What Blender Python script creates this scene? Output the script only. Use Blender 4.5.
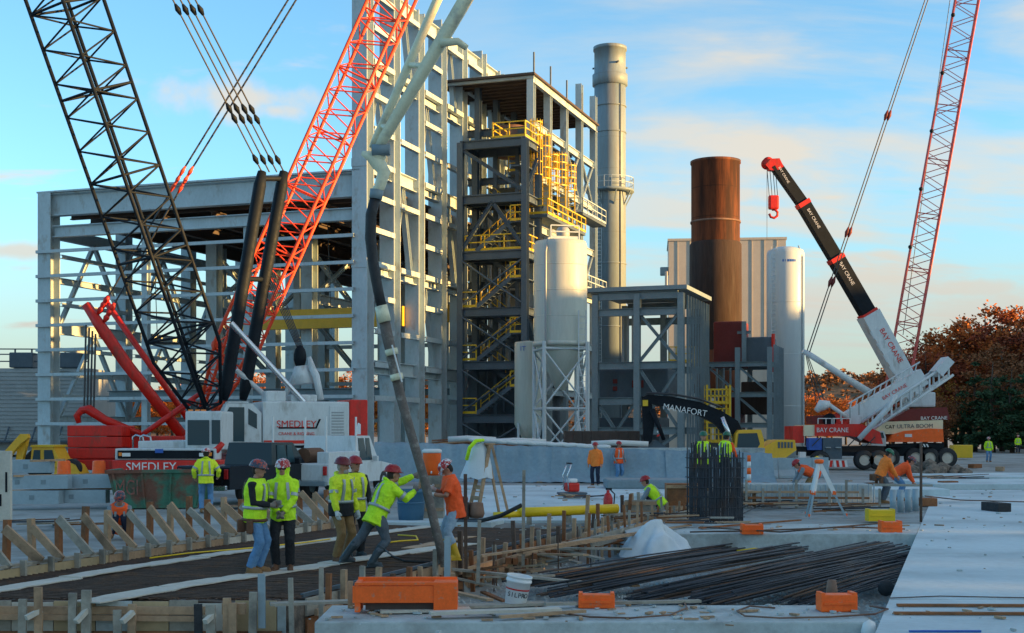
import bpy, bmesh, math, random
from mathutils import Vector as V, Matrix as Mx
random.seed(7)
R = math.radians
for o in list(bpy.data.objects): bpy.data.objects.remove(o)
SC = bpy.context.scene
COL = SC.collection
# ------------------------------------------------------------------ camera, sky, sun, exposure
F = 1320.0; HZ = 430.0; CAMZ = 2.25
cam = bpy.data.cameras.new('camera'); camo = bpy.data.objects.new('camera', cam); COL.objects.link(camo)
cam.sensor_width = 36; cam.lens = 36 * F / 1024; cam.shift_y = (HZ - 316.5) / 1024
cam.clip_end = 6000; cam.clip_start = 0.1
camo.location = (0, 0, CAMZ); camo.rotation_euler = (R(90), 0, 0)
SC.camera = camo
SUN_AZ, SUN_EL = 103.0, 5.0
w = bpy.data.worlds.new('World'); SC.world = w; w.use_nodes = True
nt = w.node_tree; nt.nodes.clear()
def N(t, **k):
    n = nt.nodes.new(t)
    for a, b in k.items(): setattr(n, a, b)
    return n
def math_n(op, a, b=None, clamp=False):
    n = N('ShaderNodeMath', operation=op, use_clamp=clamp)
    for i, x in enumerate((a, b)):
        if x is None: continue
        if isinstance(x, (int, float)): n.inputs[i].default_value = x
        else: nt.links.new(x, n.inputs[i])
    return n.outputs[0]
sky = N('ShaderNodeTexSky', sky_type='NISHITA', sun_disc=False, sun_elevation=R(SUN_EL + 4), sun_rotation=R(SUN_AZ),
        altitude=100, air_density=1.0, dust_density=0.5, ozone_density=2.4)
tc = N('ShaderNodeTexCoord'); sep = N('ShaderNodeSeparateXYZ'); nt.links.new(tc.outputs['Generated'], sep.inputs[0])
sx, sy, sz = sep.outputs
zc = math_n('ADD', math_n('MAXIMUM', sz, 0.0), 0.20)
cb = N('ShaderNodeCombineXYZ')
nt.links.new(math_n('DIVIDE', sx, zc), cb.inputs[0]); nt.links.new(math_n('DIVIDE', sy, zc), cb.inputs[1])
def cloud(scale, sxy, lo, hi, loc, detail=7, rough=0.55):
    mp = N('ShaderNodeMapping'); mp.inputs['Scale'].default_value = (sxy[0], sxy[1], 1); mp.inputs['Location'].default_value = loc
    nt.links.new(cb.outputs[0], mp.inputs[0])
    no = N('ShaderNodeTexNoise'); no.inputs['Scale'].default_value = scale; no.inputs['Detail'].default_value = detail
    no.inputs['Roughness'].default_value = rough; no.inputs['Distortion'].default_value = 0.4
    nt.links.new(mp.outputs[0], no.inputs['Vector'])
    mr = N('ShaderNodeMapRange', interpolation_type='SMOOTHSTEP'); mr.inputs[1].default_value = lo; mr.inputs[2].default_value = hi
    nt.links.new(no.outputs[0], mr.inputs[0]); return mr.outputs[0]
c1 = cloud(1.9, (0.55, 1.0), 0.43, 0.62, (3.1, 1.7, 0.0), 8, 0.55)
c2 = cloud(2.6, (0.62, 1.1), 0.60, 0.72, (7.3, 2.2, 0.0), 6)
c3 = cloud(3.2, (0.42, 1.5), 0.42, 0.70, (1.3, 5.2, 0.0), 8, 0.6)
side = N('ShaderNodeMapRange', interpolation_type='SMOOTHSTEP')       # the cloud sheet thickens towards the sunny side of the sky
side.inputs[1].default_value = -0.14; side.inputs[2].default_value = 0.20; nt.links.new(sx, side.inputs[0])
cs = math_n('ADD', math_n('MULTIPLY', c1, 0.85), math_n('MULTIPLY', c3, 0.45), True)
cm = math_n('MAXIMUM', math_n('MULTIPLY', cs, side.outputs[0]), math_n('MULTIPLY', c2, 0.95), True)
# a few separate small clouds: (azimuth x, height z, half width, half height)
pn = N('ShaderNodeTexNoise'); pn.inputs['Scale'].default_value = 26; pn.inputs['Detail'].default_value = 6; nt.links.new(tc.outputs['Generated'], pn.inputs['Vector'])
for (ax, az, hw, hh) in ((-0.190, 0.240, 0.046, 0.013), (-0.172, 0.232, 0.022, 0.008), (-0.345, 0.127, 0.035, 0.006), (0.327, 0.101, 0.030, 0.006), (0.145, 0.172, 0.05, 0.007)):
    dx = math_n('DIVIDE', math_n('SUBTRACT', sx, ax), hw); dz = math_n('DIVIDE', math_n('SUBTRACT', sz, az), hh)
    r2 = math_n('SQRT', math_n('ADD', math_n('MULTIPLY', dx, dx), math_n('MULTIPLY', dz, dz)))
    r2 = math_n('ADD', r2, math_n('MULTIPLY', math_n('SUBTRACT', pn.outputs[0], 0.5), 3.2))
    pm = N('ShaderNodeMapRange', interpolation_type='SMOOTHSTEP'); pm.inputs[1].default_value = 1.45; pm.inputs[2].default_value = 0.25; nt.links.new(r2, pm.inputs[0])
    cm = math_n('MAXIMUM', cm, math_n('MULTIPLY', math_n('MULTIPLY', pm.outputs[0], math_n('GREATER_THAN', sy, 0.0)), 0.9))
cm = math_n('MULTIPLY', cm, 0.88)
mixs = N('ShaderNodeMix', data_type='RGBA'); nt.links.new(cm, mixs.inputs[0])
tint = N('ShaderNodeMix', data_type='RGBA', blend_type='MULTIPLY'); tint.inputs[0].default_value = 1.0; tint.inputs[7].default_value = (0.60, 0.81, 0.84, 1)
nt.links.new(sky.outputs[0], tint.inputs[6]); nt.links.new(tint.outputs[2], mixs.inputs[6])
mixs.inputs[7].default_value = (1.95, 1.72, 1.40, 1)
low = N('ShaderNodeMapRange', interpolation_type='SMOOTHSTEP')        # thin peach haze bank along the whole horizon
low.inputs[1].default_value = 0.20; low.inputs[2].default_value = 0.0; nt.links.new(sz, low.inputs[0])
mixl = N('ShaderNodeMix', data_type='RGBA'); nt.links.new(math_n('MULTIPLY', low.outputs[0], 0.85), mixl.inputs[0]); nt.links.new(mixs.outputs[2], mixl.inputs[6])
mixl.inputs[7].default_value = (1.2, 1.2, 1.16, 1); mixs = mixl
bg = N('ShaderNodeBackground'); bg.inputs[1].default_value = 0.15
nt.links.new(mixs.outputs[2], bg.inputs[0])
wo = N('ShaderNodeOutputWorld'); nt.links.new(bg.outputs[0], wo.inputs[0])
sun = bpy.data.lights.new('sun', 'SUN'); sun.energy = 5.0; sun.angle = R(0.5); sun.color = (1.0, 0.56, 0.17)
suno = bpy.data.objects.new('sun', sun); COL.objects.link(suno)
sd = V((math.sin(R(SUN_AZ)) * math.cos(R(SUN_EL)), math.cos(R(SUN_AZ)) * math.cos(R(SUN_EL)), math.sin(R(SUN_EL))))
suno.rotation_euler = sd.to_track_quat('Z', 'Y').to_euler(); suno.location = (60, 0, 40)
vs = SC.view_settings; vs.view_transform = 'Standard'; vs.look = 'None'; vs.exposure = 1.58; vs.gamma = 1; vs.use_curve_mapping = False
SC.render.engine = 'CYCLES'
# ------------------------------------------------------------------ helpers
def P(px, py, Y):                                   # a point at depth Y seen from the photographer's spot
    return V(((px - 512) / F * Y, Y, CAMZ + (HZ - py) / F * Y))
def G(px, py, z=0.0):
    return P(px, py, (CAMZ - z) * F / (py - HZ))
MATS = {}
def mat(name, rgb, rough=0.6, metal=0.0, var=0.12, scale=1.5, bump=0.0, bscale=30, col2=None, c2=(0.5, 0.65), c2scale=None, stretch=(1, 1, 1), spec=0.4, alpha=1, bands=None, trans=0):
    m = bpy.data.materials.new(name); m.use_nodes = True; t = m.node_tree; b = t.nodes['Principled BSDF']
    b.inputs['Roughness'].default_value = rough; b.inputs['Metallic'].default_value = metal
    b.inputs['Specular IOR Level'].default_value = spec
    L = t.links.new
    g = t.nodes.new('ShaderNodeNewGeometry'); mp = t.nodes.new('ShaderNodeMapping'); mp.inputs['Scale'].default_value = stretch
    L(g.outputs['Position'], mp.inputs[0])
    def noise(s, d=5):
        n = t.nodes.new('ShaderNodeTexNoise'); n.inputs['Scale'].default_value = s; n.inputs['Detail'].default_value = d
        n.inputs['Roughness'].default_value = 0.62; L(mp.outputs[0], n.inputs['Vector']); return n.outputs[0]
    def mr(src, a, b_, c, d):
        n = t.nodes.new('ShaderNodeMapRange'); L(src, n.inputs[0])
        for i, v in enumerate((a, b_, c, d)): n.inputs[i + 1].default_value = v
        return n.outputs[0]
    cur = None
    base = t.nodes.new('ShaderNodeRGB'); base.outputs[0].default_value = (*rgb, 1); cur = base.outputs[0]
    if col2:
        mx = t.nodes.new('ShaderNodeMix'); mx.data_type = 'RGBA'
        L(mr(noise(c2scale or scale * 0.7), c2[0], c2[1], 0, 1), mx.inputs[0]); L(cur, mx.inputs[6]); mx.inputs[7].default_value = (*col2, 1); cur = mx.outputs[2]
    if bands:                                        # weld rings / courses: (period, width, colour)
        s = t.nodes.new('ShaderNodeSeparateXYZ'); L(g.outputs['Position'], s.inputs[0])
        q = t.nodes.new('ShaderNodeMath'); q.operation = 'PINGPONG'; L(s.outputs[2], q.inputs[0]); q.inputs[1].default_value = bands[0] / 2
        mx = t.nodes.new('ShaderNodeMix'); mx.data_type = 'RGBA'; L(mr(q.outputs[0], 0, bands[1], 1, 0), mx.inputs[0]); L(cur, mx.inputs[6]); mx.inputs[7].default_value = (*bands[2], 1); cur = mx.outputs[2]
    if var:
        hv = t.nodes.new('ShaderNodeHueSaturation'); L(cur, hv.inputs['Color'])
        a = t.nodes.new('ShaderNodeMath'); a.operation = 'ADD'
        L(mr(noise(scale), 0.25, 0.75, 1 - var, 1 + var), a.inputs[0]); L(mr(noise(scale * 9, 3), 0.25, 0.75, -var * 0.7, var * 0.7), a.inputs[1])
        L(a.outputs[0], hv.inputs['Value']); cur = hv.outputs[0]
        L(mr(noise(scale * 3), 0.3, 0.7, max(0.05, rough - 0.12), min(1, rough + 0.12)), b.inputs['Roughness'])
    L(cur, b.inputs['Base Color'])
    if bump:
        bp = t.nodes.new('ShaderNodeBump'); bp.inputs['Strength'].default_value = bump; bp.inputs['Distance'].default_value = 0.03
        L(noise(bscale, 6), bp.inputs['Height']); L(bp.outputs[0], b.inputs['Normal'])
    if trans: b.inputs['Transmission Weight'].default_value = trans
    MATS[name] = m; return m
class MB:
    """collects shapes; build() links them as one mesh object"""
    def __init__(s): s.v = []; s.f = []; s.smooth = set()
    def add(s, vs, fs, smooth=False):
        n = len(s.v); s.v += [tuple(x) for x in vs]
        for f in fs:
            if smooth: s.smooth.add(len(s.f))
            s.f.append(tuple(i + n for i in f))
        return s
    def box(s, c, d, rz=0, M=None, ch=0.0):
        hx, hy, hz = d[0] / 2, d[1] / 2, d[2] / 2
        T = M if M is not None else Mx.Translation(V(c)) @ Mx.Rotation(rz, 4, 'Z')
        if ch <= 0:
            vs = [T @ V((x * hx, y * hy, z * hz)) for z in (-1, 1) for y in (-1, 1) for x in (-1, 1)]
            return s.add(vs, [(0, 2, 3, 1), (4, 5, 7, 6), (0, 1, 5, 4), (2, 6, 7, 3), (0, 4, 6, 2), (1, 3, 7, 5)])
        bm = bmesh.new(); bmesh.ops.create_cube(bm, size=1)
        for q in bm.verts: q.co = V((q.co.x * d[0], q.co.y * d[1], q.co.z * d[2]))
        bmesh.ops.bevel(bm, geom=bm.edges[:], offset=min(ch, 0.45 * min(d)), segments=2, affect='EDGES', profile=0.6)
        bm.verts.index_update()
        s.add([T @ q.co for q in bm.verts], [[q.index for q in f.verts] for f in bm.faces]); bm.free(); return s
    def beam(s, a, b, w_, h, up=(0, 0, 1)):
        M, l = frame(a, b, up)
        return s.box(None, (w_, h, l), M=M @ Mx.Translation((0, 0, l / 2)))
    def tube(s, pts, r, n=8, caps=True):
        pts = [V(p) for p in pts]; rs = r if isinstance(r, (list, tuple)) else [r] * len(pts)
        vs = []; fs = []; prev = None
        for i, p in enumerate(pts):
            d = (pts[min(i + 1, len(pts) - 1)] - pts[max(i - 1, 0)]).normalized()
            if prev is None: x = d.orthogonal().normalized()
            else: x = (prev - d * prev.dot(d)); x = x.normalized() if x.length > 1e-6 else d.orthogonal().normalized()
            prev = x; y = d.cross(x)
            for k in range(n):
                a = 2 * math.pi * k / n; vs.append(p + (x * math.cos(a) + y * math.sin(a)) * rs[i])
            if i:
                o = (i - 1) * n
                fs += [(o + k, o + (k + 1) % n, o + n + (k + 1) % n, o + n + k) for k in range(n)]
        s.add(vs, fs, True)
        if caps:
            L_ = len(vs); b = len(s.v) - L_
            s.f.append(tuple(b + k for k in reversed(range(n)))); s.f.append(tuple(b + L_ - n + k for k in range(n)))
        return s
    def lathe(s, c, prof, n=32, M=None, a0=0, a1=2 * math.pi, smooth=True, cap=True):
        full = abs(a1 - a0 - 2 * math.pi) < 1e-6; m = n if full else n + 1; vs = []
        T = M or Mx.Identity(4); c = V(c)
        for r, z in prof:
            for k in range(m):
                a = a0 + (a1 - a0) * k / n; vs.append(T @ (c + V((r * math.cos(a), r * math.sin(a), z))))
        fs = []
        for i in range(len(prof) - 1):
            for k in range(n):
                k2 = (k + 1) % m; fs.append((i * m + k, i * m + k2, (i + 1) * m + k2, (i + 1) * m + k))
        s.add(vs, fs, smooth); b = len(s.v) - len(vs)
        if full and cap:
            if prof[0][0] > 1e-4: s.f.append(tuple(b + k for k in reversed(range(m))))
            if prof[-1][0] > 1e-4: s.f.append(tuple(b + (len(prof) - 1) * m + k for k in range(m)))
        return s
    def prism(s, poly, h0, h1, M=None):              # polygon in local XY extruded along local Z
        T = M or Mx.Identity(4); n = len(poly)
        vs = [T @ V((x, y, h0)) for x, y in poly] + [T @ V((x, y, h1)) for x, y in poly]
        return s.add(vs, [tuple(reversed(range(n))), tuple(range(n, 2 * n))] + [(i, (i + 1) % n, n + (i + 1) % n, n + i) for i in range(n)])
    def ball(s, c, r, n=12, M=None):
        rx, ry, rz = r if isinstance(r, (tuple, list)) else (r, r, r); vs = []; fs = []; c = V(c); h = n // 2
        T = M or Mx.Identity(4)
        for i in range(h + 1):
            ph = math.pi * i / h
            for k in range(n):
                a = 2 * math.pi * k / n
                vs.append(T @ (c + V((rx * math.sin(ph) * math.cos(a), ry * math.sin(ph) * math.sin(a), -rz * math.cos(ph)))))
        for i in range(h):
            for k in range(n): fs.append((i * n + k, i * n + (k + 1) % n, (i + 1) * n + (k + 1) % n, (i + 1) * n + k))
        return s.add(vs, fs, True)
    def mesh(s, name):
        me = bpy.data.meshes.new(name); me.from_pydata(s.v, [], s.f)
        if s.smooth:
            fl = [i in s.smooth for i in range(len(s.f))]; me.polygons.foreach_set('use_smooth', fl)
        me.validate(); me.update(); return me
    def build(s, name, m, parent=None, M=None):
        me = s.mesh(name); me.materials.append(MATS[m]); return link(name, me, parent, M)
def link(name, me, parent=None, M=None):
    o = bpy.data.objects.new(name, me); COL.objects.link(o)
    if parent is not None: o.parent = parent
    if M is not None: o.matrix_basis = M
    return o
def frame(a, b, up=(0, 0, 1)):
    a = V(a); b = V(b); d = b - a; l = d.length; z = d / l; u = V(up)
    if abs(z.dot(u)) > 0.98: u = V((0, 1, 0)) if abs(z.y) < 0.9 else V((1, 0, 0))
    x = u.cross(z).normalized(); y = z.cross(x)
    return Mx(((x.x, y.x, z.x, a.x), (x.y, y.y, z.y, a.y), (x.z, y.z, z.z, a.z), (0, 0, 0, 1))), l
UNIT = {}
def unit(shape, m):
    k = (shape, m)
    if k not in UNIT:
        b = MB()
        if shape == 'box': b.box((0, 0, 0.5), (1, 1, 1))
        elif shape == 'tube': b.tube([(0, 0, 0), (0, 0, 1)], 1, 6)
        elif shape == 'rod': b.tube([(0, 0, 0), (0, 0, 1)], 1, 12)
        elif shape == 'ibeam':
            pts = [(-.5, -.5), (.5, -.5), (.5, -.44), (.05, -.40), (.05, .40), (.5, .44), (.5, .5), (-.5, .5), (-.5, .44), (-.05, .40), (-.05, -.40), (-.5, -.44)]
            b.prism(pts, 0, 1)
        elif shape == 'channel':
            b.prism([(-.5, -.5), (.5, -.5), (.5, -.4), (-.4, -.4), (-.4, .4), (.5, .4), (.5, .5), (-.5, .5)], 0, 1)
        me = b.mesh(shape); me.materials.append(MATS[m]); UNIT[k] = me
    return UNIT[k]
def bar(name, a, b, w_, h, m, parent=None, shape='box', up=(0, 0, 1)):
    """one piece between two points, sharing its mesh with all alike pieces"""
    M, l = frame(a, b, up)
    return link(name, unit(shape, m), parent, M @ Mx.Diagonal((w_, h, l, 1)))
def rod(name, a, b, r, m, parent=None): return bar(name, a, b, r, r, m, parent, 'tube')
def thing(name, label, cat, loc=(0, 0, 0), rz=0, group=None):
    o = bpy.data.objects.new(name, None); COL.objects.link(o); o.empty_display_size = 0.3
    o.location = loc; o.rotation_euler = (0, 0, rz); return tag(o, label, cat, group)
def tag(o, label=None, cat=None, group=None, kind=None):
    if label: o['label'] = label
    if cat: o['category'] = cat
    if group: o['group'] = group
    if kind: o['kind'] = kind
    return o
def text(body, size, m, parent, M, depth=0.004, squeeze=1.0, bold=0.0, name='lettering'):
    c = bpy.data.curves.new('text', 'FONT'); c.body = body; c.size = size; c.extrude = depth; c.align_x = 'CENTER'; c.align_y = 'CENTER'; c.offset = 0.0
    t = bpy.data.objects.new('text', c); COL.objects.link(t); bpy.context.view_layer.update()
    me = bpy.data.meshes.new_from_object(t.evaluated_get(bpy.context.evaluated_depsgraph_get())); bpy.data.objects.remove(t)
    me.materials.clear(); me.materials.append(MATS[m])
    return link(name, me, parent, M @ Mx.Diagonal((squeeze, 1, 1, 1)))
def face_M(o, right, up):                            # lettering frame: origin, reading direction, up
    x = V(right).normalized(); y = V(up); y = (y - x * x.dot(y)).normalized(); z = x.cross(y); o = V(o)
    return Mx(((x.x, y.x, z.x, o.x), (x.y, y.y, z.y, o.y), (x.z, y.z, z.z, o.z), (0, 0, 0, 1)))
def copy_tree(o, parent=None):
    c = o.copy(); COL.objects.link(c); c.parent = parent
    for ch in list(o.children): copy_tree(ch, c)
    return c
# ------------------------------------------------------------------ materials
mat('steel_pale', (0.42, 0.50, 0.52), 0.55, 0, 0.12, 0.9, col2=(0.31, 0.30, 0.27), c2=(0.57, 0.72), c2scale=1.6, stretch=(1, 1, 0.5))
mat('steel_grey', (0.19, 0.25, 0.275), 0.55, 0, 0.14, 1.0)
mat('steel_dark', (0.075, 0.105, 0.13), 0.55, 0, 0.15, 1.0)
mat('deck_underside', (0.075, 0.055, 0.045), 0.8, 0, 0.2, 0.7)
mat('yellow_paint', (0.72, 0.46, 0.02), 0.45, 0, 0.10, 2)
mat('crane_yellow', (0.80, 0.44, 0.03), 0.45, 0, 0.12, 1)
mat('stack_grey', (0.20, 0.255, 0.28), 0.5, 0, 0.12, 1.2, stretch=(1, 1, 0.15), col2=(0.19, 0.205, 0.205), c2=(0.52, 0.7), bands=(3.0, 0.04, (0.17, 0.19, 0.19)))
mat('rusty_steel', (0.19, 0.058, 0.024), 0.75, 0.0, 0.35, 1.6, col2=(0.055, 0.022, 0.015), c2=(0.44, 0.60), c2scale=1.1, stretch=(1, 1, 0.09), bump=0.2, bscale=6, bands=(2.6, 0.06, (0.06, 0.025, 0.015)))
mat('net_brown', (0.045, 0.026, 0.019), 0.9, 0, 0.35, 1.2, stretch=(1, 1, 0.1), bump=0.4, bscale=8)
mat('rusty_bare', (0.22, 0.13, 0.09), 0.7, 0.1, 0.25, 0.6, col2=(0.12, 0.05, 0.03), c2=(0.45, 0.6))
mat('tank_cream', (0.47, 0.50, 0.44), 0.42, 0, 0.09, 1.4, stretch=(1, 1, 0.12), col2=(0.36, 0.37, 0.31), c2=(0.56, 0.74))
mat('tank_white', (0.50, 0.56, 0.58), 0.4, 0, 0.06, 1.2, stretch=(1, 1, 0.12), col2=(0.42, 0.46, 0.46), c2=(0.56, 0.74))
mat('cladding_beige', (0.52, 0.46, 0.38), 0.6, 0, 0.06, 0.4)
mat('cladding_grey', (0.33, 0.35, 0.35), 0.5, 0.1, 0.10, 0.6)
mat('red_paint', (0.66, 0.022, 0.012), 0.45, 0, 0.18, 1.8, col2=(0.30, 0.05, 0.03), c2=(0.54, 0.72), c2scale=2.2, stretch=(1, 1, 0.4))
mat('red_dark', (0.15, 0.018, 0.015), 0.6, 0, 0.2, 1)
mat('boom_red', (0.78, 0.07, 0.02), 0.5, 0, 0.12, 1)
mat('boom_pink', (0.55, 0.10, 0.08), 0.5, 0, 0.12, 1)
mat('boom_black', (0.009, 0.013, 0.018), 0.6, 0, 0.3, 2, spec=0.15)
mat('white_paint', (0.58, 0.62, 0.62), 0.45, 0, 0.10, 2.0, col2=(0.36, 0.36, 0.33), c2=(0.55, 0.74), c2scale=2.5, stretch=(1, 1, 0.35))
mat('cream_paint', (0.72, 0.64, 0.42), 0.45, 0, 0.08, 1.5)
mat('pump_cream', (0.70, 0.67, 0.47), 0.45, 0, 0.12, 3, col2=(0.36, 0.35, 0.29), c2=(0.56, 0.72))
mat('hose_black', (0.02, 0.021, 0.023), 0.6, 0, 0.3, 6)
mat('hose_muddy', (0.155, 0.13, 0.115), 0.8, 0, 0.3, 8, col2=(0.30, 0.28, 0.25), c2=(0.55, 0.7), bump=0.4, bscale=60)
mat('rubber', (0.03, 0.031, 0.033), 0.8, 0, 0.3, 5, bump=0.3, bscale=40)
mat('dark_glass', (0.025, 0.06, 0.075), 0.12, 0, 0, spec=0.3)
mat('chrome', (0.6, 0.62, 0.63), 0.25, 0.9, 0.05, 4)
mat('cable', (0.05, 0.052, 0.055), 0.5, 0.3, 0.1, 4)
mat('concrete', (0.55, 0.645, 0.66), 0.85, 0, 0.10, 0.9, bump=0.18, bscale=25, col2=(0.37, 0.44, 0.45), c2=(0.44, 0.66), c2scale=0.45)
mat('concrete_dark', (0.44, 0.49, 0.48), 0.9, 0, 0.16, 1.4, bump=0.3, bscale=18, col2=(0.29, 0.30, 0.285), c2=(0.48, 0.66))
mat('gravel', (0.22, 0.17, 0.13), 0.95, 0, 0.35, 5, bump=0.9, bscale=14, col2=(0.10, 0.085, 0.07), c2=(0.45, 0.6))
mat('ground', (0.30, 0.325, 0.315), 0.95, 0, 0.22, 0.35, bump=0.6, bscale=6, col2=(0.20, 0.20, 0.18), c2=(0.46, 0.62))
mat('wood', (0.42, 0.27, 0.16), 0.8, 0, 0.22, 2.0, bump=0.2, bscale=40, col2=(0.20, 0.13, 0.08), c2=(0.5, 0.7), stretch=(1, 1, 1))
mat('wood_grey', (0.33, 0.30, 0.245), 0.85, 0, 0.22, 2.0, bump=0.2, bscale=40, col2=(0.16, 0.145, 0.12), c2=(0.5, 0.7))
mat('wood_brown', (0.27, 0.105, 0.04), 0.8, 0, 0.25, 2.5, col2=(0.14, 0.07, 0.035), c2=(0.5, 0.7))
mat('plywood', (0.46, 0.34, 0.19), 0.75, 0, 0.12, 1.2, col2=(0.30, 0.25, 0.18), c2=(0.5, 0.66))
mat('rebar', (0.105, 0.068, 0.05), 0.8, 0.05, 0.3, 3, col2=(0.17, 0.085, 0.045), c2=(0.52, 0.68))
mat('rebar_blue', (0.040, 0.046, 0.056), 0.6, 0.1, 0.3, 2, col2=(0.07, 0.045, 0.035), c2=(0.55, 0.7))
mat('orange_paint', (0.97, 0.135, 0.012), 0.55, 0, 0.14, 4, col2=(0.5, 0.26, 0.16), c2=(0.60, 0.70), c2scale=7)
mat('tarp_white', (0.60, 0.66, 0.69), 0.55, 0, 0.06, 4)
mat('tarp_blue', (0.19, 0.28, 0.33), 0.55, 0, 0.16, 0.8, bump=0.5, bscale=4, col2=(0.23, 0.32, 0.37), c2=(0.5, 0.7))
mat('board_pale', (0.54, 0.50, 0.42), 0.85, 0, 0.12, 1.6, bump=0.2, bscale=20, col2=(0.46, 0.40, 0.32), c2=(0.54, 0.7))
mat('sandbag', (0.62, 0.64, 0.62), 0.8, 0, 0.08, 3)
mat('steel_blue', (0.30, 0.38, 0.42), 0.5, 0.2, 0.1, 1.5)
mat('dumpster', (0.05, 0.17, 0.11), 0.6, 0, 0.25, 2, col2=(0.16, 0.065, 0.04), c2=(0.46, 0.58), c2scale=1.1)
mat('tool_white', (0.72, 0.72, 0.70), 0.5, 0, 0.05, 6)
mat('skin', (0.42, 0.20, 0.125), 0.55, 0, 0.06, 20)
mat('hivis', (0.58, 0.92, 0.02), 0.75, 0, 0.16, 6, col2=(0.38, 0.60, 0.03), c2=(0.58, 0.75), c2scale=5, bump=0.35, bscale=16)
mat('hivis_yellow', (0.76, 0.88, 0.03), 0.75, 0, 0.16, 6, col2=(0.50, 0.54, 0.04), c2=(0.58, 0.75), c2scale=5, bump=0.35, bscale=16)
mat('reflective', (0.36, 0.40, 0.41), 0.35, 0.2, 0.05, 10)
mat('orange_cloth', (0.95, 0.11, 0.02), 0.8, 0, 0.10, 7, bump=0.35, bscale=16)
mat('orange_hoodie', (0.92, 0.22, 0.03), 0.8, 0, 0.10, 7, bump=0.35, bscale=16)
mat('black_cloth', (0.016, 0.018, 0.022), 0.85, 0, 0.2, 8, bump=0.3, bscale=18)
mat('navy_cloth', (0.016, 0.022, 0.045), 0.85, 0, 0.2, 8, bump=0.3, bscale=18)
mat('jeans', (0.11, 0.24, 0.42), 0.85, 0, 0.2, 6, bump=0.35, bscale=18)
mat('jeans_pale', (0.30, 0.40, 0.50), 0.85, 0, 0.15, 6, bump=0.35, bscale=18)
mat('trousers_tan', (0.26, 0.155, 0.065), 0.85, 0, 0.15, 6, bump=0.35, bscale=18)
mat('trousers_grey', (0.085, 0.105, 0.125), 0.85, 0, 0.2, 6, bump=0.35, bscale=18)
mat('grey_cloth', (0.20, 0.24, 0.27), 0.85, 0, 0.15, 6, bump=0.3, bscale=18)
mat('leather_brown', (0.13, 0.06, 0.03), 0.7, 0, 0.2, 8)
mat('boot_tan', (0.24, 0.13, 0.055), 0.8, 0, 0.2, 8)
mat('boot_rubber', (0.028, 0.045, 0.055), 0.5, 0, 0.2, 6)
mat('boot_yellow', (0.60, 0.36, 0.02), 0.5, 0, 0.12, 6)
mat('helmet_red', (0.34, 0.018, 0.02), 0.3, 0, 0.05, 6)
mat('helmet_maroon', (0.16, 0.014, 0.018), 0.3, 0, 0.05, 6)
mat('helmet_dark', (0.05, 0.06, 0.085), 0.3, 0, 0.2, 12, col2=(0.4, 0.06, 0.04), c2=(0.52, 0.54), c2scale=18)
mat('helmet_white', (0.62, 0.60, 0.60), 0.3, 0, 0.05, 6, col2=(0.42, 0.03, 0.03), c2=(0.48, 0.50), c2scale=14)
mat('helmet_green', (0.02, 0.13, 0.07), 0.35, 0, 0.05, 6)
mat('glove_white', (0.58, 0.62, 0.62), 0.8, 0, 0.08, 9)
mat('glove_grey', (0.22, 0.19, 0.16), 0.8, 0, 0.15, 9)
mat('hair_grey', (0.32, 0.29, 0.26), 0.8, 0, 0.2, 20)
mat('hair_dark', (0.03, 0.02, 0.015), 0.8, 0, 0.2, 20)
mat('plastic_white', (0.70, 0.71, 0.70), 0.5, 0, 0.05, 6)
mat('blue_plastic', (0.045, 0.13, 0.21), 0.5, 0, 0.1, 4)
mat('blue_paint', (0.03, 0.11, 0.42), 0.45, 0, 0.1, 4)
mat('yellow_pipe', (0.80, 0.52, 0.01), 0.45, 0, 0.06, 3)
mat('red_gloss', (0.50, 0.02, 0.02), 0.3, 0, 0.05, 6)
mat('lamp_amber', (0.9, 0.25, 0.03), 0.3, 0, 0)
mat('truck_black', (0.010, 0.013, 0.018), 0.22, 0, 0, spec=0.35)
mat('hedge', (0.05, 0.06, 0.03), 0.9, 0, 0.3, 1)
for nm, c in (('leaf_rust', (0.40, 0.125, 0.035)), ('leaf_orange', (0.45, 0.13, 0.02)), ('leaf_brown', (0.23, 0.105, 0.048)), ('leaf_green', (0.038, 0.08, 0.04)), ('leaf_gold', (0.30, 0.17, 0.035)), ('leaf_maroon', (0.22, 0.06, 0.033))):
    mat(nm, c, 0.85, 0, 0.35, 0.6, spec=0.15)
mat('faded_red', (0.27, 0.10, 0.075), 0.7, 0, 0.3, 6, col2=(0.08, 0.12, 0.09), c2=(0.5, 0.6), c2scale=7)
mat('bark', (0.075, 0.055, 0.042), 0.9, 0, 0.25, 3)
mat('hill_wood', (0.20, 0.11, 0.055), 0.95, 0, 0.35, 0.12, col2=(0.05, 0.05, 0.028), c2=(0.45, 0.6), bump=0.8, bscale=0.5)
ORD = 'first second third fourth fifth sixth seventh eighth ninth tenth eleventh twelfth thirteenth fourteenth fifteenth sixteenth seventeenth eighteenth nineteenth twentieth'.split()
ORD += ['twenty-' + q for q in ORD[:9]] + ['thirtieth'] + ['thirty-' + q for q in ORD[:9]]
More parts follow.
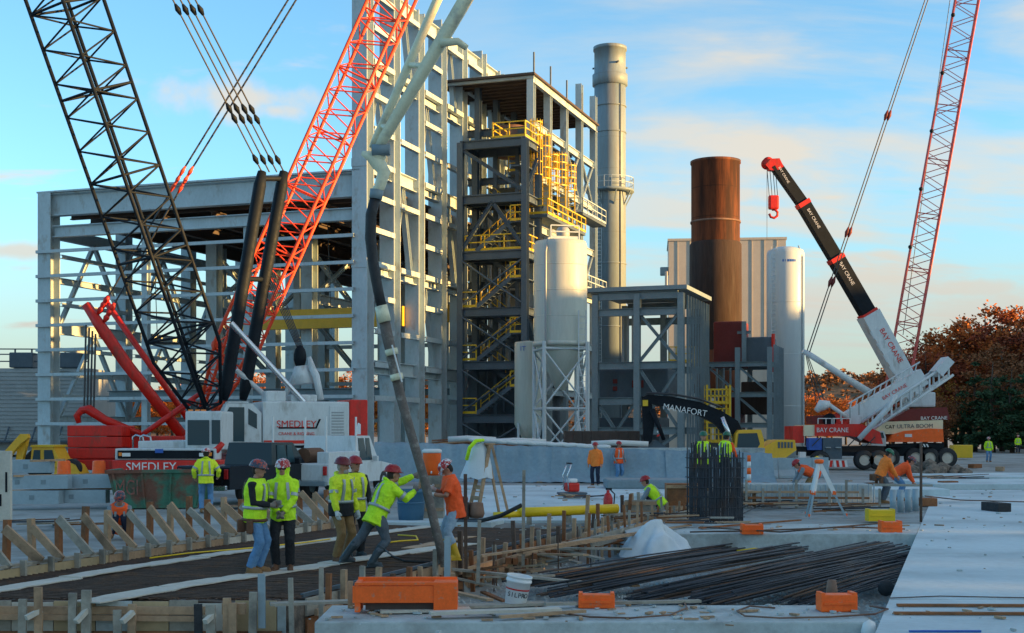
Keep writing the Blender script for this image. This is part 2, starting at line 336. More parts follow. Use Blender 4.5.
# ------------------------------------------------------------------ the setting: ground, hills, slabs
ANG = math.atan2(-0.331, 0.944)
UX = V((0.944, -0.331, 0)); VX = V((0.331, 0.944, 0))
def x_l(Y): return -7.68 + 0.336 * (Y - 19.8)       # form line with the diagonal braces
def x_r(Y): return -2.86 + 0.336 * (Y - 17.6)       # near edge of the rebar strip
def x_s(Y): return 5.0 + 0.34 * (Y - 17.5)          # edge of the finished slab
def gz(X, Y):
    if Y < 17.6 and X < 60: return -0.72
    if Y < 30.2 and X > x_r(Y) - 0.05 and X < x_s(Y) + 1.0: return -0.62 + 0.05 * math.sin(X * 2.1 + Y) * math.cos(Y * 1.7)
    if x_l(Y) < X < x_r(Y) and Y < 31.5: return -0.10
    if Y < 30.2 and 60 > X > x_s(Y): return -0.5
    d = math.sin(X * 0.31) * math.cos(Y * 0.27) * 0.03
    if X > 75 and Y < 158:                          # wooded rise to the right of the site
        t = min(1, (X - 75) / 40); t = t * t * (3 - 2 * t); e = min(1, (158 - Y) / 20)
        return d + 9.0 * t * e
    return d - 0.03
def axis(parts):
    out = []
    for a, b, s in parts:
        n = max(1, round((b - a) / s)); out += [a + (b - a) * i / n for i in range(n)]
    return out + [parts[-1][1]]
gx = axis([(-1500, -200, 260), (-200, -40, 20), (-40, -13, 2), (-13, 16, 0.3), (16, 60, 3), (60, 140, 6), (140, 400, 40), (400, 1800, 280)])
gy = axis([(-80, 0, 20), (0, 13, 2), (13, 34, 0.3), (34, 70, 2), (70, 220, 8), (220, 500, 40), (500, 3000, 300)])
b = MB(); nx = len(gx)
b.add([(x, y, gz(x, y)) for y in gy for x in gx], [(j * nx + i, j * nx + i + 1, (j + 1) * nx + i + 1, (j + 1) * nx + i) for j in range(len(gy) - 1) for i in range(nx - 1)], True)
tag(b.build('ground', 'ground'), kind='structure')
# far ridge
b = MB(); rx = axis([(-900, 1400, 14)]); ry = [430, 470, 520, 580, 680]
def hh(x, j):
    base = [0, 0.5, 0.92, 1.0, 0.8][j] * (11 + 9 * (0.5 + 0.5 * math.tanh((x - 90) / 60)) + 2.5 * math.sin(x * 0.013) + 1.5 * math.sin(x * 0.05 + 1))
    return base + (random.random() * 1.6 if j else -1)
b.add([(x + random.uniform(-4, 4), y, hh(x, j)) for j, y in enumerate(ry) for x in rx], [(j * len(rx) + i, j * len(rx) + i + 1, (j + 1) * len(rx) + i + 1, (j + 1) * len(rx) + i) for j in range(4) for i in range(len(rx) - 1)])
tag(b.build('hills', 'hill_wood'), kind='structure')
# finished slab on the right, poured in panels
slab = thing('concrete_slab', None, None); tag(slab, kind='structure')
ys = [12.5, 17.55, 24.0, 30.4, 38.0, 49.5]
for i in range(5):
    a, c = ys[i] + 0.006, ys[i + 1] - 0.006
    MB().prism([(x_s(a), a), (34, a), (34, c), (x_s(c), c)], -0.8, 0.0 - 0.004 * (i == 0)).build('slab_panel', 'concrete', slab)
b = MB(); b.box((1.0 - 0.02, 16.25, -0.39), (6.6, 1.5, 0.77), ch=0.02)
vs = []
for x, y, z in b.v: vs.append((min(x, x_s(y) - 0.01), y, z))
b.v = vs; tag(b.build('foundation_beam', 'concrete_dark'), kind='structure')
b = MB(); b.box((7.0, 30.0, -0.36), (9.0, 3.0, 0.74), ch=0.02)
b.v = [(min(x, x_s(y) - 0.01), y, z) for x, y, z in b.v]
tag(b.build('cross_beam', 'concrete_dark'), kind='structure')
b = MB(); b.prism([(-2.2, 32.4), (x_r(32.4) - 0.1, 32.4), (x_r(53) - 0.1, 53), (-3.5, 53)], -0.3, 0.03); tag(b.build('work_slab', 'concrete'), kind='structure')
b = MB(); b.prism([(-5.2, 31.3), (-0.5, 31.3), (-0.2, 32.1), (-5.0, 32.1)], -0.3, 0.06); tag(b.build('kerb', 'concrete'), kind='structure')
for (xa, xb, ya, yb, z) in ((9.6, 15.0, 45.2, 47.5, 0.22), (16.2, 30, 50.6, 56, 0.18), (19.5, 36, 60, 66, 0.12)):
    b = MB().box(((xa + xb) / 2, (ya + yb) / 2, z / 2 - 0.2), (xb - xa, yb - ya, z + 0.4), ch=0.02); tag(b.build('footing', 'concrete'), kind='structure')
# bed of the strip that is about to be poured
b = MB().prism([(x_l(17.4), 17.4), (x_r(17.4), 17.4), (x_r(31.2), 31.2), (x_l(31.2), 31.2)], -0.5, -0.06)
tag(b.build('strip_bed', 'gravel'), kind='structure')
# ------------------------------------------------------------------ steel-framed hall (local frame: x = u, y = v)
HC = V((-9.03, 80, 0))
hall = thing('steel_hall', 'tall pale grey steel building skeleton with open bays and a dark roof deck', 'building', HC, ANG)
ZL, ZT = 17.9, 29.9
def ib(n, a, b_, w_, h, m='steel_pale', up=(0, 0, 1), par=hall): return bar(n, a, b_, w_, h, m, par, 'ibeam', up)
sp = 3.93
tallv = [i * sp for i in range(8)]
# tall wall: heavy columns, girts and stepped bracing
for i, v in enumerate(tallv):
    zt = (34.5 if i == 0 else ZT + (0.5 if i % 2 else 0))
    ib('column', (0, v, -0.1), (0, v, zt), 1.0, 1.0, up=(0, 1, 0))
    for z in (6.2, 12.3, 18.4, 24.5):
        MB().box((0, v - 0.53, z), (1.04, 0.03, 0.5)).build('splice_plate', 'steel_pale', hall)
for i in range(7):
    v0, v1 = tallv[i] + 0.5, tallv[i + 1] - 0.5
    z = 4.2; k = 0
    while z < 29.5:
        if i % 2 == 0 or k % 2 == 0: bar('girt', (0.42, v0, z), (0.42, v1, z), 0.32, 0.32, 'steel_pale', hall, 'channel')
        z += 2.05; k += 1
    for q, z in enumerate((6.1, 12.2, 18.3, 24.4, 29.4)):
        ib('strut', (0.1, v0, z), (0.1, v1, z), 0.5, 0.85)
        if q < 4 and (i + q) % 2 == 0:
            zt_ = z + 5.9
            ib('brace', (-0.1, v0 + 0.1, z + 0.4), (-0.1, (v0 + v1) / 2, zt_ - 0.2), 0.34, 0.34)
            ib('brace', (-0.1, v1 - 0.1, z + 0.4), (-0.1, (v0 + v1) / 2, zt_ - 0.2), 0.34, 0.34)
# low hall front face u = -23 .. 0
for u in (-23.0,):
    ib('column', (u, 0, -0.1), (u, 0, ZL), 1.0, 1.0, up=(0, 1, 0))
ib('eave_beam', (-23.5, 0, ZL - 0.75), (-0.55, 0, ZL - 0.75), 0.6, 1.5)
MB().box((-11.8, -0.05, ZL + 0.06), (23.6, 0.9, 0.1)).build('coping', 'steel_pale', hall)
ib('girder', (-22.45, -0.1, ZL - 2.55), (-0.0, -0.1, ZL - 2.55), 0.5, 0.75)
for k in range(8):
    z = 14.0 - k * 1.62
    bar('girt', (-23.5, -0.62, z), (-0.3, -0.62, z), 0.2, 0.2, 'steel_pale', hall, 'channel')
# inner and rear columns
for v in (8.2, 16.5, 24.5, 33.0, 41.0):
    for u in (-23.0, -15.5, -8.0):
        ib('column', (u, v, -0.1), (u, v, ZL - 1.5), 0.85, 0.85, up=(0, 1, 0))
for u in (-18.5, -12.0, -5.2):
    ib('column', (u, 14.0, -0.1), (u, 14.0, ZL - 2), 0.55, 0.55, up=(0, 1, 0))
for u in (-15.5, -8.0):
    ib('wind_column', (u, 0.1, 0), (u, 0.1, ZL - 2.9), 0.42, 0.42, up=(0, 1, 0))
# left wall plane and rear wall, lit by the low sun through the frame
for z in (15.3, 12.2, 9.0, 6.0, 3.0):
    for v0, v1 in ((0.5, 7.8), (8.6, 16.1), (16.9, 24.1)):
        ib('strut', (-22.7, v0, z), (-22.7, v1, z), 0.4, 0.75 if z in (15.3, 9.0) else 0.4)
    if z < 15:
        for u0, u1 in ((-22.5, -16), (-15, -8.5), (-7.5, -0.6)):
            bar('girt', (u0, 24.4, z), (u1, 24.4, z), 0.3, 0.3, 'steel_pale', hall, 'channel')
for v0, v1 in ((0.6, 7.8), (8.6, 16.1), (16.9, 24.1)):
    for z0, z1 in ((3.2, 8.7), (9.3, 15.0)):
        ib('brace', (-22.6, v0, z0), (-22.6, (v0 + v1) / 2, z1), 0.26, 0.26); ib('brace', (-22.6, v1, z0), (-22.6, (v0 + v1) / 2, z1), 0.26, 0.26)
for u, z0 in ((-15.5, 6), (-8.0, 6), (-15.5, 10.5), (-8.0, 10.5)):
    ib('knee_brace', (u, 8.6, z0 + 4), (u, 15.9, z0 + 0.4), 0.3, 0.3)
for z in (13.8, 10.6, 7.6, 4.5):
    for v0, v1 in ((0.5, 7.8), (8.6, 16.1), (16.9, 24.1)):
        bar('girt', (-22.45, v0, z), (-22.45, v1, z), 0.25, 0.25, 'steel_pale', hall, 'channel')
for u in (-15.5, -8.0):
    for v0, v1 in ((8.7, 16.0), (17.0, 24.0)):
        ib('runway_girder', (u + 0.5, v0, 11.2), (u + 0.5, v1, 11.2), 0.4, 0.7); ib('brace', (u + 0.3, v0, 11.6), (u + 0.3, v1, 15.6), 0.25, 0.25)
for (u, v) in ((-19, 6), (-12.5, 10), (-6, 7), (-3.5, 15)): rod('hanging_cable', (u, v, ZL - 1.6), (u + 0.3, v, 9.0), 0.03, 'steel_dark', hall)
# roof deck under the eaves, with joists
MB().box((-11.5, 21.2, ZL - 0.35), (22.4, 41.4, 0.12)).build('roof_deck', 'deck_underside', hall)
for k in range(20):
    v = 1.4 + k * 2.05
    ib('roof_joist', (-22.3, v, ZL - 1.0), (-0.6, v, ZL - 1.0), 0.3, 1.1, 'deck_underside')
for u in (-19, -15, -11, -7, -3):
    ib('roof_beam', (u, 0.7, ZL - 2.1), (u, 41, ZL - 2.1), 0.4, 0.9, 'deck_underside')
# crane runway girder and bridge crane inside
for v in (7.2, 19.5):
    MB().beam((-13.0 if v < 10 else -10.0, v, 9.75 if v < 10 else 11.0), (-0.5, v, 9.75 if v < 10 else 11.0), 0.5, 1.3).build('crane_girder', 'crane_yellow', hall)
ib('runway_beam', (-22.2, 5.4, 4.6), (-0.6, 5.4, 4.6), 0.5, 0.8, 'steel_grey')
ib('runway_beam', (-22.2, 22.0, 5.2), (-0.6, 22.0, 5.2), 0.4, 0.5, 'steel_grey')
# ------------------------------------------------------------------ clad building and pipe rack, far left
lc = P(-60, 430, 112); lc.z = 0
lb = thing('clad_building', 'long grey ribbed metal-clad building with lit panels at the left edge', 'building', lc, R(3))
MB().box((3.2, 5, 4.0), (19, 10, 7.0)).build('wall', 'cladding_grey', lb)
for k in range(20):
    MB().box((3.2, -0.04, 0.95 + k * 0.33), (19, 0.09, 0.11)).build('wall_rib', 'cladding_grey', lb)
MB().box((4, -0.7, 1.3), (17, 1.2, 0.14)).build('awning', 'steel_dark', lb)
for k in range(7): bar('awning_bracket', (-3 + 2.2 * k, -0.1, 2.5), (-3 + 2.2 * k, -1.2, 1.4), 0.1, 0.1, 'steel_dark', lb)
for k in range(13):
    bar('rail_post', (-5 + k * 1.4, 0.2, 7.5), (-5 + k * 1.4, 0.2, 9.2), 0.12, 0.12, 'steel_dark', lb)
for z in (8.1, 8.7, 9.15): bar('rail', (-6, 0.2, z), (12.4, 0.2, z), 0.1, 0.1, 'steel_dark', lb)
for u in (1.0, 6.8, 10.8): MB().box((u, 0.6, 8.2), (2.0, 1.6, 1.3), ch=0.1).build('roof_unit', 'steel_dark', lb)
MB().lathe((0.1, 0.8, 7.5), [(0.9, 0), (0.9, 1.8), (0.55, 2.6), (0.7, 4.6)], 16).build('vent', 'cladding_beige', lb)
# ------------------------------------------------------------------ boiler frame, stair tower, silos, stacks
def rail_run(par, a, b_, h=1.05, m='yellow_paint', posts=None, toe=True, t=0.07):
    a = V(a); b_ = V(b_); n = posts or max(2, int((b_ - a).length / 1.1) + 1)
    bmx = MB()
    for i in range(n):
        p = a.lerp(b_, i / (n - 1)); bmx.beam(p, p + V((0, 0, h)), t, t)
    for z in (h, h * 0.55): bmx.beam(a + V((0, 0, z)), b_ + V((0, 0, z)), t, t)
    if toe: bmx.beam(a + V((0, 0, 0.1)), b_ + V((0, 0, 0.1)), 0.02, 0.16)
    return bmx.build('handrail', m, par)
bf = thing('boiler_frame', 'open boiler house frame with flat deck roof above the stair tower', 'building', HC, ANG)
v0, v1, u1, zr = 14.0, 30.0, 6.0, 26.7
def bi(n, a, b_, w_, h, m='steel_pale', up=(0, 0, 1)): return bar(n, a, b_, w_, h, m, bf, 'ibeam', up)
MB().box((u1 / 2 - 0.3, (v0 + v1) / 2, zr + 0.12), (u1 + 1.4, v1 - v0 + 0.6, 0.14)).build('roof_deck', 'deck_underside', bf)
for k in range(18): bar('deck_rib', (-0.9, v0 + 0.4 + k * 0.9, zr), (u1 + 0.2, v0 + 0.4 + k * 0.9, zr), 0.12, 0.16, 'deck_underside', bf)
bi('edge_beam', (-0.9, v0, zr + 0.05), (u1 + 0.3, v0, zr + 0.05), 0.3, 0.4); bi('edge_beam', (u1 + 0.2, v0, zr - 0.15), (u1 + 0.2, v1, zr - 0.15), 0.3, 0.7)
for i, v in enumerate((v0 + 0.2, 18, 22, 26, 30)):
    bi('column', (u1, v, 0), (u1, v, zr + (0 if i < 3 else 2.4)), 0.5, 0.5, up=(0, 1, 0))
    if i < 4: rod('lifting_post', (u1 + 0.2, v, zr), (u1 + 0.2, v, zr + 1.7), 0.07, 'steel_dark', bf)
    bi('column', (1.5, v + 1.5, 0), (1.5, v + 1.5, zr), 0.4, 0.4, 'steel_dark', up=(0, 1, 0))
for z in (23.5, 20.0, 16.4, 12.6, 8.8, 5.0):
    for va, vb in ((14.4, 17.7), (18.3, 21.7), (22.3, 25.7), (26.3, 29.7)):
        bi('strut', (u1, va, z), (u1, vb, z), 0.3, 0.5)
    for v in (16, 20.5, 25): bi('floor_beam', (0.6, v, z), (u1 - 0.3, v, z), 0.3, 0.5, 'steel_dark')
    MB().box((3.6, 23, z - 0.3), (3.8, 11.5, 0.08)).build('floor_grating', 'steel_dark', bf)
for va, vb, za, zb in ((14.4, 17.7, 8.8, 12.6), (18.3, 21.7, 12.6, 16.4), (22.3, 25.7, 16.4, 20), (26.3, 29.7, 20, 23.5), (26.3, 29.7, 12.6, 16.4), (22.3, 25.7, 20.0, 23.5), (18.3, 21.7, 5, 8.8)):
    bi('brace', (u1, va, za), (u1, vb, zb), 0.22, 0.22); bi('brace', (u1, vb, za), (u1, va, zb), 0.22, 0.22)
# yellow balconies on the lit side and inside
for (va, vb, z, ua, ub) in ((13.2, 22.5, 17.0, u1 + 0.2, u1 + 1.5), (22.5, 29, 18.6, u1 + 0.2, u1 + 1.3), (14, 18, 20.2, 4.4, u1 - 0.4), (24, 29.5, 13.0, u1 + 0.2, u1 + 1.2)):
    MB().box(((ua + ub) / 2, (va + vb) / 2, z - 0.12), (ub - ua, vb - va, 0.2)).build('balcony', 'steel_dark', bf)
    mm = 'yellow_paint' if va < 22 else 'steel_pale'
    rail_run(bf, (ub, va, z), (ub, vb, z), m=mm); rail_run(bf, (ua, va, z), (ub, va, z), m=mm)
# ladder cages
for (u, v, za, zb) in ((6.6, 15.6, 18.0, 23.0), (6.7, 21.5, 18.2, 22.0), (6.5, 14.0, 18.0, 23.6), (6.6, 17.5, 18.0, 22.0), (6.6, 19.5, 18.2, 22.4)):
    b = MB()
    for du in (-0.25, 0.25): b.beam((u + du, v, za), (u + du, v, zb), 0.07, 0.07)
    z = za + 0.3
    while z < zb: b.beam((u - 0.25, v, z), (u + 0.25, v, z), 0.05, 0.05); z += 0.35
    for k in range(5):
        zz = za + 1.8 + k * (zb - za - 2) / 4
        pts = [V((u + 0.42 * math.cos(a), v - 0.15 - 0.6 * math.sin(a), zz)) for a in [math.pi * q / 6 for q in range(7)]]
        for q in range(6): b.beam(pts[q], pts[q + 1], 0.05, 0.07)
    for q in range(7):
        a = math.pi * q / 6; p = V((u + 0.42 * math.cos(a), v - 0.15 - 0.6 * math.sin(a), 0)); b.beam(p + V((0, 0, za + 1.8)), p + V((0, 0, zb)), 0.04, 0.04)
    b.build('ladder_cage', 'yellow_paint', bf)
# vessels inside the frame
MB().lathe((3.6, 17, 21.9), [(1.3, 0), (1.3, 1.6), (1.0, 1.9), (1.0, 2.1)], 24).build('vessel', 'rusty_bare', bf)
MB().box((3.8, 23.5, 14), (3.2, 8, 9), ch=0.1).build('boiler_casing', 'cladding_grey', bf)
MB().box((3.2, 19, 3.5), (4.5, 8, 6), ch=0.1).build('ash_hopper', 'steel_dark', bf)
for k in range(5): rod('pipe', (2.2 + k * 0.7, 16.2, 6.5), (2.2 + k * 0.7, 16.2, 18.5), 0.16, 'cladding_grey', bf)
# stair tower (dark steel) in front of the boiler frame
st = thing('stair_tower', 'dark steel stair tower with yellow handrails zigzagging up beside the silo', 'tower', HC, ANG)
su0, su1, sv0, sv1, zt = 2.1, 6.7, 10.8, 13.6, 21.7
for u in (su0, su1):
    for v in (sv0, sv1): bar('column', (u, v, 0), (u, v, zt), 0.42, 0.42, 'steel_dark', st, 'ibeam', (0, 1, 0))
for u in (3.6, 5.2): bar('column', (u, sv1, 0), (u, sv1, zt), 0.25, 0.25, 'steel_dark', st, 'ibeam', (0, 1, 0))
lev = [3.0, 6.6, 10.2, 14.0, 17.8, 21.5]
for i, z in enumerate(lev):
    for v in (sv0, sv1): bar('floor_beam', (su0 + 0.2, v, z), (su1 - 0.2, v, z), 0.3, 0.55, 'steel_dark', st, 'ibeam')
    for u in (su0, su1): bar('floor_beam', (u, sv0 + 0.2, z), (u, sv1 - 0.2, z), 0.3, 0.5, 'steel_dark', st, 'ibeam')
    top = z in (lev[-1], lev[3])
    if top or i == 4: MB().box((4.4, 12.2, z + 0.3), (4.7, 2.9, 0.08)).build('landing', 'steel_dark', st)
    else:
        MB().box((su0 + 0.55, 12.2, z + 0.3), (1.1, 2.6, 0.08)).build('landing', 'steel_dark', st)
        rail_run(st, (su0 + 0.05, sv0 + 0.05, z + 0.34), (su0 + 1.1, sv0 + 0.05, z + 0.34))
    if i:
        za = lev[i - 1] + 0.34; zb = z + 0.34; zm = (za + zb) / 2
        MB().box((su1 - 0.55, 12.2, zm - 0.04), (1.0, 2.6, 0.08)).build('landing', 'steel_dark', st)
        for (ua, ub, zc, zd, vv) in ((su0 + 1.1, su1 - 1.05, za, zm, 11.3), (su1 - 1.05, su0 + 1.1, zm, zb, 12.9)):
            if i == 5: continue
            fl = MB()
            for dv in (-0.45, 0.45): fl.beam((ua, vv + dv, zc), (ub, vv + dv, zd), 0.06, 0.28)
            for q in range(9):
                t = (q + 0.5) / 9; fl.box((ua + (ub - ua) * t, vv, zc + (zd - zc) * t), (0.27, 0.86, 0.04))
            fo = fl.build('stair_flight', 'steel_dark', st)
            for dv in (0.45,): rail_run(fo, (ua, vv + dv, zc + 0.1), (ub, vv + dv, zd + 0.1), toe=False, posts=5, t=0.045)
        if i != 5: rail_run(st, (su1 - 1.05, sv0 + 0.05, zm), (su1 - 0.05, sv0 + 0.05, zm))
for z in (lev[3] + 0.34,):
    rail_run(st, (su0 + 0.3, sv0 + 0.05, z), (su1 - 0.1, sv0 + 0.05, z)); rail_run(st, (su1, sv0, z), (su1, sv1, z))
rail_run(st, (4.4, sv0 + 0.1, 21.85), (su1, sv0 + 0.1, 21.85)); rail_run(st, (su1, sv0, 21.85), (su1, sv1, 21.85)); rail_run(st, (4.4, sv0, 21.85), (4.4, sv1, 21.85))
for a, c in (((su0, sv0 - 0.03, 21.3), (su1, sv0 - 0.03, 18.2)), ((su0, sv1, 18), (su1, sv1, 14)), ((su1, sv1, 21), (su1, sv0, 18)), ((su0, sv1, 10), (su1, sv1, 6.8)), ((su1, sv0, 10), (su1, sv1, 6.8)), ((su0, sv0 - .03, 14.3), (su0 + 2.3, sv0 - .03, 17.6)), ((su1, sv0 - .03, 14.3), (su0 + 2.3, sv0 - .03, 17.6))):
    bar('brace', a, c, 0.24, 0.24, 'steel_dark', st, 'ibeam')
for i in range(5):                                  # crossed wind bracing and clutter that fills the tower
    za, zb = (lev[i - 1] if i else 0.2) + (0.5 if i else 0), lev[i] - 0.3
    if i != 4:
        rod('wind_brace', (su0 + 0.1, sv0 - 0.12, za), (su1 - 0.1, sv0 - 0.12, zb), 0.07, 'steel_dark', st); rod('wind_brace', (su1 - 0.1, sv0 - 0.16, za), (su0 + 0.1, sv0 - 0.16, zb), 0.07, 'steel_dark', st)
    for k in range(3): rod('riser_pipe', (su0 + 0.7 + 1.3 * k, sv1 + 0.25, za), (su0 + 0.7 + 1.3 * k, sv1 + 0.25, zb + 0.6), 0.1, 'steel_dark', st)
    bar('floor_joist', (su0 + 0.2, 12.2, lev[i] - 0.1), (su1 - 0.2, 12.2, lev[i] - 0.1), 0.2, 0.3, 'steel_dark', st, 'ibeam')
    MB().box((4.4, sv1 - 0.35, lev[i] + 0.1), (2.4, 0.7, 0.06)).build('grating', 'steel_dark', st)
# silo on legs
sc = P(560.5, 430, 78); sc.z = 0
si = thing('cement_silo', 'big cream silo on braced white legs in front of the stair tower', 'silo', sc, R(12))
MB().lathe((0, 0, 7.4), [(1.56, 0), (1.57, 0.1), (1.57, 5.7), (1.5, 5.95), (0, 6.1)], 48).build('shell', 'tank_cream', si)
MB().lathe((0, 0, 4.6), [(0.28, 0), (1.5, 2.75), (1.5, 2.8)], 40).build('hopper', 'tank_cream', si)
MB().lathe((0, 0, 7.2), [(1.62, 0), (1.66, 0.0), (1.66, 0.25), (1.6, 0.25)], 40).build('ring_beam', 'tank_cream', si)
legs = [V((x, y, 0)) for x, y in ((-1.3, -1.3), (1.3, -1.3), (1.3, 1.3), (-1.3, 1.3))]
for p in legs: rod('leg', p, p + V((0, 0, 7.4)), 0.115, 'tank_white', si)
for i in range(4):
    a, c = legs[i], legs[(i + 1) % 4]
    for za, zb in ((0.3, 3.4), (3.6, 6.9)):
        rod('brace', a + V((0, 0, za)), c + V((0, 0, zb)), 0.06, 'tank_white', si); rod('brace', c + V((0, 0, za)), a + V((0, 0, zb)), 0.06, 'tank_white', si)
    for z in (0.3, 3.5, 7.0): rod('ring_strut', a + V((0, 0, z)), c + V((0, 0, z)), 0.08, 'tank_white', si)
b = MB()
for dx in (-0.22, 0.22): b.beam((0.9 + dx, -1.62, 0), (0.9 + dx, -1.62, 9.2), 0.06, 0.06)
for k in range(26): b.beam((0.68, -1.62, 0.3 + k * 0.34), (1.12, -1.62, 0.3 + k * 0.34), 0.035, 0.035)
b.build('ladder', 'tank_white', si)
rail_run(si, (-0.8, -0.9, 13.4), (0.9, -0.9, 13.4), 0.8, 'tank_white')
for z in (8.9, 10.4, 11.9): MB().lathe((0, 0, z), [(1.57, 0), (1.58, 0.005), (1.58, 0.045), (1.57, 0.05)], 48).build('weld_ring', 'tank_cream', si)
MB().tube([(-1.2, -1.25, 0.6), (-1.2, -1.25, 12.6), (-1.0, -1.0, 13.4), (-0.6, -0.6, 13.6)], 0.07, 8).build('fill_pipe', 'cladding_grey', si)
MB().lathe((0.2, 0.2, 13.4), [(0.4, 0), (0.4, 0.7), (0.3, 0.85), (0, 0.9)], 14).build('vent_filter', 'cladding_grey', si)
tcn = P(528, 430, 82); tcn.z = 0
tk = thing('small_silo', 'slim grey upright tank standing left of the big silo', 'silo', tcn)
MB().lathe((0, 0, 2.6), [(0.3, -1.0), (0.84, 0), (0.84, 5.0), (0.8, 5.1), (0, 5.2)], 32).build('shell', 'tank_cream', tk)
for x, y in ((-0.6, -0.6), (0.6, -0.6), (0.6, 0.6), (-0.6, 0.6)): rod('leg', (x, y, 0), (x, y, 2.7), 0.08, 'tank_white', tk)
text('IT', 0.42, 'blue_paint', tk, face_M((-0.32, -0.86, 7.25), (1, 0, 0), (0, 0, 1)), name='blue_mark')
# tall grey stack
sk = P(610, 430, 126); sk.z = 0
stk = thing('tall_stack', 'tall slender grey exhaust stack with a banded cap and ring platform', 'chimney', sk)
MB().lathe((0, 0, 0), [(1.55, 0), (1.5, 30), (1.5, 35.2)], 48).build('shaft', 'stack_grey', stk)
MB().lathe((0, 0, 35.0), [(1.5, 0), (1.68, 0.1), (1.68, 1.1), (1.5, 1.25), (1.5, 3.4), (1.6, 3.42), (1.6, 3.75), (1.35, 3.76), (1.35, 2)], 48).build('cap', 'stack_grey', stk)
MB().lathe((0, 0, 24.9), [(1.5, 0), (2.3, 0), (2.3, 0.22), (1.5, 0.22)], 32).build('platform', 'steel_grey', stk)
b = MB()
for k in range(20):
    a = 2 * math.pi * k / 20; p = V((2.25 * math.cos(a), 2.25 * math.sin(a), 25.1)); b.beam(p, p + V((0, 0, 1.1)), 0.05, 0.05)
    a2 = 2 * math.pi * (k + 1) / 20; q = V((2.25 * math.cos(a2), 2.25 * math.sin(a2), 25.1))
    for z in (0.55, 1.1): b.beam(p + V((0, 0, z)), q + V((0, 0, z)), 0.05, 0.05)
b.build('handrail', 'steel_pale', stk)
for k in range(8):
    a = 2 * math.pi * k / 8 + 0.2; bar('bracket', (1.5 * math.cos(a), 1.5 * math.sin(a), 23.6), (2.2 * math.cos(a), 2.2 * math.sin(a), 24.9), 0.1, 0.1, 'steel_grey', stk)
for a in (2.6, 0.4, -1.2): rod('lug', (1.5 * math.cos(a), 1.5 * math.sin(a), 37), (1.85 * math.cos(a), 1.85 * math.sin(a), 37), 0.1, 'steel_dark', stk)
for z in (6, 12, 18, 30.5, 33): MB().lathe((0, 0, z), [(1.5, 0), (1.57, 0.01), (1.57, 0.12), (1.5, 0.13)], 40).build('flange', 'stack_grey', stk)
b = MB()
for dx in (-0.2, 0.2): b.beam((-1.1 + dx, -1.25, 0), (-1.1 + dx, -1.25, 25), 0.06, 0.06)
for k in range(70): b.beam((-1.3, -1.25, 0.3 + 0.35 * k), (-0.9, -1.25, 0.3 + 0.35 * k), 0.04, 0.04)
b.build('ladder', 'steel_pale', stk)
rod('conduit', (0.9, -1.3, 0), (0.9, -1.3, 35), 0.05, 'steel_dark', stk)
# rusty stack
rk = P(715.5, 430, 116); rk.z = 0
rs = thing('rusty_stack', 'wide brown rusted steel stack section rising beside beige building', 'chimney', rk)
MB().lathe((0, 0, 8.5), [(2.0, -3), (2.12, 0), (2.12, 17.1), (2.2, 17.12), (2.2, 17.35), (2.05, 17.36), (2.05, 14)], 56).build('shell', 'rusty_steel', rs)
for z in (12.0, 17.6, 20.4): MB().lathe((0, 0, z), [(2.12, 0), (2.2, 0), (2.2, 0.16), (2.12, 0.16)], 56).build('stiffener_ring', 'rusty_bare', rs)
MB().lathe((0, 0, 9.2), [(2.16, 0), (2.3, 0.4), (2.26, 9.3), (2.14, 9.5)], 40, a0=math.pi * 0.9, a1=math.pi * 2.04).build('scaffold_net', 'net_brown', rs)
for k in range(4):
    a = 0.5 + k * math.pi / 2; rod('leg', (1.8 * math.cos(a), 1.8 * math.sin(a), 0), (1.9 * math.cos(a), 1.9 * math.sin(a), 6), 0.2, 'steel_dark', rs)
# beige process building
bb = P(727, 430, 140); bb.z = 0
be = thing('beige_building', 'plain beige windowless block standing behind the rusty stack', 'building', bb, R(-6))
MB().box((0, 4, 11.2), (12.3, 8, 22.4)).build('wall', 'cladding_beige', be)
for k in range(9): MB().box((-5.2 + k * 1.3, -0.02, 11.2), (0.05, 0.05, 22.3)).build('panel_joint', 'cladding_beige', be)
MB().box((0, 4, 22.5), (12.5, 8.2, 0.25)).build('parapet', 'cladding_beige', be)
MB().box((-6.6, 0.4, 19.2), (0.9, 0.6, 0.9), ch=0.1).build('flood_light', 'steel_grey', be)
# white tank
wt = P(785.5, 430, 110); wt.z = 0
wk = thing('white_tank', 'tall smooth white cylindrical tank right of the steel frames', 'tank', wt)
MB().lathe((0, 0, 0), [(1.55, 0), (1.55, 16.9), (1.45, 17.2), (0.8, 17.45), (0, 17.5)], 56).build('shell', 'tank_white', wk)
for z in (4.2, 8.5, 12.8): MB().lathe((0, 0, z), [(1.55, 0), (1.565, 0), (1.565, 0.05), (1.55, 0.05)], 56).build('weld_ring', 'tank_white', wk)
for k, wd in enumerate((0.10, 0.05, 0.16, 0.13, 0.19, 0.12)):
    a = -1.9 + k * 0.13; MB().box(None, (wd, 0.01, 0.2), M=face_M((1.556 * math.cos(a), 1.556 * math.sin(a), 16.2), (-math.sin(a), math.cos(a), 0), (0, 0, 1)) @ Mx.Rotation(R(90), 4, 'X')).build('blue_mark', 'blue_paint', wk)
b = MB()
for dx in (-0.2, 0.2): b.beam((-1.2 + dx, -1.1, 0), (-1.2 + dx, -1.1, 17.4), 0.05, 0.05)
for k in range(49): b.beam((-1.4, -1.1, 0.3 + 0.35 * k), (-1.0, -1.1, 0.3 + 0.35 * k), 0.035, 0.035)
b.build('ladder', 'tank_white', wk)
MB().tube([(1.2, -1.1, 0.5), (1.2, -1.1, 16.5), (0.9, -0.8, 17.5)], 0.06, 8).build('vent_pipe', 'tank_white', wk)
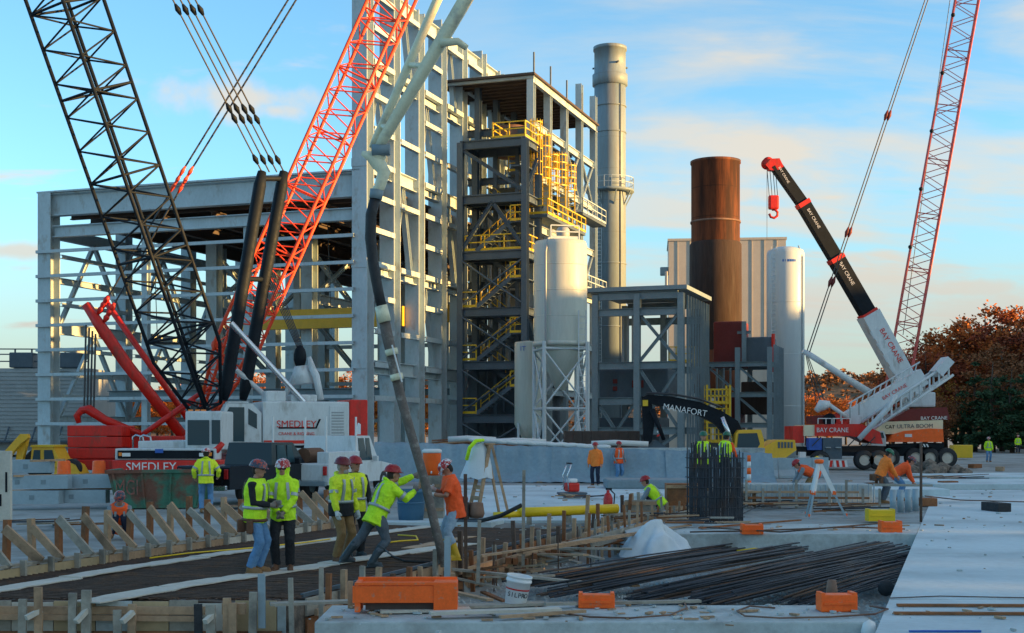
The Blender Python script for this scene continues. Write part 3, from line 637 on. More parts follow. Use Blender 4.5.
# grey equipment frame
gf0 = P(590, 430, 90); gf0.z = 0
gf = thing('grey_equipment_frame', 'grey steel equipment frame with crossed braces right of the silo', 'frame', gf0, ANG)
def gi(n, a, b_, w_, h, up=(0, 0, 1), m='steel_grey'): return bar(n, a, b_, w_, h, m, gf, 'ibeam', up)
for u in (0.4, 3.3, 6.3):
    for v in (0, 8): gi('column', (u, v, 0), (u, v, 11.4), 0.42, 0.42, (0, 1, 0))
for v in (0, 8):
    for z in (11.3, 10.2, 6.6, 4.2, 2.2): gi('beam', (0.6, v, z), (6.1, v, z), 0.35, 0.5)
MB().box((3.3, 4.0, 11.75), (6.9, 8.8, 0.28)).build('top_slab', 'steel_grey', gf)
for a, c in (((3.5, 0, 2.4), (6.1, 0, 6.3)), ((6.1, 0, 2.4), (3.5, 0, 6.3)), ((3.5, -.02, 6.9), (6.1, -.02, 10.0)), ((6.1, 0.1, 6.9), (3.5, 0.1, 10.0)), ((0.6, 0, 0.3), (3.1, 0, 4)), ((3.1, 0, 0.3), (0.6, 0, 4)), ((3.5, 0, 0.2), (6.1, 0, 2)), ((6.3, 0.2, 2.4), (6.3, 4.8, 6.3))):
    gi('brace', a, c, 0.2, 0.2)
for k in range(9): gi('side_post', (6.6, 0.7 + k * 0.9, 0), (6.6, 0.7 + k * 0.9, 11.3), 0.13, 0.13, (0, 1, 0))
MB().box((2.4, 3.0, 5.3), (5.4, 3.2, 2.3), ch=0.15).build('duct', 'steel_dark', gf)
MB().box((2.2, 3.0, 1.6), (4.6, 3.2, 3.0), ch=0.15).build('fan_house', 'steel_dark', gf)
for x, z in ((1.4, 5.6), (1.4, 5.1), (3.0, 5.4)): MB().box((x, 1.36, z), (0.3 if x < 2 else 0.8, 0.1, 0.3 if x < 2 else 0.5), ch=0.03).build('valve', 'red_dark', gf)
for k in range(4): rod('pipe', (1.9 + k * 0.35, 1.6, 6.6), (1.9 + k * 0.35, 1.6, 10.2), 0.1, 'cladding_grey', gf)
bar('standoff_post', (5.2, 0.4, 11.8), (5.2, 0.4, 12.9), 0.15, 0.15, 'cladding_beige', gf)
# open steel frame with red ducts
of0 = P(706, 430, 96); of0.z = 0
of = thing('duct_frame', 'grey steel frame holding dark red ducts below the rusty stack', 'frame', of0, ANG)
for u in (0.1, 2.3, 4.6):
    for v in (0, 5.5): bar('column', (u, v, 0), (u, v, 8.2 if u > 1 else 7.0), 0.34, 0.34, 'steel_grey', of, 'ibeam', (0, 1, 0))
for z in (7.0, 4.8, 2.6, 1.2):
    for v in (0, 5.5): bar('beam', (0.2, v, z), (4.5, v, z), 0.3, 0.36, 'steel_grey', of, 'ibeam')
    for u in (0.1, 4.6): bar('beam', (u, 0.2, z), (u, 5.3, z), 0.26, 0.32, 'steel_grey', of, 'ibeam')
for k in range(6): bar('side_post', (4.85, 0.5 + k * 0.9, 0), (4.85, 0.5 + k * 0.9, 8.4), 0.12, 0.12, 'steel_grey', of, 'ibeam', (0, 1, 0))
for a, c in (((2.4, 0, 4.6), (4.5, 0, 2.8)), ((2.4, 0, 6.8), (4.5, 0, 5.0)), ((2.4, 0, 2.4), (4.5, 0, 1.4)), ((2.4, 0, 0.1), (4.5, 0, 1.1)), ((0.2, 0, 6.8), (2.2, 0, 5.0))): bar('brace', a, c, 0.16, 0.16, 'steel_grey', of, 'ibeam')
MB().box((1.2, 3.6, 8.6), (2.2, 2.6, 3.4), ch=0.1).build('red_duct', 'red_dark', of)
MB().box((3.4, 3.6, 8.1), (2.0, 2.4, 2.0), ch=0.1).build('duct', 'steel_dark', of)
MB().box((3.3, 3.2, 4.6), (2.2, 2.4, 2.4), ch=0.1).build('duct', 'net_brown', of)
MB().box((1.2, 3.4, 3.4), (1.8, 2.4, 2.6), ch=0.1).build('red_duct', 'red_dark', of)
for k in range(4): rod('pipe', (0.5 + k * 0.5, 1.6, 0.4), (0.5 + k * 0.5, 1.6, 6.8), 0.09, 'steel_grey', of)
bar('mast', (2.5, 1.6, 7.0), (2.5, 1.6, 10.2), 0.3, 0.3, 'steel_grey', of, 'ibeam')
bar('cross_arm', (2.0, 1.6, 9.4), (3.0, 1.6, 9.4), 0.2, 0.2, 'steel_grey', of, 'ibeam')
rod('pipe', (4.5, 2.4, 6.5), (4.5, 2.4, 9.3), 0.14, 'red_paint', of)
# yellow stair and cage
yt0 = P(707, 430, 92); yt0.z = 0
yt = thing('yellow_stair_cage', 'bright yellow guarded stair cage between the two grey frames', 'stair', yt0)
for k in range(3):
    z = 1.4 + k * 1.35
    MB().box((0.8, 0.8, z), (1.6, 1.6, 0.08)).build('landing', 'yellow_paint', yt)
    rail_run(yt, (0, 0, z), (1.6, 0, z), 1.0, posts=7); rail_run(yt, (1.6, 0, z), (1.6, 1.6, z), 1.0, posts=5); rail_run(yt, (0, 1.6, z), (1.6, 1.6, z), 1.0, posts=7)
for u in (0, 1.6):
    for v in (0, 1.6): bar('post', (u, v, 0), (u, v, 5.4), 0.14, 0.14, 'yellow_paint', yt)
yp = P(676, 344, 89)
yb = thing('yellow_platform', 'small yellow railed platform on the upper side of the grey frame', 'platform', (yp.x, yp.y + 4, yp.z - 1.0))
MB().box((1.0, 0.6, 0), (2.0, 1.3, 0.1)).build('floor_plate', 'yellow_paint', yb)
rail_run(yb, (0, 0, 0), (2.0, 0, 0), posts=5); rail_run(yb, (2, 0, 0), (2, 1.2, 0), posts=3)
for u in (0.2, 1.8): bar('bracket', (u, 1.2, -1.2), (u, 0.1, -0.05), 0.08, 0.08, 'yellow_paint', yb)
# ------------------------------------------------------------------ cranes
def lattice(par, p0, p1, w_, h, m, bay, rc, rl, t0=0.0, t1=0.0, roll=0.0, e0=0.3, tub='tube'):
    M, l = frame(p0, p1, (0, 0, 1)); M = M @ Mx.Rotation(roll, 4, 'Z'); n = max(3, round(l / bay))
    def k(z):
        a = 1.0
        if t0 and z < t0: a = e0 + (1 - e0) * z / t0
        if t1 and z > l - t1: a = min(a, e0 + (1 - e0) * (l - z) / t1)
        return a
    def c(i, z): sx_, sy_ = ((-1, -1), (1, -1), (1, 1), (-1, 1))[i % 4]; return M @ V((sx_ * w_ / 2 * k(z), sy_ * h / 2 * k(z), z))
    zs = [l * i / n for i in range(n + 1)]
    brk = sorted({0.0, l} | ({t0} if t0 else set()) | ({l - t1} if t1 else set()))
    for i in range(4):
        MB().tube([c(i, z) for z in brk], rc, 6).build('chord', m, par)
    for i in range(4):
        for j in range(n):
            a, b_ = (c(i, zs[j]), c(i + 1, zs[j + 1])) if (j + i) % 2 else (c(i + 1, zs[j]), c(i, zs[j + 1]))
            rod('lacing', a, b_, rl, m, par)
        for j in range(0, n + 1, 5): rod('cross_bar', c(i, zs[j]), c(i + 1, zs[j]), rl * 1.3, m, par)
    return M, l
def wheel(par, p, r, wd, ax=(0, 1, 0), rim='steel_grey'):
    M, _ = frame(p, V(p) + V(ax)); t = MB().lathe((0, 0, -wd / 2), [(r * 0.55, 0), (r * 0.93, 0), (r, wd * 0.15), (r, wd * 0.85), (r * 0.93, wd), (r * 0.55, wd)], 24, M, cap=False).build('tyre', 'rubber', par)
    MB().lathe((0, 0, -wd / 2 + 0.02), [(0.08, 0.02), (r * 0.3, 0.02), (r * 0.5, wd * 0.12), (r * 0.56, 0), (r * 0.56, wd - 0.04), (0.08, wd - 0.06)], 18, M).build('rim', rim, t)
def ext(a, b_, k): return V(a) + (V(b_) - V(a)) * k
# ---- white crawler crane with the black boom
wc0 = P(285, 430, 60); wc0.z = 0
wcr = thing('crawler_crane', 'white crawler crane with black lattice boom, black mast and red counterweight', 'crane', wc0, 0)
def W(px, py, Y=60.0): return P(px, py, Y) - wc0
hM = Mx.Translation((0, 0, 0)) @ Mx.Rotation(R(180 + 20), 4, 'Z')      # +x of this frame points to the boom side
def hb(name, c, d, m, ch=0.04, par=wcr): return MB().box(None, d, M=hM @ Mx.Translation(c), ch=ch).build(name, m, par)
hs_ = hb('machinery_house', (-0.7, 0, 2.5), (3.9, 2.9, 2.05), 'white_paint', 0.08)
hb('access_door', (-2.1, 1.47, 2.45), (0.75, 0.04, 1.75), 'white_paint', 0.01, hs_)
for k in range(9): hb('louvre', (-2.1, 1.5, 2.0 + k * 0.13), (0.55, 0.03, 0.05), 'cladding_grey', 0, hs_)
hb('red_stripe', (0.1, 1.462, 1.72), (2.2, 0.02, 0.14), 'red_paint', 0, hs_)
hb('dark_panel', (-0.7, 1.462, 1.52), (3.6, 0.02, 0.1), 'boom_black', 0, hs_)
tm = hM @ face_M((-0.25, 1.475, 2.5), (-1, 0, 0), (0, 0, 1))
text('SMEDLEY', 0.44, 'red_paint', hs_, tm, bold=0.012); text('CRANE & RIGGING', 0.19, 'red_paint', hs_, tm @ Mx.Translation((0, -0.42, 0)))
MB().prism([(-0.85, -0.21), (0.85, -0.21), (1.05, 0.22), (0.95, 0.22), (0.8, -0.14), (-0.85, -0.14)], 0, 0.006, tm @ Mx.Translation((0.05, 0.02, -0.004))).build('black_slash', 'boom_black', hs_)
cabo = MB().prism([(1.3, 1.45), (3.1, 1.45), (3.1, 2.75), (2.8, 3.42), (1.7, 3.42), (1.3, 3.0)], -1.45, -0.35, hM @ Mx.Rotation(R(90), 4, 'X')).build('cab', 'white_paint', wcr)
MB().prism([(2.05, 1.75), (2.95, 1.75), (2.95, 2.75), (2.7, 3.25), (2.05, 3.25)], -1.47, -1.44, hM @ Mx.Rotation(R(90), 4, 'X')).build('side_window', 'dark_glass', cabo)
MB().prism([(1.5, 2.3), (1.88, 2.5), (1.88, 3.2), (1.5, 2.95)], -1.47, -1.44, hM @ Mx.Rotation(R(90), 4, 'X')).build('side_window', 'dark_glass', cabo)
hb('windscreen', (3.115, 0.9, 2.2), (0.03, 0.98, 1.0), 'dark_glass', 0.005, cabo)
hb('roof_rail', (2.3, 0.9, 3.47), (0.9, 0.9, 0.06), 'white_paint', 0.01, cabo)
for y in (-0.9, 0.0, 0.9):
    hb('counterweight', (-3.1, y, 2.55), (0.85, 0.88, 2.15), 'red_paint', 0.06)
hb('deck', (0, 0, 1.33), (5.6, 3.0, 0.22), 'white_paint', 0.03)
hb('carbody', (0, 0, 0.95), (2.6, 2.4, 0.5), 'white_paint', 0.05)
for s in (-1, 1):
    MB().prism([(-3.0, 0.45), (-2.75, 0.12), (-2.4, 0.0), (2.4, 0.0), (2.75, 0.12), (3.0, 0.45), (2.8, 0.9), (2.4, 1.02), (-2.4, 1.02), (-2.8, 0.9)], s * 1.9 - 0.4, s * 1.9 + 0.4, hM @ Mx.Rotation(R(90), 4, 'X')).build('track', 'rubber', wcr)
    hb('track_frame', (0, s * 2.31, 0.5), (4.4, 0.04, 0.4), 'white_paint', 0.01)
for (x, y, sx_, sz_) in ((0.6, 0.5, 0.9, 0.5), (-0.7, 0.3, 1.2, 0.35)): hb('winch_cover', (x, y, 3.5 + sz_ / 2), (sx_, 1.2, sz_), 'white_paint', 0.08)
lattice(wcr, W(206, 408, 58.6), ext(W(206, 408, 58.6), W(65, 0, 54.0), 1.5), 2.1, 2.1, 'boom_black', 0.70, 0.09, 0.043, t0=2.6, roll=R(12), e0=0.45)
# black mast
mt = [(W(224, 400, 59.0), W(262, 150 + 22, 61.5)), (W(243, 400, 60.6), W(284, 172, 62.8))]
for a, c in mt: MB().tube([a, a.lerp(c, 0.06), a.lerp(c, 0.94), c], [0.16, 0.29, 0.29, 0.2], 14).build('mast_leg', 'boom_black', wcr)
for t in (0.52, 0.97): rod('mast_cross_tie', mt[0][0].lerp(mt[0][1], t), mt[1][0].lerp(mt[1][1], t), 0.12, 'boom_black', wcr)
for k, t in enumerate((0, 0.33, 0.67, 1)):
    a = mt[0][1].lerp(mt[1][1], t); c = W(173 + 7.5 * k, 0, 57)
    rod('pendant', a, ext(a, c, 2.1), 0.035, 'cable', wcr)
    for q in (0.05, 0.3, 0.36, 0.92):
        p = a.lerp(c, q); MB().tube([p, p + (c - a).normalized() * 0.25, p + (c - a).normalized() * 0.5], [0.06, 0.13, 0.05], 8).build('pendant_link', 'boom_black', wcr)
mtop = mt[0][1].lerp(mt[1][1], 0.6)
for k in range(6):
    rod('mast_rope', mt[1][0].lerp(mt[1][1], 0.55) + V((0.1 * k - 0.1, 0, 0)), W(297 + k * 1.2, 347, 60.6), 0.022, 'cable', wcr)
blk = MB().ball(W(300, 357, 60.6), (0.3, 0.3, 0.55), 14).build('sheave_block', 'boom_black', wcr)
MB().tube([W(301, 366, 60.6), W(303, 384, 60.6)], [0.32, 0.62], 12).build('backhitch_guard', 'white_paint', wcr)
MB().tube([W(309, 357, 60.4), W(312, 368, 60.4), W(316, 376, 60.2), W(321, 400, 60.2)], [0.1, 0.17, 0.17, 0.15], 10).build('backhitch_leg', 'white_paint', wcr)
MB().tube([W(283, 400, 60.8), W(296, 372, 60.8)], 0.12, 8).build('backhitch_leg', 'white_paint', wcr)
rod('back_stay', W(231, 323, 58.4), W(304, 402, 59.2), 0.13, 'chrome', wcr); rod('back_stay', W(236, 370, 60.4), W(276, 405, 61.2), 0.12, 'white_paint', wcr)
# ---- red truck crane
rc0 = P(165, 430, 60); rc0.z = 0
rcr = thing('truck_crane', 'red and white lattice truck crane with red gantry and stacked red counterweight', 'crane', rc0, 0)
def Q(px, py, Y): return P(px, py, Y) - rc0
f0 = Q(117, 450, 52); f1 = Q(216, 450, 52)
def qb(name, xa, xb, ya, yb, Y, dep, m, ch=0.04, par=rcr):
    a = Q(xa, yb, Y); c = Q(xb, ya, Y); return MB().box(((a.x + c.x) / 2, a.y + dep / 2, (a.z + c.z) / 2), (c.x - a.x, dep, c.z - a.z), ch=ch).build(name, m, par)
qb('front_frame', 115, 216, 448.5, 460, 52.1, 1.0, 'white_paint')
fp = qb('grille_panel', 117.5, 213, 450.5, 458.5, 52.0, 0.3, 'boom_black', 0.01)
qb('front_bumper', 112, 220, 460.3, 474, 52.0, 1.2, 'red_paint')
text('SMEDLEY', 0.50, 'tool_white', rcr, face_M(Q(151, 467.3, 51.985), (1, 0, 0), (0, 0, 1)), bold=0.012, squeeze=0.98)
qb('number_plate', 155, 163, 449, 453, 51.9, 0.04, 'blue_paint', 0)
for x in (120, 210): qb('indicator', x - 1.5, x + 1.5, 452.5, 456, 51.93, 0.1, 'lamp_amber', 0.01, fp)
for x in (126, 203): qb('headlamp', x - 4, x + 4, 453, 456.5, 51.93, 0.1, 'tool_white', 0.01, fp)
qb('carrier_deck', 118, 214, 458, 485, 53.3, 12, 'red_dark', 0.05)
qb('hood', 138, 186, 441, 449, 53.5, 6, 'white_paint')
cb_ = qb('carrier_cab', 185, 222, 411, 450, 53.2, 2.2, 'white_paint', 0.08)
qb('windscreen', 187.5, 209, 420, 445, 53.14, 0.12, 'dark_glass', 0.02, cb_); qb('side_window', 211.5, 220, 420, 444, 53.14, 0.12, 'dark_glass', 0.02, cb_)
for x in (190, 197, 203): qb('roof_lamp', x - 2, x + 2, 409.5, 411.5, 53.4, 0.2, 'lamp_amber', 0.01, cb_)
MB().tube([Q(208, 453, 52.3), Q(217, 450, 52.3), Q(223, 443, 52.3)], [0.1, 0.14, 0.1], 6).build('fender', 'red_paint', rcr)
for x in (122, 205):
    for Y in (55, 57, 63, 65): p = Q(x, 470, Y); wheel(rcr, V((p.x, p.y, 0.55)), 0.55, 0.4, (1, 0, 0))
for k in range(4): qb('counterweight_slab', 67 + 0.3 * k, 122, 425.5 + k * 11.3, 436.2 + k * 11.3, 64.5, 2.2, 'red_paint', 0.05)
qb('machinery_house', 106, 184, 436, 464, 66, 2.6, 'red_paint', 0.06); qb('house_door', 112, 116, 438, 450, 65.95, 0.1, 'boom_black', 0.01)
MB().tube([Q(86, 304, 67), Q(103, 330, 67), Q(125, 362, 67), Q(183, 436, 67)], [0.26, 0.34, 0.34, 0.3], 4).build('gantry_mast', 'red_paint', rcr)
MB().tube([Q(106, 302, 68.5), Q(200, 436, 68.5)], 0.18, 4).build('gantry_mast', 'red_paint', rcr)
MB().tube([Q(79, 423, 66), Q(77, 416, 66), Q(82, 410, 66), Q(88, 409, 66), Q(105, 420, 66), Q(140, 434, 66)], [0.14, 0.2, 0.24, 0.25, 0.22, 0.18], 4).build('gantry_arm', 'red_paint', rcr)
for px, py in ((228, 388), (215, 400)): rod('gantry_strut', Q(140, 436, 66.5), Q(px - 20, py, 66.5), 0.12, 'red_paint', rcr)
for k in range(4): rod('gantry_rope', Q(86 + k * 3.2, 325 + k * 3, 66.8), Q(84 + k * 3.2, 414, 66.2), 0.05, 'cable', rcr)
for k, (xa, ya) in enumerate(((98, 314), (104, 322))):
    a = Q(xa, ya, 67); c = Q(182 + 8 * k, 172, 66.6); d = Q(288 + 8 * k, 0, 66.2); e = ext(c, d, 1.6)
    rod('pendant', a, c, 0.045, 'cable', rcr); rod('pendant', c, e, 0.045, 'cable', rcr)
    for q in (0.0, 0.06, 0.12): p = a.lerp(c, q * 0.9 + 0.86); MB().tube([p, p + (c - a).normalized() * 0.3, p + (c - a).normalized() * 0.6], [0.05, 0.11, 0.05], 8).build('pendant_link', 'boom_red', rcr)
    for q in range(3): p = a.lerp(c, 0.0 + 0.035 * q); MB().tube([p, p + (c - a).normalized() * 0.25, p + (c - a).normalized() * 0.5], [0.08, 0.17, 0.08], 8).build('gantry_sheave', 'red_paint', rcr)
lattice(rcr, Q(204, 420, 66.5), ext(Q(204, 420, 66.5), Q(392, 0, 65), 1.5), 1.95, 1.75, 'boom_red', 0.62, 0.095, 0.035, t0=4.0, roll=R(7), e0=0.3)
for px, py, r in ((217, 345, 0.28), (231, 334, 0.25), (224, 360, 0.28)): MB().lathe((0, 0, -0.12), [(0.1, 0), (r, 0), (r * 0.85, 0.12), (r, 0.24), (0.1, 0.24)], 20, frame(Q(px, py, 65.6), Q(px + 2, py + 1, 65.0))[0]).build('boom_sheave', 'boom_red', rcr)
b = MB()
for x in (0, 0.35): b.tube([Q(133, 449, 62) + V((x, 0, 0)), Q(133, 437, 62) + V((x, 0, 0)), Q(136, 435, 62) + V((x, 0, 0)), Q(143, 437, 62) + V((x, 0, 0)), Q(144, 449, 62) + V((x, 0, 0))], 0.05, 6)
b.build('exhaust_guard', 'chrome', rcr)
# ---- right: red superstructure crane with lattice boom and white base boom
bc0 = P(845, 430, 76); bc0.z = 0
bc = thing('lattice_crane', 'red crane with pink-red lattice boom and a thick white boom section leaning right', 'crane', bc0, 0)
def S(px, py, Y=76.0): return P(px, py, Y) - bc0
def sprism(name, pts, Y, dep, m, par=bc):
    M = Mx.Translation((0, Y, 0)) @ Mx.Rotation(R(90), 4, 'X'); return MB().prism([(S(x, y, Y).x, S(x, y, Y).z) for x, y in reversed(pts)], -dep, 0, Mx.Translation((0, S(0, 0, Y).y, 0)) @ Mx.Rotation(R(90), 4, 'X')).build(name, m, par)
ss = sprism('superstructure', [(815, 425), (838, 424), (862, 424), (880, 432), (883, 444), (872, 443), (862, 438), (850, 436), (815, 436)], 75, 2.8, 'red_paint')
text('BAY CRANE', 0.37, 'tool_white', ss, face_M(S(832.5, 430.2, 74.98), (1, 0, 0), (0, 0, 1)), bold=0.014, squeeze=0.92)
sprism('tail_block', [(793, 426), (804, 426), (804, 443), (793, 443)], 75.4, 2.4, 'red_paint'); sprism('cream_panel', [(804.2, 425), (814.8, 425), (814.8, 436), (804.2, 436)], 75.1, 2.6, 'cream_paint')
sprism('winch_housing', [(812, 416), (828, 415), (828, 424), (812, 424)], 75.8, 1.6, 'red_dark')
for x, r, m in ((829.5, 0.28, 'boom_black'), (837, 0.3, 'red_paint'), (844, 0.26, 'red_paint')): MB().lathe((0, 0, -0.5), [(r, 0), (r + 0.1, 0.02), (r + 0.1, 0.1), (r, 0.12), (r, 0.9), (r + 0.1, 0.92), (r + 0.1, 1.0), (r, 1.02)], 18, frame(S(x, 420, 76), S(x, 420, 77))[0]).build('winch_drum', m, bc)
sprism('chassis', [(806, 447), (884, 446), (884, 456), (806, 456)], 75.2, 2.6, 'boom_black')
sprism('engine_box', [(823, 438), (842, 438), (842, 459), (823, 459)], 74.6, 1.0, 'steel_dark'); sprism('blue_tank', [(809, 438), (822, 438), (822, 450), (809, 450)], 74.7, 0.8, 'blue_paint')
for k in range(9): sprism('chevron_stripe', [(822 + 2.8 * k, 460.5), (824.6 + 2.8 * k, 460.5), (825.6 + 2.8 * k if k > 3 else 823.6 + 2.8 * k, 467), (823 + 2.8 * k if k > 3 else 821 + 2.8 * k, 467)], 74.2, 0.06, 'red_paint' if k % 2 else 'tool_white')
for x in (815, 858, 872): wheel(bc, V((S(x, 0).x, 0, 0.55)) - V((0, 1.2, 0)), 0.55, 0.5, rim='cladding_beige')
lattice(bc, S(889, 432, 83.5), ext(S(889, 432, 83.5), S(967, 0, 83.5), 1.25), 1.4, 1.3, 'boom_pink', 0.70, 0.06, 0.026, t0=2.5, roll=R(-13), e0=0.35)
MB().tube([S(803, 351, 75), S(870, 393, 76)], [0.14, 0.22], 8).build('back_mast', 'white_paint', bc); MB().tube([S(807, 352, 77), S(868, 392, 77)], [0.12, 0.18], 8).build('back_mast', 'white_paint', bc)
for k in range(2):
    a = S(806 + 3 * k, 354, 76); c = S(925 + 3 * k, 0, 76)
    rod('pendant', a, ext(a, c, 1.3), 0.035, 'cable', bc)
    for q in (0.19, 0.33, 0.66): p = a.lerp(c, q); MB().tube([p, p + (c - a).normalized() * 0.3, p + (c - a).normalized() * 0.6], [0.05, 0.12, 0.05], 6).build('pendant_link', 'red_dark', bc)
for k in range(3): rod('mast_rope', S(806 + k, 356, 76), S(818 + 5 * k, 410, 76), 0.025, 'cable', bc)
rod('boom_rope', S(950, 0, 83.5), S(903, 335, 83.5), 0.025, 'cable', bc)
for k in range(5): p = S(953 - 10.7 * k, 15 + 58 * k, 82.8); MB().ball(p, 0.14, 8).build('rope_guide', 'boom_black', bc)
MB().tube([S(816, 411, 75.4), S(822, 405, 75.4), S(830, 404, 75.4)], [0.15, 0.34, 0.18], 8).build('hook_ball', 'white_paint', bc); MB().tube([S(828, 404, 75.4), S(848, 418, 75.4)], 0.12, 8).build('stay', 'white_paint', bc)
# white base boom
wb0, wb1 = S(846, 421, 76.2), S(944, 364, 76.2)
MB().beam(wb0, wb0.lerp(wb1, 0.78), 0.95, 0.95).build('base_boom', 'white_paint', bc)
dirb = (wb1 - wb0).normalized(); nrm = V((-dirb.z, 0, dirb.x))
text('BAY CRANE', 0.3, 'red_paint', bc, face_M(wb0.lerp(wb1, 0.48) + V((0, -0.49, 0)) + nrm * 0.1, dirb, nrm), bold=0.008)
for dn in (-0.65, 0.05):
    for dy in (-0.5, 0.5): MB().tube([wb0.lerp(wb1, 0.1) + nrm * (dn - 0.5) + V((0, dy, 0)), wb0.lerp(wb1, 1.0) + nrm * (dn - 0.1) + V((0, dy, 0))], 0.09, 6).build('boom_rail', 'white_paint', bc)
for k in range(9):
    t = 0.15 + 0.1 * k
    for dy in (-0.5, 0.5): rod('boom_lacing', wb0.lerp(wb1, t) + nrm * (-1.15 + 0.4 * t) + V((0, dy, 0)), wb0.lerp(wb1, t + 0.06) + nrm * (-0.45 + 0.4 * t) + V((0, dy, 0)), 0.06, 'white_paint', bc)
MB().beam(wb1 - dirb * 0.7 + nrm * -0.25, wb1 + dirb * 0.3 + nrm * 0.1, 1.3, 0.5).build('boom_head', 'white_paint', bc)
MB().tube([S(859, 439, 74), S(888, 408, 74), S(896, 395, 74)], [0.2, 0.22, 0.15], 4).build('lift_cylinder', 'white_paint', bc)
for k in range(4): MB().beam(S(832 + k * 9, 424 - k * 3, 74.2), S(832 + k * 9, 418 - k * 5, 74.2), 0.08, 0.08).build('deck_post', 'cladding_grey', bc)
# extra fittings on the red crane
for x in (812, 848, 866): rod('hydraulic_line', S(x, 446, 74.5), S(x + 9, 437, 74.5), 0.035, 'cable', bc)
for k in range(5): rod('deck_rail_post', S(818 + 8 * k, 424, 75.05), S(818 + 8 * k, 418.5, 75.05), 0.025, 'tool_white', bc)
rod('deck_rail', S(818, 418.5, 75.05), S(850, 418.5, 75.05), 0.025, 'tool_white', bc)
for x in (826, 836): sprism('access_step', [(x, 447), (x + 5, 447), (x + 5, 448), (x, 448)], 74.4, 0.4, 'cladding_grey')
sprism('outrigger_leg', [(800, 452), (806, 452), (806, 468), (800, 468)], 74.6, 0.5, 'tool_white'); sprism('outrigger_pad', [(797, 467.5), (809, 467.5), (809, 470), (797, 470)], 74.4, 0.9, 'steel_dark')
for k in range(12):
    t = 0.06 + 0.06 * k
    rod('boom_lacing', wb0.lerp(wb1, t) + nrm * 0.5 + V((0, -0.5, 0)), wb0.lerp(wb1, t + 0.05) + nrm * 0.85 + V((0, -0.5, 0)), 0.04, 'white_paint', bc)
rod('boom_rail', wb0.lerp(wb1, 0.08) + nrm * 0.85 + V((0, -0.5, 0)), wb0.lerp(wb1, 0.8) + nrm * 0.85 + V((0, -0.5, 0)), 0.05, 'white_paint', bc)
# ---- right: telescopic crane behind it
tcx = P(912, 430, 80); tcx.z = 0
tc_ = thing('telescopic_crane', 'telescopic crane with black extended boom, white base section and cream carrier body', 'crane', tcx, 0)
def T(px, py, Y=80.0): return P(px, py, Y) - tcx
def tprism(name, pts, Y, dep, m, par=tc_):
    return MB().prism([(T(x, y, Y).x, T(x, y, Y).z) for x, y in reversed(pts)], -dep, 0, Mx.Translation((0, T(0, 0, Y).y, 0)) @ Mx.Rotation(R(90), 4, 'X')).build(name, m, par)
cr = tprism('carrier_body', [(878, 422), (943, 420), (943, 434), (878, 434)], 78.4, 2.8, 'cream_paint')
text('ULTRA BOOM', 0.34, 'steel_dark', cr, face_M(T(915, 426.3, 78.38), (1, 0, 0.02), (0, 0, 1)), bold=0.008); text('CAT', 0.3, 'boom_black', cr, face_M(T(890, 427, 78.38), (1, 0, 0), (0, 0, 1)), bold=0.01)
tprism('engine_hood', [(888, 442), (893, 435), (905, 431), (930, 428.5), (943, 429), (944, 442)], 78.0, 2.6, 'orange_paint')
cwt = tprism('counterweight', [(889, 420.5), (910, 409), (947, 407), (950, 419.5), (905, 420.5)], 79, 3.0, 'red_dark')
text('BAY CRANE', 0.30, 'tool_white', cwt, face_M(T(934, 418.2, 78.98), (1, 0, 0.02), (0, 0, 1)), bold=0.008)
tprism('chassis', [(872, 445), (944, 443), (944, 455), (872, 457)], 78.2, 2.6, 'boom_black')
for x in (880, 905, 919, 936): wheel(tc_, V((T(x, 0).x, -1.9, 0.6)), 0.6, 0.5, rim='cladding_beige')
B0, B1, B2, B3, B4 = T(916, 402, 80), T(868, 314, 79.6), T(836, 259, 79.4), T(803, 204, 79.2), T(775, 165, 79)
bu = (B4 - B0).normalized(); bn = V((-bu.z, 0, bu.x))
wb = MB(); wb.beam(B0, B1, 1.1, 1.15); wbo = wb.build('base_section', 'white_paint', tc_)
for k in range(6): MB().box(None, (0.5, 0.06, 0.55), M=face_M(B0.lerp(B1, 0.15 + k * 0.13) + V((0, -0.56, 0)) + bn * 0.3, bu, V((0, 1, 0)))).build('reinforcing_plate', 'white_paint', wbo)
text('BAY CRANE', 0.44, 'red_paint', wbo, face_M(B0.lerp(B1, 0.62) + V((0, -0.57, 0)) + bn * -0.15, -bu, -bn), bold=0.02)
for (a, c, w_) in ((B1, B2, 0.82), (B2, B3, 0.70), (B3, B4, 0.58)):
    s_ = MB().beam(a - bu * 0.2, c, w_, w_ * 1.05).build('boom_section', 'boom_black', tc_)
    text('BAY CRANE', w_ * 0.36, 'tool_white', s_, face_M(c.lerp(a, 0.28) + V((0, -w_ / 2 - 0.02, 0)), -bu, -bn), bold=0.02)
    MB().beam(a - bu * 0.12, a + bu * 0.14, w_ + 0.16, w_ + 0.2).build('collar', 'red_paint', tc_)
MB().prism([(-0.35, -0.32), (0.2, -0.36), (0.45, 0.1), (0.3, 0.55), (-0.1, 0.48), (-0.35, 0.15)], -0.3, 0.3, face_M(B4, bu, bn)).build('boom_head', 'red_paint', tc_)
for s in (-1, 1): MB().lathe((0, 0, -0.06), [(0.06, 0), (0.34, 0), (0.3, 0.06), (0.34, 0.12), (0.06, 0.12)], 16, frame(B4 + V((-0.45, 0.2 * s, 0.1)), B4 + V((-0.45, 0.2 * s + 1, 0.1)))[0]).build('head_sheave', 'red_paint', tc_)
hk = T(773.5, 205, 79)
for dx in (-0.25, -0.08, 0.1, 0.25): rod('hoist_rope', hk + V((dx, 0, 0.5)), B4 + V((dx - 0.25, 0, 0)), 0.02, 'cable', tc_)
MB().box(hk + V((0, 0, 0.15)), (0.62, 0.4, 0.85), ch=0.12).build('hook_block', 'red_paint', tc_)
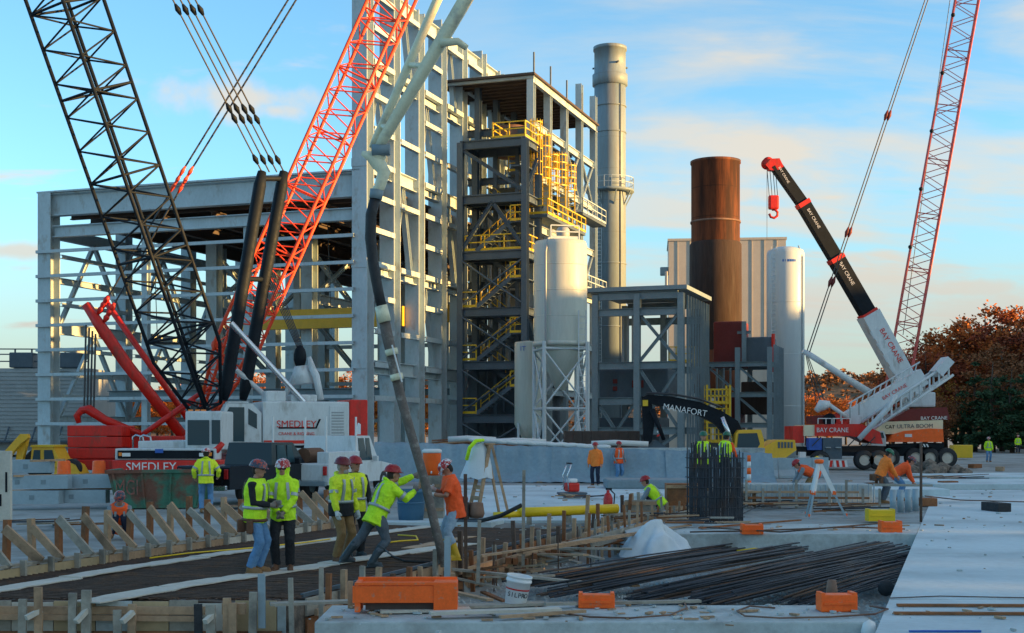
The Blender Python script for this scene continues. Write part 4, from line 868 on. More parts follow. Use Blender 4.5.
MB().tube([hk + V((0.26 * math.sin(a), 0, -0.62 - 0.26 * math.cos(a) + 0.1)) for a in [R(x) for x in (200, 160, 110, 60, 10, -40, -90)]], 0.08, 8).build('hook', 'red_paint', tc_)
rod('load_line', T(767, 166, 79), T(767, 240, 79), 0.015, 'cable', tc_)
MB().tube([T(897, 380, 79), T(908, 415, 79.4)], 0.2, 10).build('lift_cylinder', 'white_paint', tc_)
MB().box(T(918, 400, 80.2), (1.6, 1.8, 0.9), ch=0.1).build('turret', 'white_paint', tc_)
tprism('carrier_cab', [(872, 431), (884, 431), (886, 437), (886, 446), (871, 446)], 77.8, 2.0, 'white_paint')
tprism('cab_window', [(873, 432.5), (883, 432.5), (884.5, 438), (873, 438)], 77.75, 0.06, 'dark_glass')
for x in (897, 927): tprism('fender', [(x - 8, 447), (x - 6, 444.5), (x + 6, 444.5), (x + 8, 447)], 77.7, 0.5, 'boom_black')
for k in range(3): tprism('warning_stripe', [(920 + 3 * k, 444), (921.5 + 3 * k, 444), (923 + 3 * k, 447), (921.5 + 3 * k, 447)], 77.6, 0.04, 'tool_white')
tprism('mud_lamp', [(905, 434), (912, 434), (912, 437), (905, 437)], 77.97, 0.05, 'tool_white')
# ---- excavator
ex0 = P(760, 430, 70); ex0.z = 0
ex = thing('excavator', 'yellow excavator with a long arched dark boom behind the rebar cage', 'excavator', ex0, 0)
def E(px, py, Y=70.0): return P(px, py, Y) - ex0
def eprism(name, pts, Y, dep, m, par=ex):
    return MB().prism([(E(x, y, Y).x, E(x, y, Y).z) for x, y in reversed(pts)], -dep, 0, Mx.Translation((0, E(0, 0, Y).y, 0)) @ Mx.Rotation(R(90), 4, 'X')).build(name, m, par)
ec = eprism('cab', [(733, 459), (736, 434), (739, 430), (761, 429.5), (764, 440), (764, 458), (757, 463), (740, 463)], 68.9, 1.3, 'crane_yellow')
eprism('side_window', [(736, 457), (738.5, 433.5), (757, 433), (760, 444), (752, 457)], 68.85, 0.08, 'dark_glass', ec)
eprism('engine_house', [(764, 447), (777, 440), (795, 440), (796.5, 450), (783, 460), (764, 458)], 69.0, 2.4, 'crane_yellow')
for k in range(5): eprism('louvre', [(778 + 3.2 * k, 442), (780 + 3.2 * k, 442), (780 + 3.2 * k, 448), (778 + 3.2 * k, 448)], 68.97, 0.05, 'steel_dark')
for Y in (68.7, 70.9): eprism('track', [(728, 474), (732, 470), (790, 466), (796, 468), (798, 472), (792, 476), (734, 477)], Y, 0.6, 'rubber')
bo = eprism('boom', [(735, 446), (744, 434), (738, 421), (722, 411), (700, 402), (672, 396.5), (648, 394.5), (643, 397), (644, 402), (672, 408), (700, 416), (716, 424), (726, 436)], 69.6, 0.7, 'boom_black')
text('MANAFORT', 0.46, 'tool_white', bo, face_M(E(685, 412.2, 69.56) + V((0, 0, 0.10)), (1, 0, -0.17), (0, 0, 1)), bold=0.02, squeeze=0.95)
MB().tube([E(646, 393, 69.3), E(672, 394, 69.3), E(700, 399, 69.3), E(722, 407.5, 69.3)], 0.06, 6).build('hydraulic_line', 'cable', ex)
eprism('stick', [(642, 396), (651, 400), (655, 420), (652, 441), (648, 446), (644, 440), (643, 418)], 69.7, 0.5, 'boom_black')
eprism('yellow_pin', [(643, 400), (648, 400), (648, 406), (643, 406)], 69.5, 0.2, 'yellow_paint')
MB().tube([E(652, 409, 69.4), E(664, 440, 69.4)], [0.14, 0.1], 8).build('bucket_cylinder', 'boom_black', ex)
MB().tube([E(722, 417, 69.2), E(733, 444, 69.2)], 0.12, 8).build('lift_cylinder', 'chrome', ex)
eprism('bucket', [(640, 442), (656, 440), (668, 448), (664, 458), (650, 462), (640, 455)], 69.9, 1.2, 'steel_dark')
for k in range(3): eprism('warning_stripe', [(657, 427 + 4 * k), (661, 425 + 4 * k), (661, 427 + 4 * k), (657, 429 + 4 * k)], 69.4, 0.04, 'red_paint' if k != 1 else 'tool_white')
# ---- concrete pump boom reaching in from above, with its end hose
pb0 = G(441, 572); 
pj = P(379, 160, 21.3)
pu = thing('concrete_pump_boom', 'cream concrete pump boom with black rubber hose hanging to the workers', 'pump boom', (pb0.x, pb0.y, 0), 0)
def U(px, py, Y): return P(px, py, Y) - V((pb0.x, pb0.y, 0))
a0, a1 = U(376, 152, 21.3), U(470, -8, 20.2)
MB().tube([a0, a0.lerp(a1, 0.1), ext(a0, a1, 2.6)], [0.075, 0.115, 0.185], 4).build('boom_arm', 'pump_cream', pu)
c0, c1 = U(372, 148, 21.6), U(440, -6, 20.8)
MB().tube([c0, c0.lerp(c1, 0.1), ext(c0, c1, 2.6)], [0.055, 0.068, 0.085], 12).build('delivery_pipe', 'pump_cream', pu)
for t in (0.15, 0.55, 1.0, 1.5, 2.1): rod('pipe_clamp', ext(a0, a1, t), ext(c0, c1, t), 0.05, 'pump_cream', pu)
MB().tube([ext(a0, a1, 0.68) + V((0.03, -0.12, 0)), ext(a0, a1, 0.68) + V((0.30, -0.12, 0.02)), ext(a0, a1, 0.68) + V((0.44, -0.12, -0.08))], [0.07, 0.06, 0.05], 8).build('sensor_bracket', 'pump_cream', pu)
MB().ball(U(378, 156, 21.3), (0.13, 0.12, 0.13), 16).build('elbow_joint', 'pump_cream', pu)
MB().tube([U(362, 153, 21.3), U(370, 156, 21.3), U(378, 163, 21.3), U(384, 172, 21.3), U(380, 186, 21.3), U(376, 194, 21.3)], [0.04, 0.085, 0.12, 0.11, 0.09, 0.095], 14).build('elbow_pipe', 'pump_cream', pu)
MB().tube([U(372, 150, 21.2), U(390, 150, 21.2)], 0.09, 12).build('pivot_pin', 'steel_grey', pu)
MB().tube([U(377, 190, 21.3), U(375.5, 199, 21.3)], [0.115, 0.105], 14).build('hose_coupling', 'steel_grey', pu)
hpt = [(375.5, 197), (371, 215), (370.5, 238), (373, 262), (378, 290), (383, 312)]
MB().tube([U(x, y, 21.3) for x, y in hpt], [0.085, 0.09, 0.092, 0.09, 0.085, 0.08], 14).build('rubber_hose', 'hose_black', pu)
MB().tube([U(381, 306, 21.3), U(385, 322, 21.3)], 0.105, 14).build('hose_coupling', 'pump_cream', pu)
hp2 = [(384, 318), (387, 335), (391, 352), (395, 372), (401, 398), (410, 430), (424, 478), (436, 530), (445, 566)]
MB().tube([U(x, y, 21.35 + 0.0018 * (y - 318)) for x, y in hp2], [0.09, 0.095, 0.09, 0.085, 0.08, 0.078, 0.076, 0.076, 0.076], 14).build('end_hose', 'hose_muddy', pu)
for (x, y) in ((391, 352), (396, 377)): MB().tube([U(x, y - 3, 21.35), U(x + 1.5, y + 3, 21.35)], 0.105, 12).build('hose_clamp', 'pump_cream', pu)
rod('safety_rope', U(392, 345, 21.2), U(402, 382, 21.2), 0.014, 'tool_white', pu)
# ------------------------------------------------------------------ vehicles and mid-ground gear
def vehicle(name, label, cat, px, Y, rz, L_, W_, H_, body, bed=True):
    c = P(px, 430, Y); c.z = 0; t = thing(name, label, cat, c, rz); h = L_ / 2      # +x forward
    prof = [(-h, 0.45), (-h, 1.12), (-h + 0.05, 1.16), (h - 1.2, 1.14), (h - 0.15, 1.02), (h, 0.85), (h, 0.45)]
    MB().prism(prof, -W_ / 2, W_ / 2, Mx.Rotation(R(90), 4, 'X')).build('body', body, t)
    ca, cb2 = (-0.45, h - 1.25) if bed else (-h + 0.1, h - 1.25)
    cabn = MB(); cabn.add([(x, y, z) for (xa, xb, yy, z) in ((ca, cb2, W_ / 2 - 0.06, 1.13), (ca + 0.12, cb2 - 0.62, W_ / 2 - 0.16, H_)) for (x, y) in ((xa, -yy), (xb, -yy), (xb, yy), (xa, yy))], [(0, 3, 2, 1), (4, 5, 6, 7), (0, 1, 5, 4), (1, 2, 6, 5), (2, 3, 7, 6), (3, 0, 4, 7)])
    cb_o = cabn.build('cabin', body, t)
    def quad(n, pts, m='dark_glass'): MB().add(pts + [(V(p) + V((0, 0, 0.001))) for p in pts], [(0, 1, 2, 3)]).build(n, m, cb_o)
    rx0, rx1 = ca + 0.02, ca + 0.22
    MB().prism([(-0.62, 0), (0.62, 0), (0.55, 0.42), (-0.55, 0.42)], -0.02, 0.012, face_M((ca + 0.05, 0, 1.2), (0, -1, 0), (0.12, 0, H_ - 1.13))).build('rear_window', 'dark_glass', cb_o)
    for s in (-1, 1):
        yb, yt = s * (W_ / 2 - 0.055), s * (W_ / 2 - 0.145)
        for (xa, xb) in ((ca + 0.3, (ca + cb2) / 2 - 0.2), ((ca + cb2) / 2 - 0.1, cb2 - 0.75)):
            za, zb = 1.2, H_ - 0.08; k = (zb - za) / (H_ - 1.13)
            yy = lambda z: yb + (yt - yb) * (z - 1.13) / (H_ - 1.13) + s * 0.012
            vs = [(xa, yy(za), za), (xb + 0.12, yy(za), za), (xb, yy(zb), zb), (xa + 0.08, yy(zb), zb)]
            MB().add(vs + [(x, y - s * 0.02, z) for x, y, z in vs], [(0, 1, 2, 3), (7, 6, 5, 4), (0, 4, 5, 1), (1, 5, 6, 2), (2, 6, 7, 3), (3, 7, 4, 0)]).build('side_window', 'dark_glass', cb_o)
        for x in (-h + 1.0, h - 0.95): wheel(t, V((x, s * (W_ / 2 - 0.12), 0.4)), 0.4, 0.28)
        MB().box((-h - 0.01, s * (W_ / 2 - 0.12), 0.92), (0.05, 0.14, 0.3), ch=0.02).build('tail_lamp', 'red_gloss', t)
        MB().box((cb2 - 0.7, s * (W_ / 2 + 0.1), 1.25), (0.12, 0.2, 0.18), ch=0.03).build('mirror', body, t)
    MB().box((-h - 0.08, 0, 0.5), (0.14, W_ - 0.1, 0.16), ch=0.03).build('bumper', 'chrome' if body == 'truck_black' else 'steel_grey', t)
    MB().box((-h - 0.015, 0, 0.85), (0.03, W_ - 0.5, 0.5), ch=0.01).build('tailgate', body, t)
    MB().box((-h - 0.165, 0, 0.55), (0.01, 0.32, 0.16)).build('number_plate', 'steel_blue', t)
    return t, h
pk, h = vehicle('pickup_truck', 'black pickup truck parked behind the two talking workers', 'truck', 256, 42.5, R(66), 5.5, 1.95, 1.85, 'truck_black')
MB().prism([(-0.17, -0.04), (-0.07, -0.04), (-0.05, -0.075), (0.09, -0.075), (0.09, -0.04), (0.17, -0.04), (0.15, 0.04), (0.07, 0.04), (0.05, 0.075), (-0.09, 0.075), (-0.09, 0.04), (-0.17, 0.04)], 0, 0.012, face_M((-h - 0.032, 0, 0.92), (0, -1, 0), (0, 0, 1))).build('badge', 'yellow_paint', pk)
wtk, h = vehicle('utility_truck', 'white utility truck with service body and rear ladder rack posts', 'truck', 334, 46, R(74), 5.8, 2.15, 2.05, 'white_paint')
for s in (-1, 1): MB().box((-h + 1.35, s * 0.86, 1.28), (2.6, 0.42, 0.5), ch=0.02).build('tool_locker', 'white_paint', wtk)
for x in (-h + 0.1, -h + 2.6):
    for s in (-1, 1): rod('rack_post', (x, s * 0.95, 1.5), (x, s * 0.95, 2.7), 0.035, 'tool_white', wtk)
bar('compressor_tank', (-h + 0.4, 0, 1.4), (-h + 1.6, 0, 1.4), 0.26, 0.26, 'leather_brown', wtk, 'rod')
MB().prism([(0, 0), (0.5, 0), (0.5, 0.35), (0.3, 0.4)], 0, 0.02, Mx.Translation((-0.3, -0.9, 2.1)) @ Mx.Rotation(R(90), 4, 'X')).build('rack_flag', 'tarp_white', wtk)
# yellow backhoe loader, far left
bk0 = P(45, 430, 62); bk0.z = 0
bk = thing('backhoe', 'yellow backhoe loader with folded digging arm by the grey cladding', 'digger', bk0)
def K(px, py, Y=62.0): return P(px, py, Y) - bk0
def kprism(name, pts, Y, dep, m, par=bk):
    return MB().prism([(K(x, y, Y).x, K(x, y, Y).z) for x, y in reversed(pts)], -dep, 0, Mx.Translation((0, K(0, 0, Y).y, 0)) @ Mx.Rotation(R(90), 4, 'X')).build(name, m, par)
kprism('digging_arm', [(0, 459), (3, 453), (20, 434), (27, 434), (28, 438), (20, 444), (8, 458)], 61, 0.35, 'crane_yellow')
kprism('dipper', [(20, 435), (28, 436), (25, 450), (21, 464), (15, 466), (17, 450)], 61.4, 0.3, 'crane_yellow')
kc = kprism('cab', [(30, 467), (32, 447), (53, 447), (60, 461), (60, 467)], 61.6, 1.6, 'crane_yellow')
kprism('side_window', [(32, 462), (34, 450), (40, 450), (40, 464)], 61.55, 0.06, 'dark_glass', kc); kprism('side_window', [(44, 463), (44, 450), (52, 450), (55, 463)], 61.55, 0.06, 'dark_glass', kc)
kprism('hood', [(54, 464), (62, 459), (75, 465), (80, 474), (54, 474)], 61.7, 1.4, 'crane_yellow')
kprism('roof', [(30, 447), (31, 445), (53, 445), (54, 447)], 61.5, 1.9, 'yellow_paint')
wheel(bk, V((K(40, 0).x, 0, 0.7)), 0.7, 0.5, rim='yellow_paint'); wheel(bk, V((K(72, 0).x, 0, 0.45)), 0.45, 0.4, rim='yellow_paint')
# green dumpster
du0 = G(160, 508); du = thing('dumpster', 'battered green and rust dumpster below the red truck front', 'dumpster', (du0.x, 38.0, 0), R(4))
s_ = 1320 / 38.0
MB().add([(-1.2, 0, 0.0), (1.05, 0, 0.0), (1.05, 1.8, 0.0), (-1.2, 1.8, 0.0), (-1.45, -0.05, 1.02), (1.35, -0.05, 1.05), (1.35, 1.85, 1.05), (-1.45, 1.85, 1.02)], [(0, 3, 2, 1), (0, 1, 5, 4), (1, 2, 6, 5), (2, 3, 7, 6), (3, 0, 4, 7)]).build('hopper', 'dumpster', du)
for a, c in (((-1.48, -0.08, 1.05), (1.38, -0.08, 1.08)), ((1.38, -0.05, 1.08), (1.38, 1.88, 1.08)), ((-1.48, -0.05, 1.05), (-1.48, 1.88, 1.05))): MB().beam(a, c, 0.1, 0.1).build('rim', 'dumpster', du)
for k in range(4): MB().beam((-1.1 + k * 0.7, -0.02, 0.02), (-1.3 + k * 0.82, -0.08, 1.0), 0.06, 0.07).build('side_rib', 'dumpster', du)
text('MGI', 0.62, 'faded_red', du, face_M((-0.9, -0.075, 0.58), (1, 0, 0), (0, -0.05, 1)), squeeze=0.62, bold=0.01)
# blue-grey steel beams stacked at left
for i, (xa, xb, Y, z) in enumerate(((-5, 62, 38, 0.12), (60, 108, 38.4, 0.12), (6, 70, 38.2, 0.55), (48, 120, 38.7, 0.55), (14, 52, 39.0, 0.98))):
    a = P(xa, 430, Y); c = P(xb, 430, Y); lab = ['pale blue steel member at the bottom left of the stack', 'short pale blue steel member lowest beside the dumpster', 'pale blue steel member with square holes in middle layer', 'pale blue steel member sticking out toward the dumpster', 'short pale blue steel member on top of the left stack', 'topmost pale blue steel member on the left stack'][i]
    t = thing('steel_member', lab, 'steel beam', (a.x, Y, z), R(-2 + i), 'pale steel members stacked at left'); L_ = c.x - a.x
    bar('web', (0, 0, 0.2), (L_, 0, 0.2), 0.4, 0.38, 'steel_blue', t, 'box')
    for k in range(int(L_ / 0.75)): MB().box((0.4 + k * 0.75, -0.205, 0.2), (0.14, 0.012, 0.13), ch=0.003).build('bolt_plate', 'steel_grey', t)
for i, (xa, xb, z) in enumerate(((10, 110, 0.5), (12, 100, 0.93), (30, 45, 1.36))):
    a = P(xa, 430, 37.8); c = P(xb, 430, 37.8)
    tag(MB().beam((a.x, 37.9, z), (c.x, 39.4, z), 0.1, 0.06).build('timber_spacer', 'wood'), ['lowest timber spacer between the pale steel members', 'middle timber spacer between the pale steel members', 'upper timber spacer between the pale steel members'][i], 'timber', 'spacers in the steel stack')
pp = G(5, 520); bt = thing('post_panel', 'pale timber post at the left edge of the picture', 'post', (pp.x, pp.y, 0))
MB().box((0, 0, 0.85), (0.32, 0.14, 1.75), ch=0.01).build('post', 'board_pale', bt); MB().box((0.06, -0.075, 0.95), (0.05, 0.012, 0.5)).build('slot', 'boom_black', bt); MB().box((-0.1, -0.075, 0.5), (0.08, 0.012, 0.3)).build('slot', 'boom_black', bt)
def drum(px, py, Y, label):
    c = P(px, py, Y); t = thing('traffic_drum', label, 'traffic drum', (c.x, Y, 0)); z0 = max(0, c.z)
    MB().lathe((0, 0, 0), [(0.32, 0), (0.32, 0.06), (0.29, 0.07), (0.25, 0.95), (0.2, 1.0), (0, 1.0)], 20).build('shell', 'orange_paint', t)
    for z in (0.3, 0.65): MB().lathe((0, 0, z), [(0.284 - 0.045 * z, 0), (0.287 - 0.045 * z, 0.005), (0.278 - 0.045 * z, 0.15), (0.274 - 0.045 * z, 0.155)], 20).build('reflective_band', 'tool_white', t)
drum(99, 470, 54, 'orange and white traffic drum in front of the red counterweight')
drum(64, 470, 54, 'slim orange marker drum beside the yellow digger')
def cone(px, Y, h, label, grp):
    c = P(px, 430, Y); t = thing('traffic_cone', label, 'traffic cone', (c.x, Y, 0.0), 0, grp)
    MB().box((0, 0, 0.03), (0.4, 0.4, 0.05), ch=0.02).build('base', 'rubber', t); MB().lathe((0, 0, 0.05), [(0.16, 0), (0.04, h), (0, h)], 16).build('cone', 'orange_paint', t)
    MB().lathe((0, 0, 0.05), [(0.165 - 0.12 * 0.45, 0.45 * h), (0.168 - 0.12 * 0.45, 0.46 * h), (0.168 - 0.12 * 0.7, 0.69 * h), (0.165 - 0.12 * 0.7, 0.7 * h)], 16).build('reflective_band', 'tool_white', t)
cone(756, 58, 0.7, 'orange cone left of the pair by the barriers', 'orange cones'); cone(770, 60, 0.7, 'orange cone right of the pair by the barriers', 'orange cones')
p = P(749, 430, 46); mk = thing('channelizer', 'tall orange and white striped channelizer post behind the rebar cage', 'marker post', (p.x, 46, 0))
for k in range(6): MB().lathe((0, 0, 0.05 + k * 0.22), [(0.085 - 0.004 * k, 0), (0.082 - 0.004 * k, 0.22)], 16).build('band', 'orange_paint' if k % 2 else 'tool_white', mk)
MB().lathe((0, 0, 0), [(0.28, 0), (0.28, 0.05), (0.12, 0.06)], 16).build('base', 'rubber', mk)
# tarpaulin-covered wall across the middle
tw0 = P(390, 430, 60); tw1 = P(742, 430, 56)
tw = thing('tarp_covered_wall', 'long low wall covered with blue-grey tarpaulin panels across the middle', 'wall', ((tw0.x + tw1.x) / 2, 58, 0))
def tarp_panel(x0, x1, y0, y1, h0, h1, n=14):
    b = MB(); vs = []
    for j in range(7):
        t = j / 6
        for i in range(n + 1):
            s = i / n; hgt = (h0 + (h1 - h0) * s)
            wv = 0.05 * math.sin(i * 1.9 + x0) * t + 0.03 * random.random()
            vs.append((x0 + (x1 - x0) * s, y0 + (y1 - y0) * s + (0.9 - 0.9 * t) * -0.8 + wv - (0.5 if j == 0 else 0), hgt * min(1, t * 1.02) + 0.02 * math.sin(i * 1.3)))
    for i in range(n + 1): s = i / n; vs.append((x0 + (x1 - x0) * s, y0 + (y1 - y0) * s + 1.2, (h0 + (h1 - h0) * s) - 0.08))
    for i in range(n + 1): s = i / n; vs.append((x0 + (x1 - x0) * s, y0 + (y1 - y0) * s + 1.3, 0))
    b.add(vs, [(j * (n + 1) + i, j * (n + 1) + i + 1, (j + 1) * (n + 1) + i + 1, (j + 1) * (n + 1) + i) for j in range(8) for i in range(n)], True)
    return b.build('tarp_panel', 'tarp_blue', tw)
xs = [-8.2, -5.4, -2.8, -0.4, 2.2, 4.6, 7.0, 9.2]
for i in range(7): tarp_panel(xs[i] - 0.0, xs[i + 1] + 0.06, 0.5 - 0.12 * i, 0.4 - 0.12 * i, 1.72 - 0.07 * i, 1.66 - 0.07 * i)
MB().box((0.6, 1.0, 0.75), (17, 1.0, 1.4)).build('wall_core', 'concrete_dark', tw)
for i in range(13):                                # white sandbags along its top
    px = 478 + i * 10.2; c = P(px, 441.5 + 0.45 * i, 59); b = MB()
    b.ball((0, 0, 0), (0.42 + 0.14 * random.random(), 0.2, 0.115), 14)
    o = b.build('sandbag', 'sandbag', None, Mx.Translation((c.x, 58.6 + 0.02 * i, 1.80 - 0.026 * i)) @ Mx.Rotation(R(random.uniform(-14, 14)), 4, 'Z') @ Mx.Rotation(R(random.uniform(-5, 9)), 4, 'Y'))
    tag(o, 'white sandbag, ' + ORD[i] + ' from the left along the top of the tarp-covered wall', 'sandbag', 'white sandbags on the tarp wall')
for i, (px, Y, L_) in enumerate(((472, 60.6, 2.2), (520, 60.8, 2.4), (620, 60.5, 2.6))):
    c = P(px, 438, Y); o = MB().tube([(-L_ / 2, 0, 0), (-L_ * 0.1, 0.1, 0.05), (L_ / 2, 0, -0.02)], 0.13, 10).build('insulation_roll', 'sandbag', None, Mx.Translation((c.x, Y, 1.82 - i * .1)))
    tag(o, ['white roll of insulation at the left end of the sandbags', 'white roll of insulation lying behind the sandbags', 'white roll of insulation at the right end of the sandbags'][i], 'roll', 'white rolls behind the sandbags')
for i, (px, Y, w_, hgt, lab) in enumerate(((500, 66, 3.2, 0.5, 'long low pile of brown timber behind the left sandbags'), (455, 66, 2.2, 0.6, 'short brown timber pile behind the workers by the hall'))):
    c = P(px, 430, Y); t = thing('timber_pile', lab, 'timber pile', (c.x, Y, 1.2)); 
    MB().box((0, 0, -0.65), (w_, 1.2, 1.1)).build('trestle', 'wood_grey', t)
    for k in range(14): MB().beam((-w_ / 2 + random.uniform(-.3, .3), random.uniform(-.5, .5), 0.05 + 0.08 * (k // 2)), (w_ / 2 + random.uniform(-.3, .3), random.uniform(-.5, .5), 0.08 + 0.08 * (k // 2) + random.uniform(-.1, .15)), 0.1, 0.06).build('plank', 'wood_brown' if k % 2 else 'wood', t)
c = P(602, 430, 72); sk_ = thing('steel_skip', 'dark brown rectangular steel skip behind the tarp-covered wall', 'skip', (c.x, 72, 0.0))
MB().box((0, 0.8, 1.25), (4.1, 1.7, 1.9), ch=0.03).build('box', 'deck_underside', sk_)
for k in range(9): MB().box((-2.0 + k * 0.5, -0.08, 1.25), (0.09, 0.06, 1.85)).build('side_rib', 'deck_underside', sk_)
for x in (-1.4, 1.4): MB().box((x, 0.8, 0.15), (0.4, 1.6, 0.3)).build('runner', 'steel_dark', sk_)
# barrel, cooler, ladder set
c = G(411, 522); br = thing('blue_barrel', 'dark blue plastic barrel behind the leaning worker', 'barrel', (c.x, c.y, 0))
MB().lathe((0, 0, 0), [(0.26, 0), (0.30, 0.05), (0.33, 0.3), (0.335, 0.7), (0.36, 0.72), (0.36, 0.78), (0.33, 0.8), (0.31, 0.8), (0.30, 0.4)], 24).build('shell', 'blue_plastic', br)
MB().lathe((0, 0, 0.45), [(0.335, 0), (0.345, 0.01), (0.345, 0.04), (0.335, 0.05)], 24).build('hoop', 'blue_plastic', br)
c = P(432, 430, 33.5); bx_ = thing('gang_box', 'grey site storage crate carrying the orange water cooler', 'crate', (c.x, 33.5, 0))
MB().box((0, 0, 0.55), (0.62, 0.6, 1.1), ch=0.02).build('crate_body', 'wood_grey', bx_)
for z in (0.25, 0.85): MB().box((0, -0.31, z), (0.63, 0.02, 0.08)).build('batten', 'wood', bx_)
co = thing('water_cooler', 'orange round water cooler with white lid standing on the crate', 'cooler', (c.x, 33.5, 1.1))
MB().lathe((0, 0, 0), [(0.19, 0), (0.22, 0.05), (0.235, 0.55), (0.235, 0.57)], 20).build('body', 'orange_paint', co); MB().lathe((0, 0, 0.57), [(0.25, 0), (0.25, 0.07), (0.2, 0.1), (0, 0.1)], 20).build('lid', 'tool_white', co)
MB().tube([(0, -0.22, 0.1), (0, -0.28, 0.1), (0, -0.28, 0.05)], 0.02, 6).build('tap', 'tool_white', co)
c = P(424, 430, 34); tg = thing('leaning_pole', 'short timber pole leaning against the crate beside the barrel', 'timber', (c.x - 0.25, 33.0, 0)); rod('pole', (0, 0, 0), (0.28, 0.2, 1.25), 0.035, 'wood', tg)
def ladder(c, rz, label, hgt=2.0):
    t = thing('step_ladder', label, 'ladder', c, rz)
    for s in (-1, 1):
        bar('rail', (0.26 * s, -0.42, 0), (0.15 * s, 0, hgt), 0.05, 0.09, 'wood', t); bar('rear_rail', (0.26 * s, 0.5, 0), (0.15 * s, 0.06, hgt), 0.04, 0.06, 'wood', t)
    for k in range(1, 7):
        q = k / 7; bar('step', (-0.25 + 0.11 * q, -0.42 + 0.42 * q, hgt * q), (0.25 - 0.11 * q, -0.42 + 0.42 * q, hgt * q), 0.04, 0.1, 'wood', t)
    MB().box((0, 0.02, hgt + 0.02), (0.36, 0.25, 0.04), ch=0.01).build('top_cap', 'wood', t)
    return t
c = G(487, 520); ladder((c.x, c.y, 0.03), R(-62), 'wooden step ladder with a white sheet thrown over it', 1.85)
b = MB(); n = 12; vs = []
for j in range(9):
    for i in range(n + 1):
        a = i / n * 2 * math.pi; rr = 0.16 + 0.30 * (j / 8) ** 0.8 + 0.05 * math.sin(3 * a + j * 0.6) * (j / 8); vs.append((rr * math.cos(a) * 0.9, rr * math.sin(a) * 0.6, -0.11 * j + 0.03 * math.sin(5 * a)))
b.add(vs + [(0, 0, 0.04)], [(j * (n + 1) + i, j * (n + 1) + i + 1, (j + 1) * (n + 1) + i + 1, (j + 1) * (n + 1) + i) for j in range(8) for i in range(n)] + [(i, i + 1, 9 * (n + 1)) for i in range(n)], True)
cl_ = b.build('cloth', 'tarp_white', None, Mx.Translation((c.x - 0.22, c.y - 0.05, 1.93))); tag(cl_, 'white cloth draped over the top of the wooden ladder', 'cloth')
b = MB().tube([(-0.28, -0.2, -0.42), (-0.2, -0.28, -0.12), (-0.05, -0.26, 0.05), (0.14, -0.1, 0.07)], [0.045, 0.05, 0.05, 0.04], 8); vv = b.build('draped_vest', 'hivis', None, Mx.Translation((c.x - 0.22, c.y - 0.08, 1.93))); tag(vv, 'lime safety vest draped over the white cloth on the ladder', 'vest')
# pump / compressor engine below the ladder
c = G(468, 524); en = thing('site_pump', 'small dirty engine pump on the slab below the ladder', 'pump', (c.x, c.y, 0.03))
MB().box((0, 0, 0.05), (0.8, 0.5, 0.08)).build('skid', 'steel_dark', en); MB().box((-0.15, 0, 0.3), (0.35, 0.4, 0.4), ch=0.05).build('engine', 'rubber', en)
MB().box((-0.15, 0, 0.56), (0.3, 0.3, 0.14), ch=0.05).build('fuel_tank', 'red_dark', en); MB().lathe((0.2, 0, 0.12), [(0.16, 0), (0.2, 0.1), (0.16, 0.36), (0, 0.38)], 14).build('pump_body', 'rusty_bare', en); MB().box((-0.32, -0.22, 0.42), (0.14, 0.06, 0.16), ch=0.03).build('filter', 'tool_white', en)
o = MB().tube([G(480, 521, 0.1), G(500, 516, 0.3), G(522, 505, 0.55)], 0.05, 8).build('suction_hose', 'rubber'); tag(o, 'black hose rising from the engine pump to the yellow pipe', 'hose')
# plate compactor
c = G(572, 497); pc = thing('plate_compactor', 'red plate compactor with upright chrome handle on the slab', 'compactor', (c.x, c.y, 0.03), R(20))
MB().prism([(-0.35, 0.0), (0.35, 0.0), (0.45, 0.1), (0.42, 0.13), (-0.42, 0.13), (-0.45, 0.1)], -0.28, 0.28, Mx.Rotation(R(90), 4, 'X')).build('base_plate', 'steel_dark', pc)
MB().box((0, 0, 0.3), (0.42, 0.4, 0.3), ch=0.06).build('engine', 'red_paint', pc); MB().box((0.0, 0, 0.52), (0.3, 0.32, 0.14), ch=0.05).build('fuel_tank', 'tool_white', pc)
for s in (-1, 1): MB().tube([(-0.2, 0.2 * s, 0.2), (-0.25, 0.2 * s, 0.7), (-0.1, 0.2 * s, 1.1)], 0.022, 6).build('handle_tube', 'chrome', pc)
MB().tube([(-0.1, -0.22, 1.1), (-0.1, 0.22, 1.1)], 0.03, 6).build('grip', 'rubber', pc)
# yellow pipe, red extinguisher, white buckets
a, c = G(519, 512, 0.32), G(617, 509, 0.32)
yp_ = thing('yellow_pipe', 'long bright yellow pipe lying on stands on the slab', 'pipe', (a.x, a.y, 0.03)); d = c - a
MB().tube([(0, 0, 0.28), (d.x * 0.3, d.y * 0.3, 0.28), (d.x, d.y, 0.30)], 0.115, 16).build('pipe_run', 'yellow_pipe', yp_); MB().tube([(-0.6, -0.1, 0.22), (0.05, 0, 0.24)], 0.075, 12).build('pipe_end', 'yellow_pipe', yp_)
for t in (0.1, 0.5, 0.9): MB().box((d.x * t, d.y * t, 0.08), (0.12, 0.4, 0.17)).build('stand', 'wood_grey', yp_)
c = G(608, 519); fe = thing('fire_extinguisher', 'red fire extinguisher standing at the end of the yellow pipe', 'extinguisher', (c.x, c.y, 0.03))
MB().lathe((0, 0, 0), [(0.1, 0), (0.12, 0.03), (0.12, 0.5), (0.08, 0.6), (0.04, 0.64), (0.04, 0.7), (0, 0.7)], 18).build('cylinder', 'red_gloss', fe); MB().box((0.02, 0, 0.73), (0.16, 0.03, 0.05), ch=0.01).build('valve', 'boom_black', fe); MB().tube([(0.05, 0, 0.72), (0.17, 0, 0.6), (0.14, -0.02, 0.25)], 0.018, 6).build('hose', 'rubber', fe)
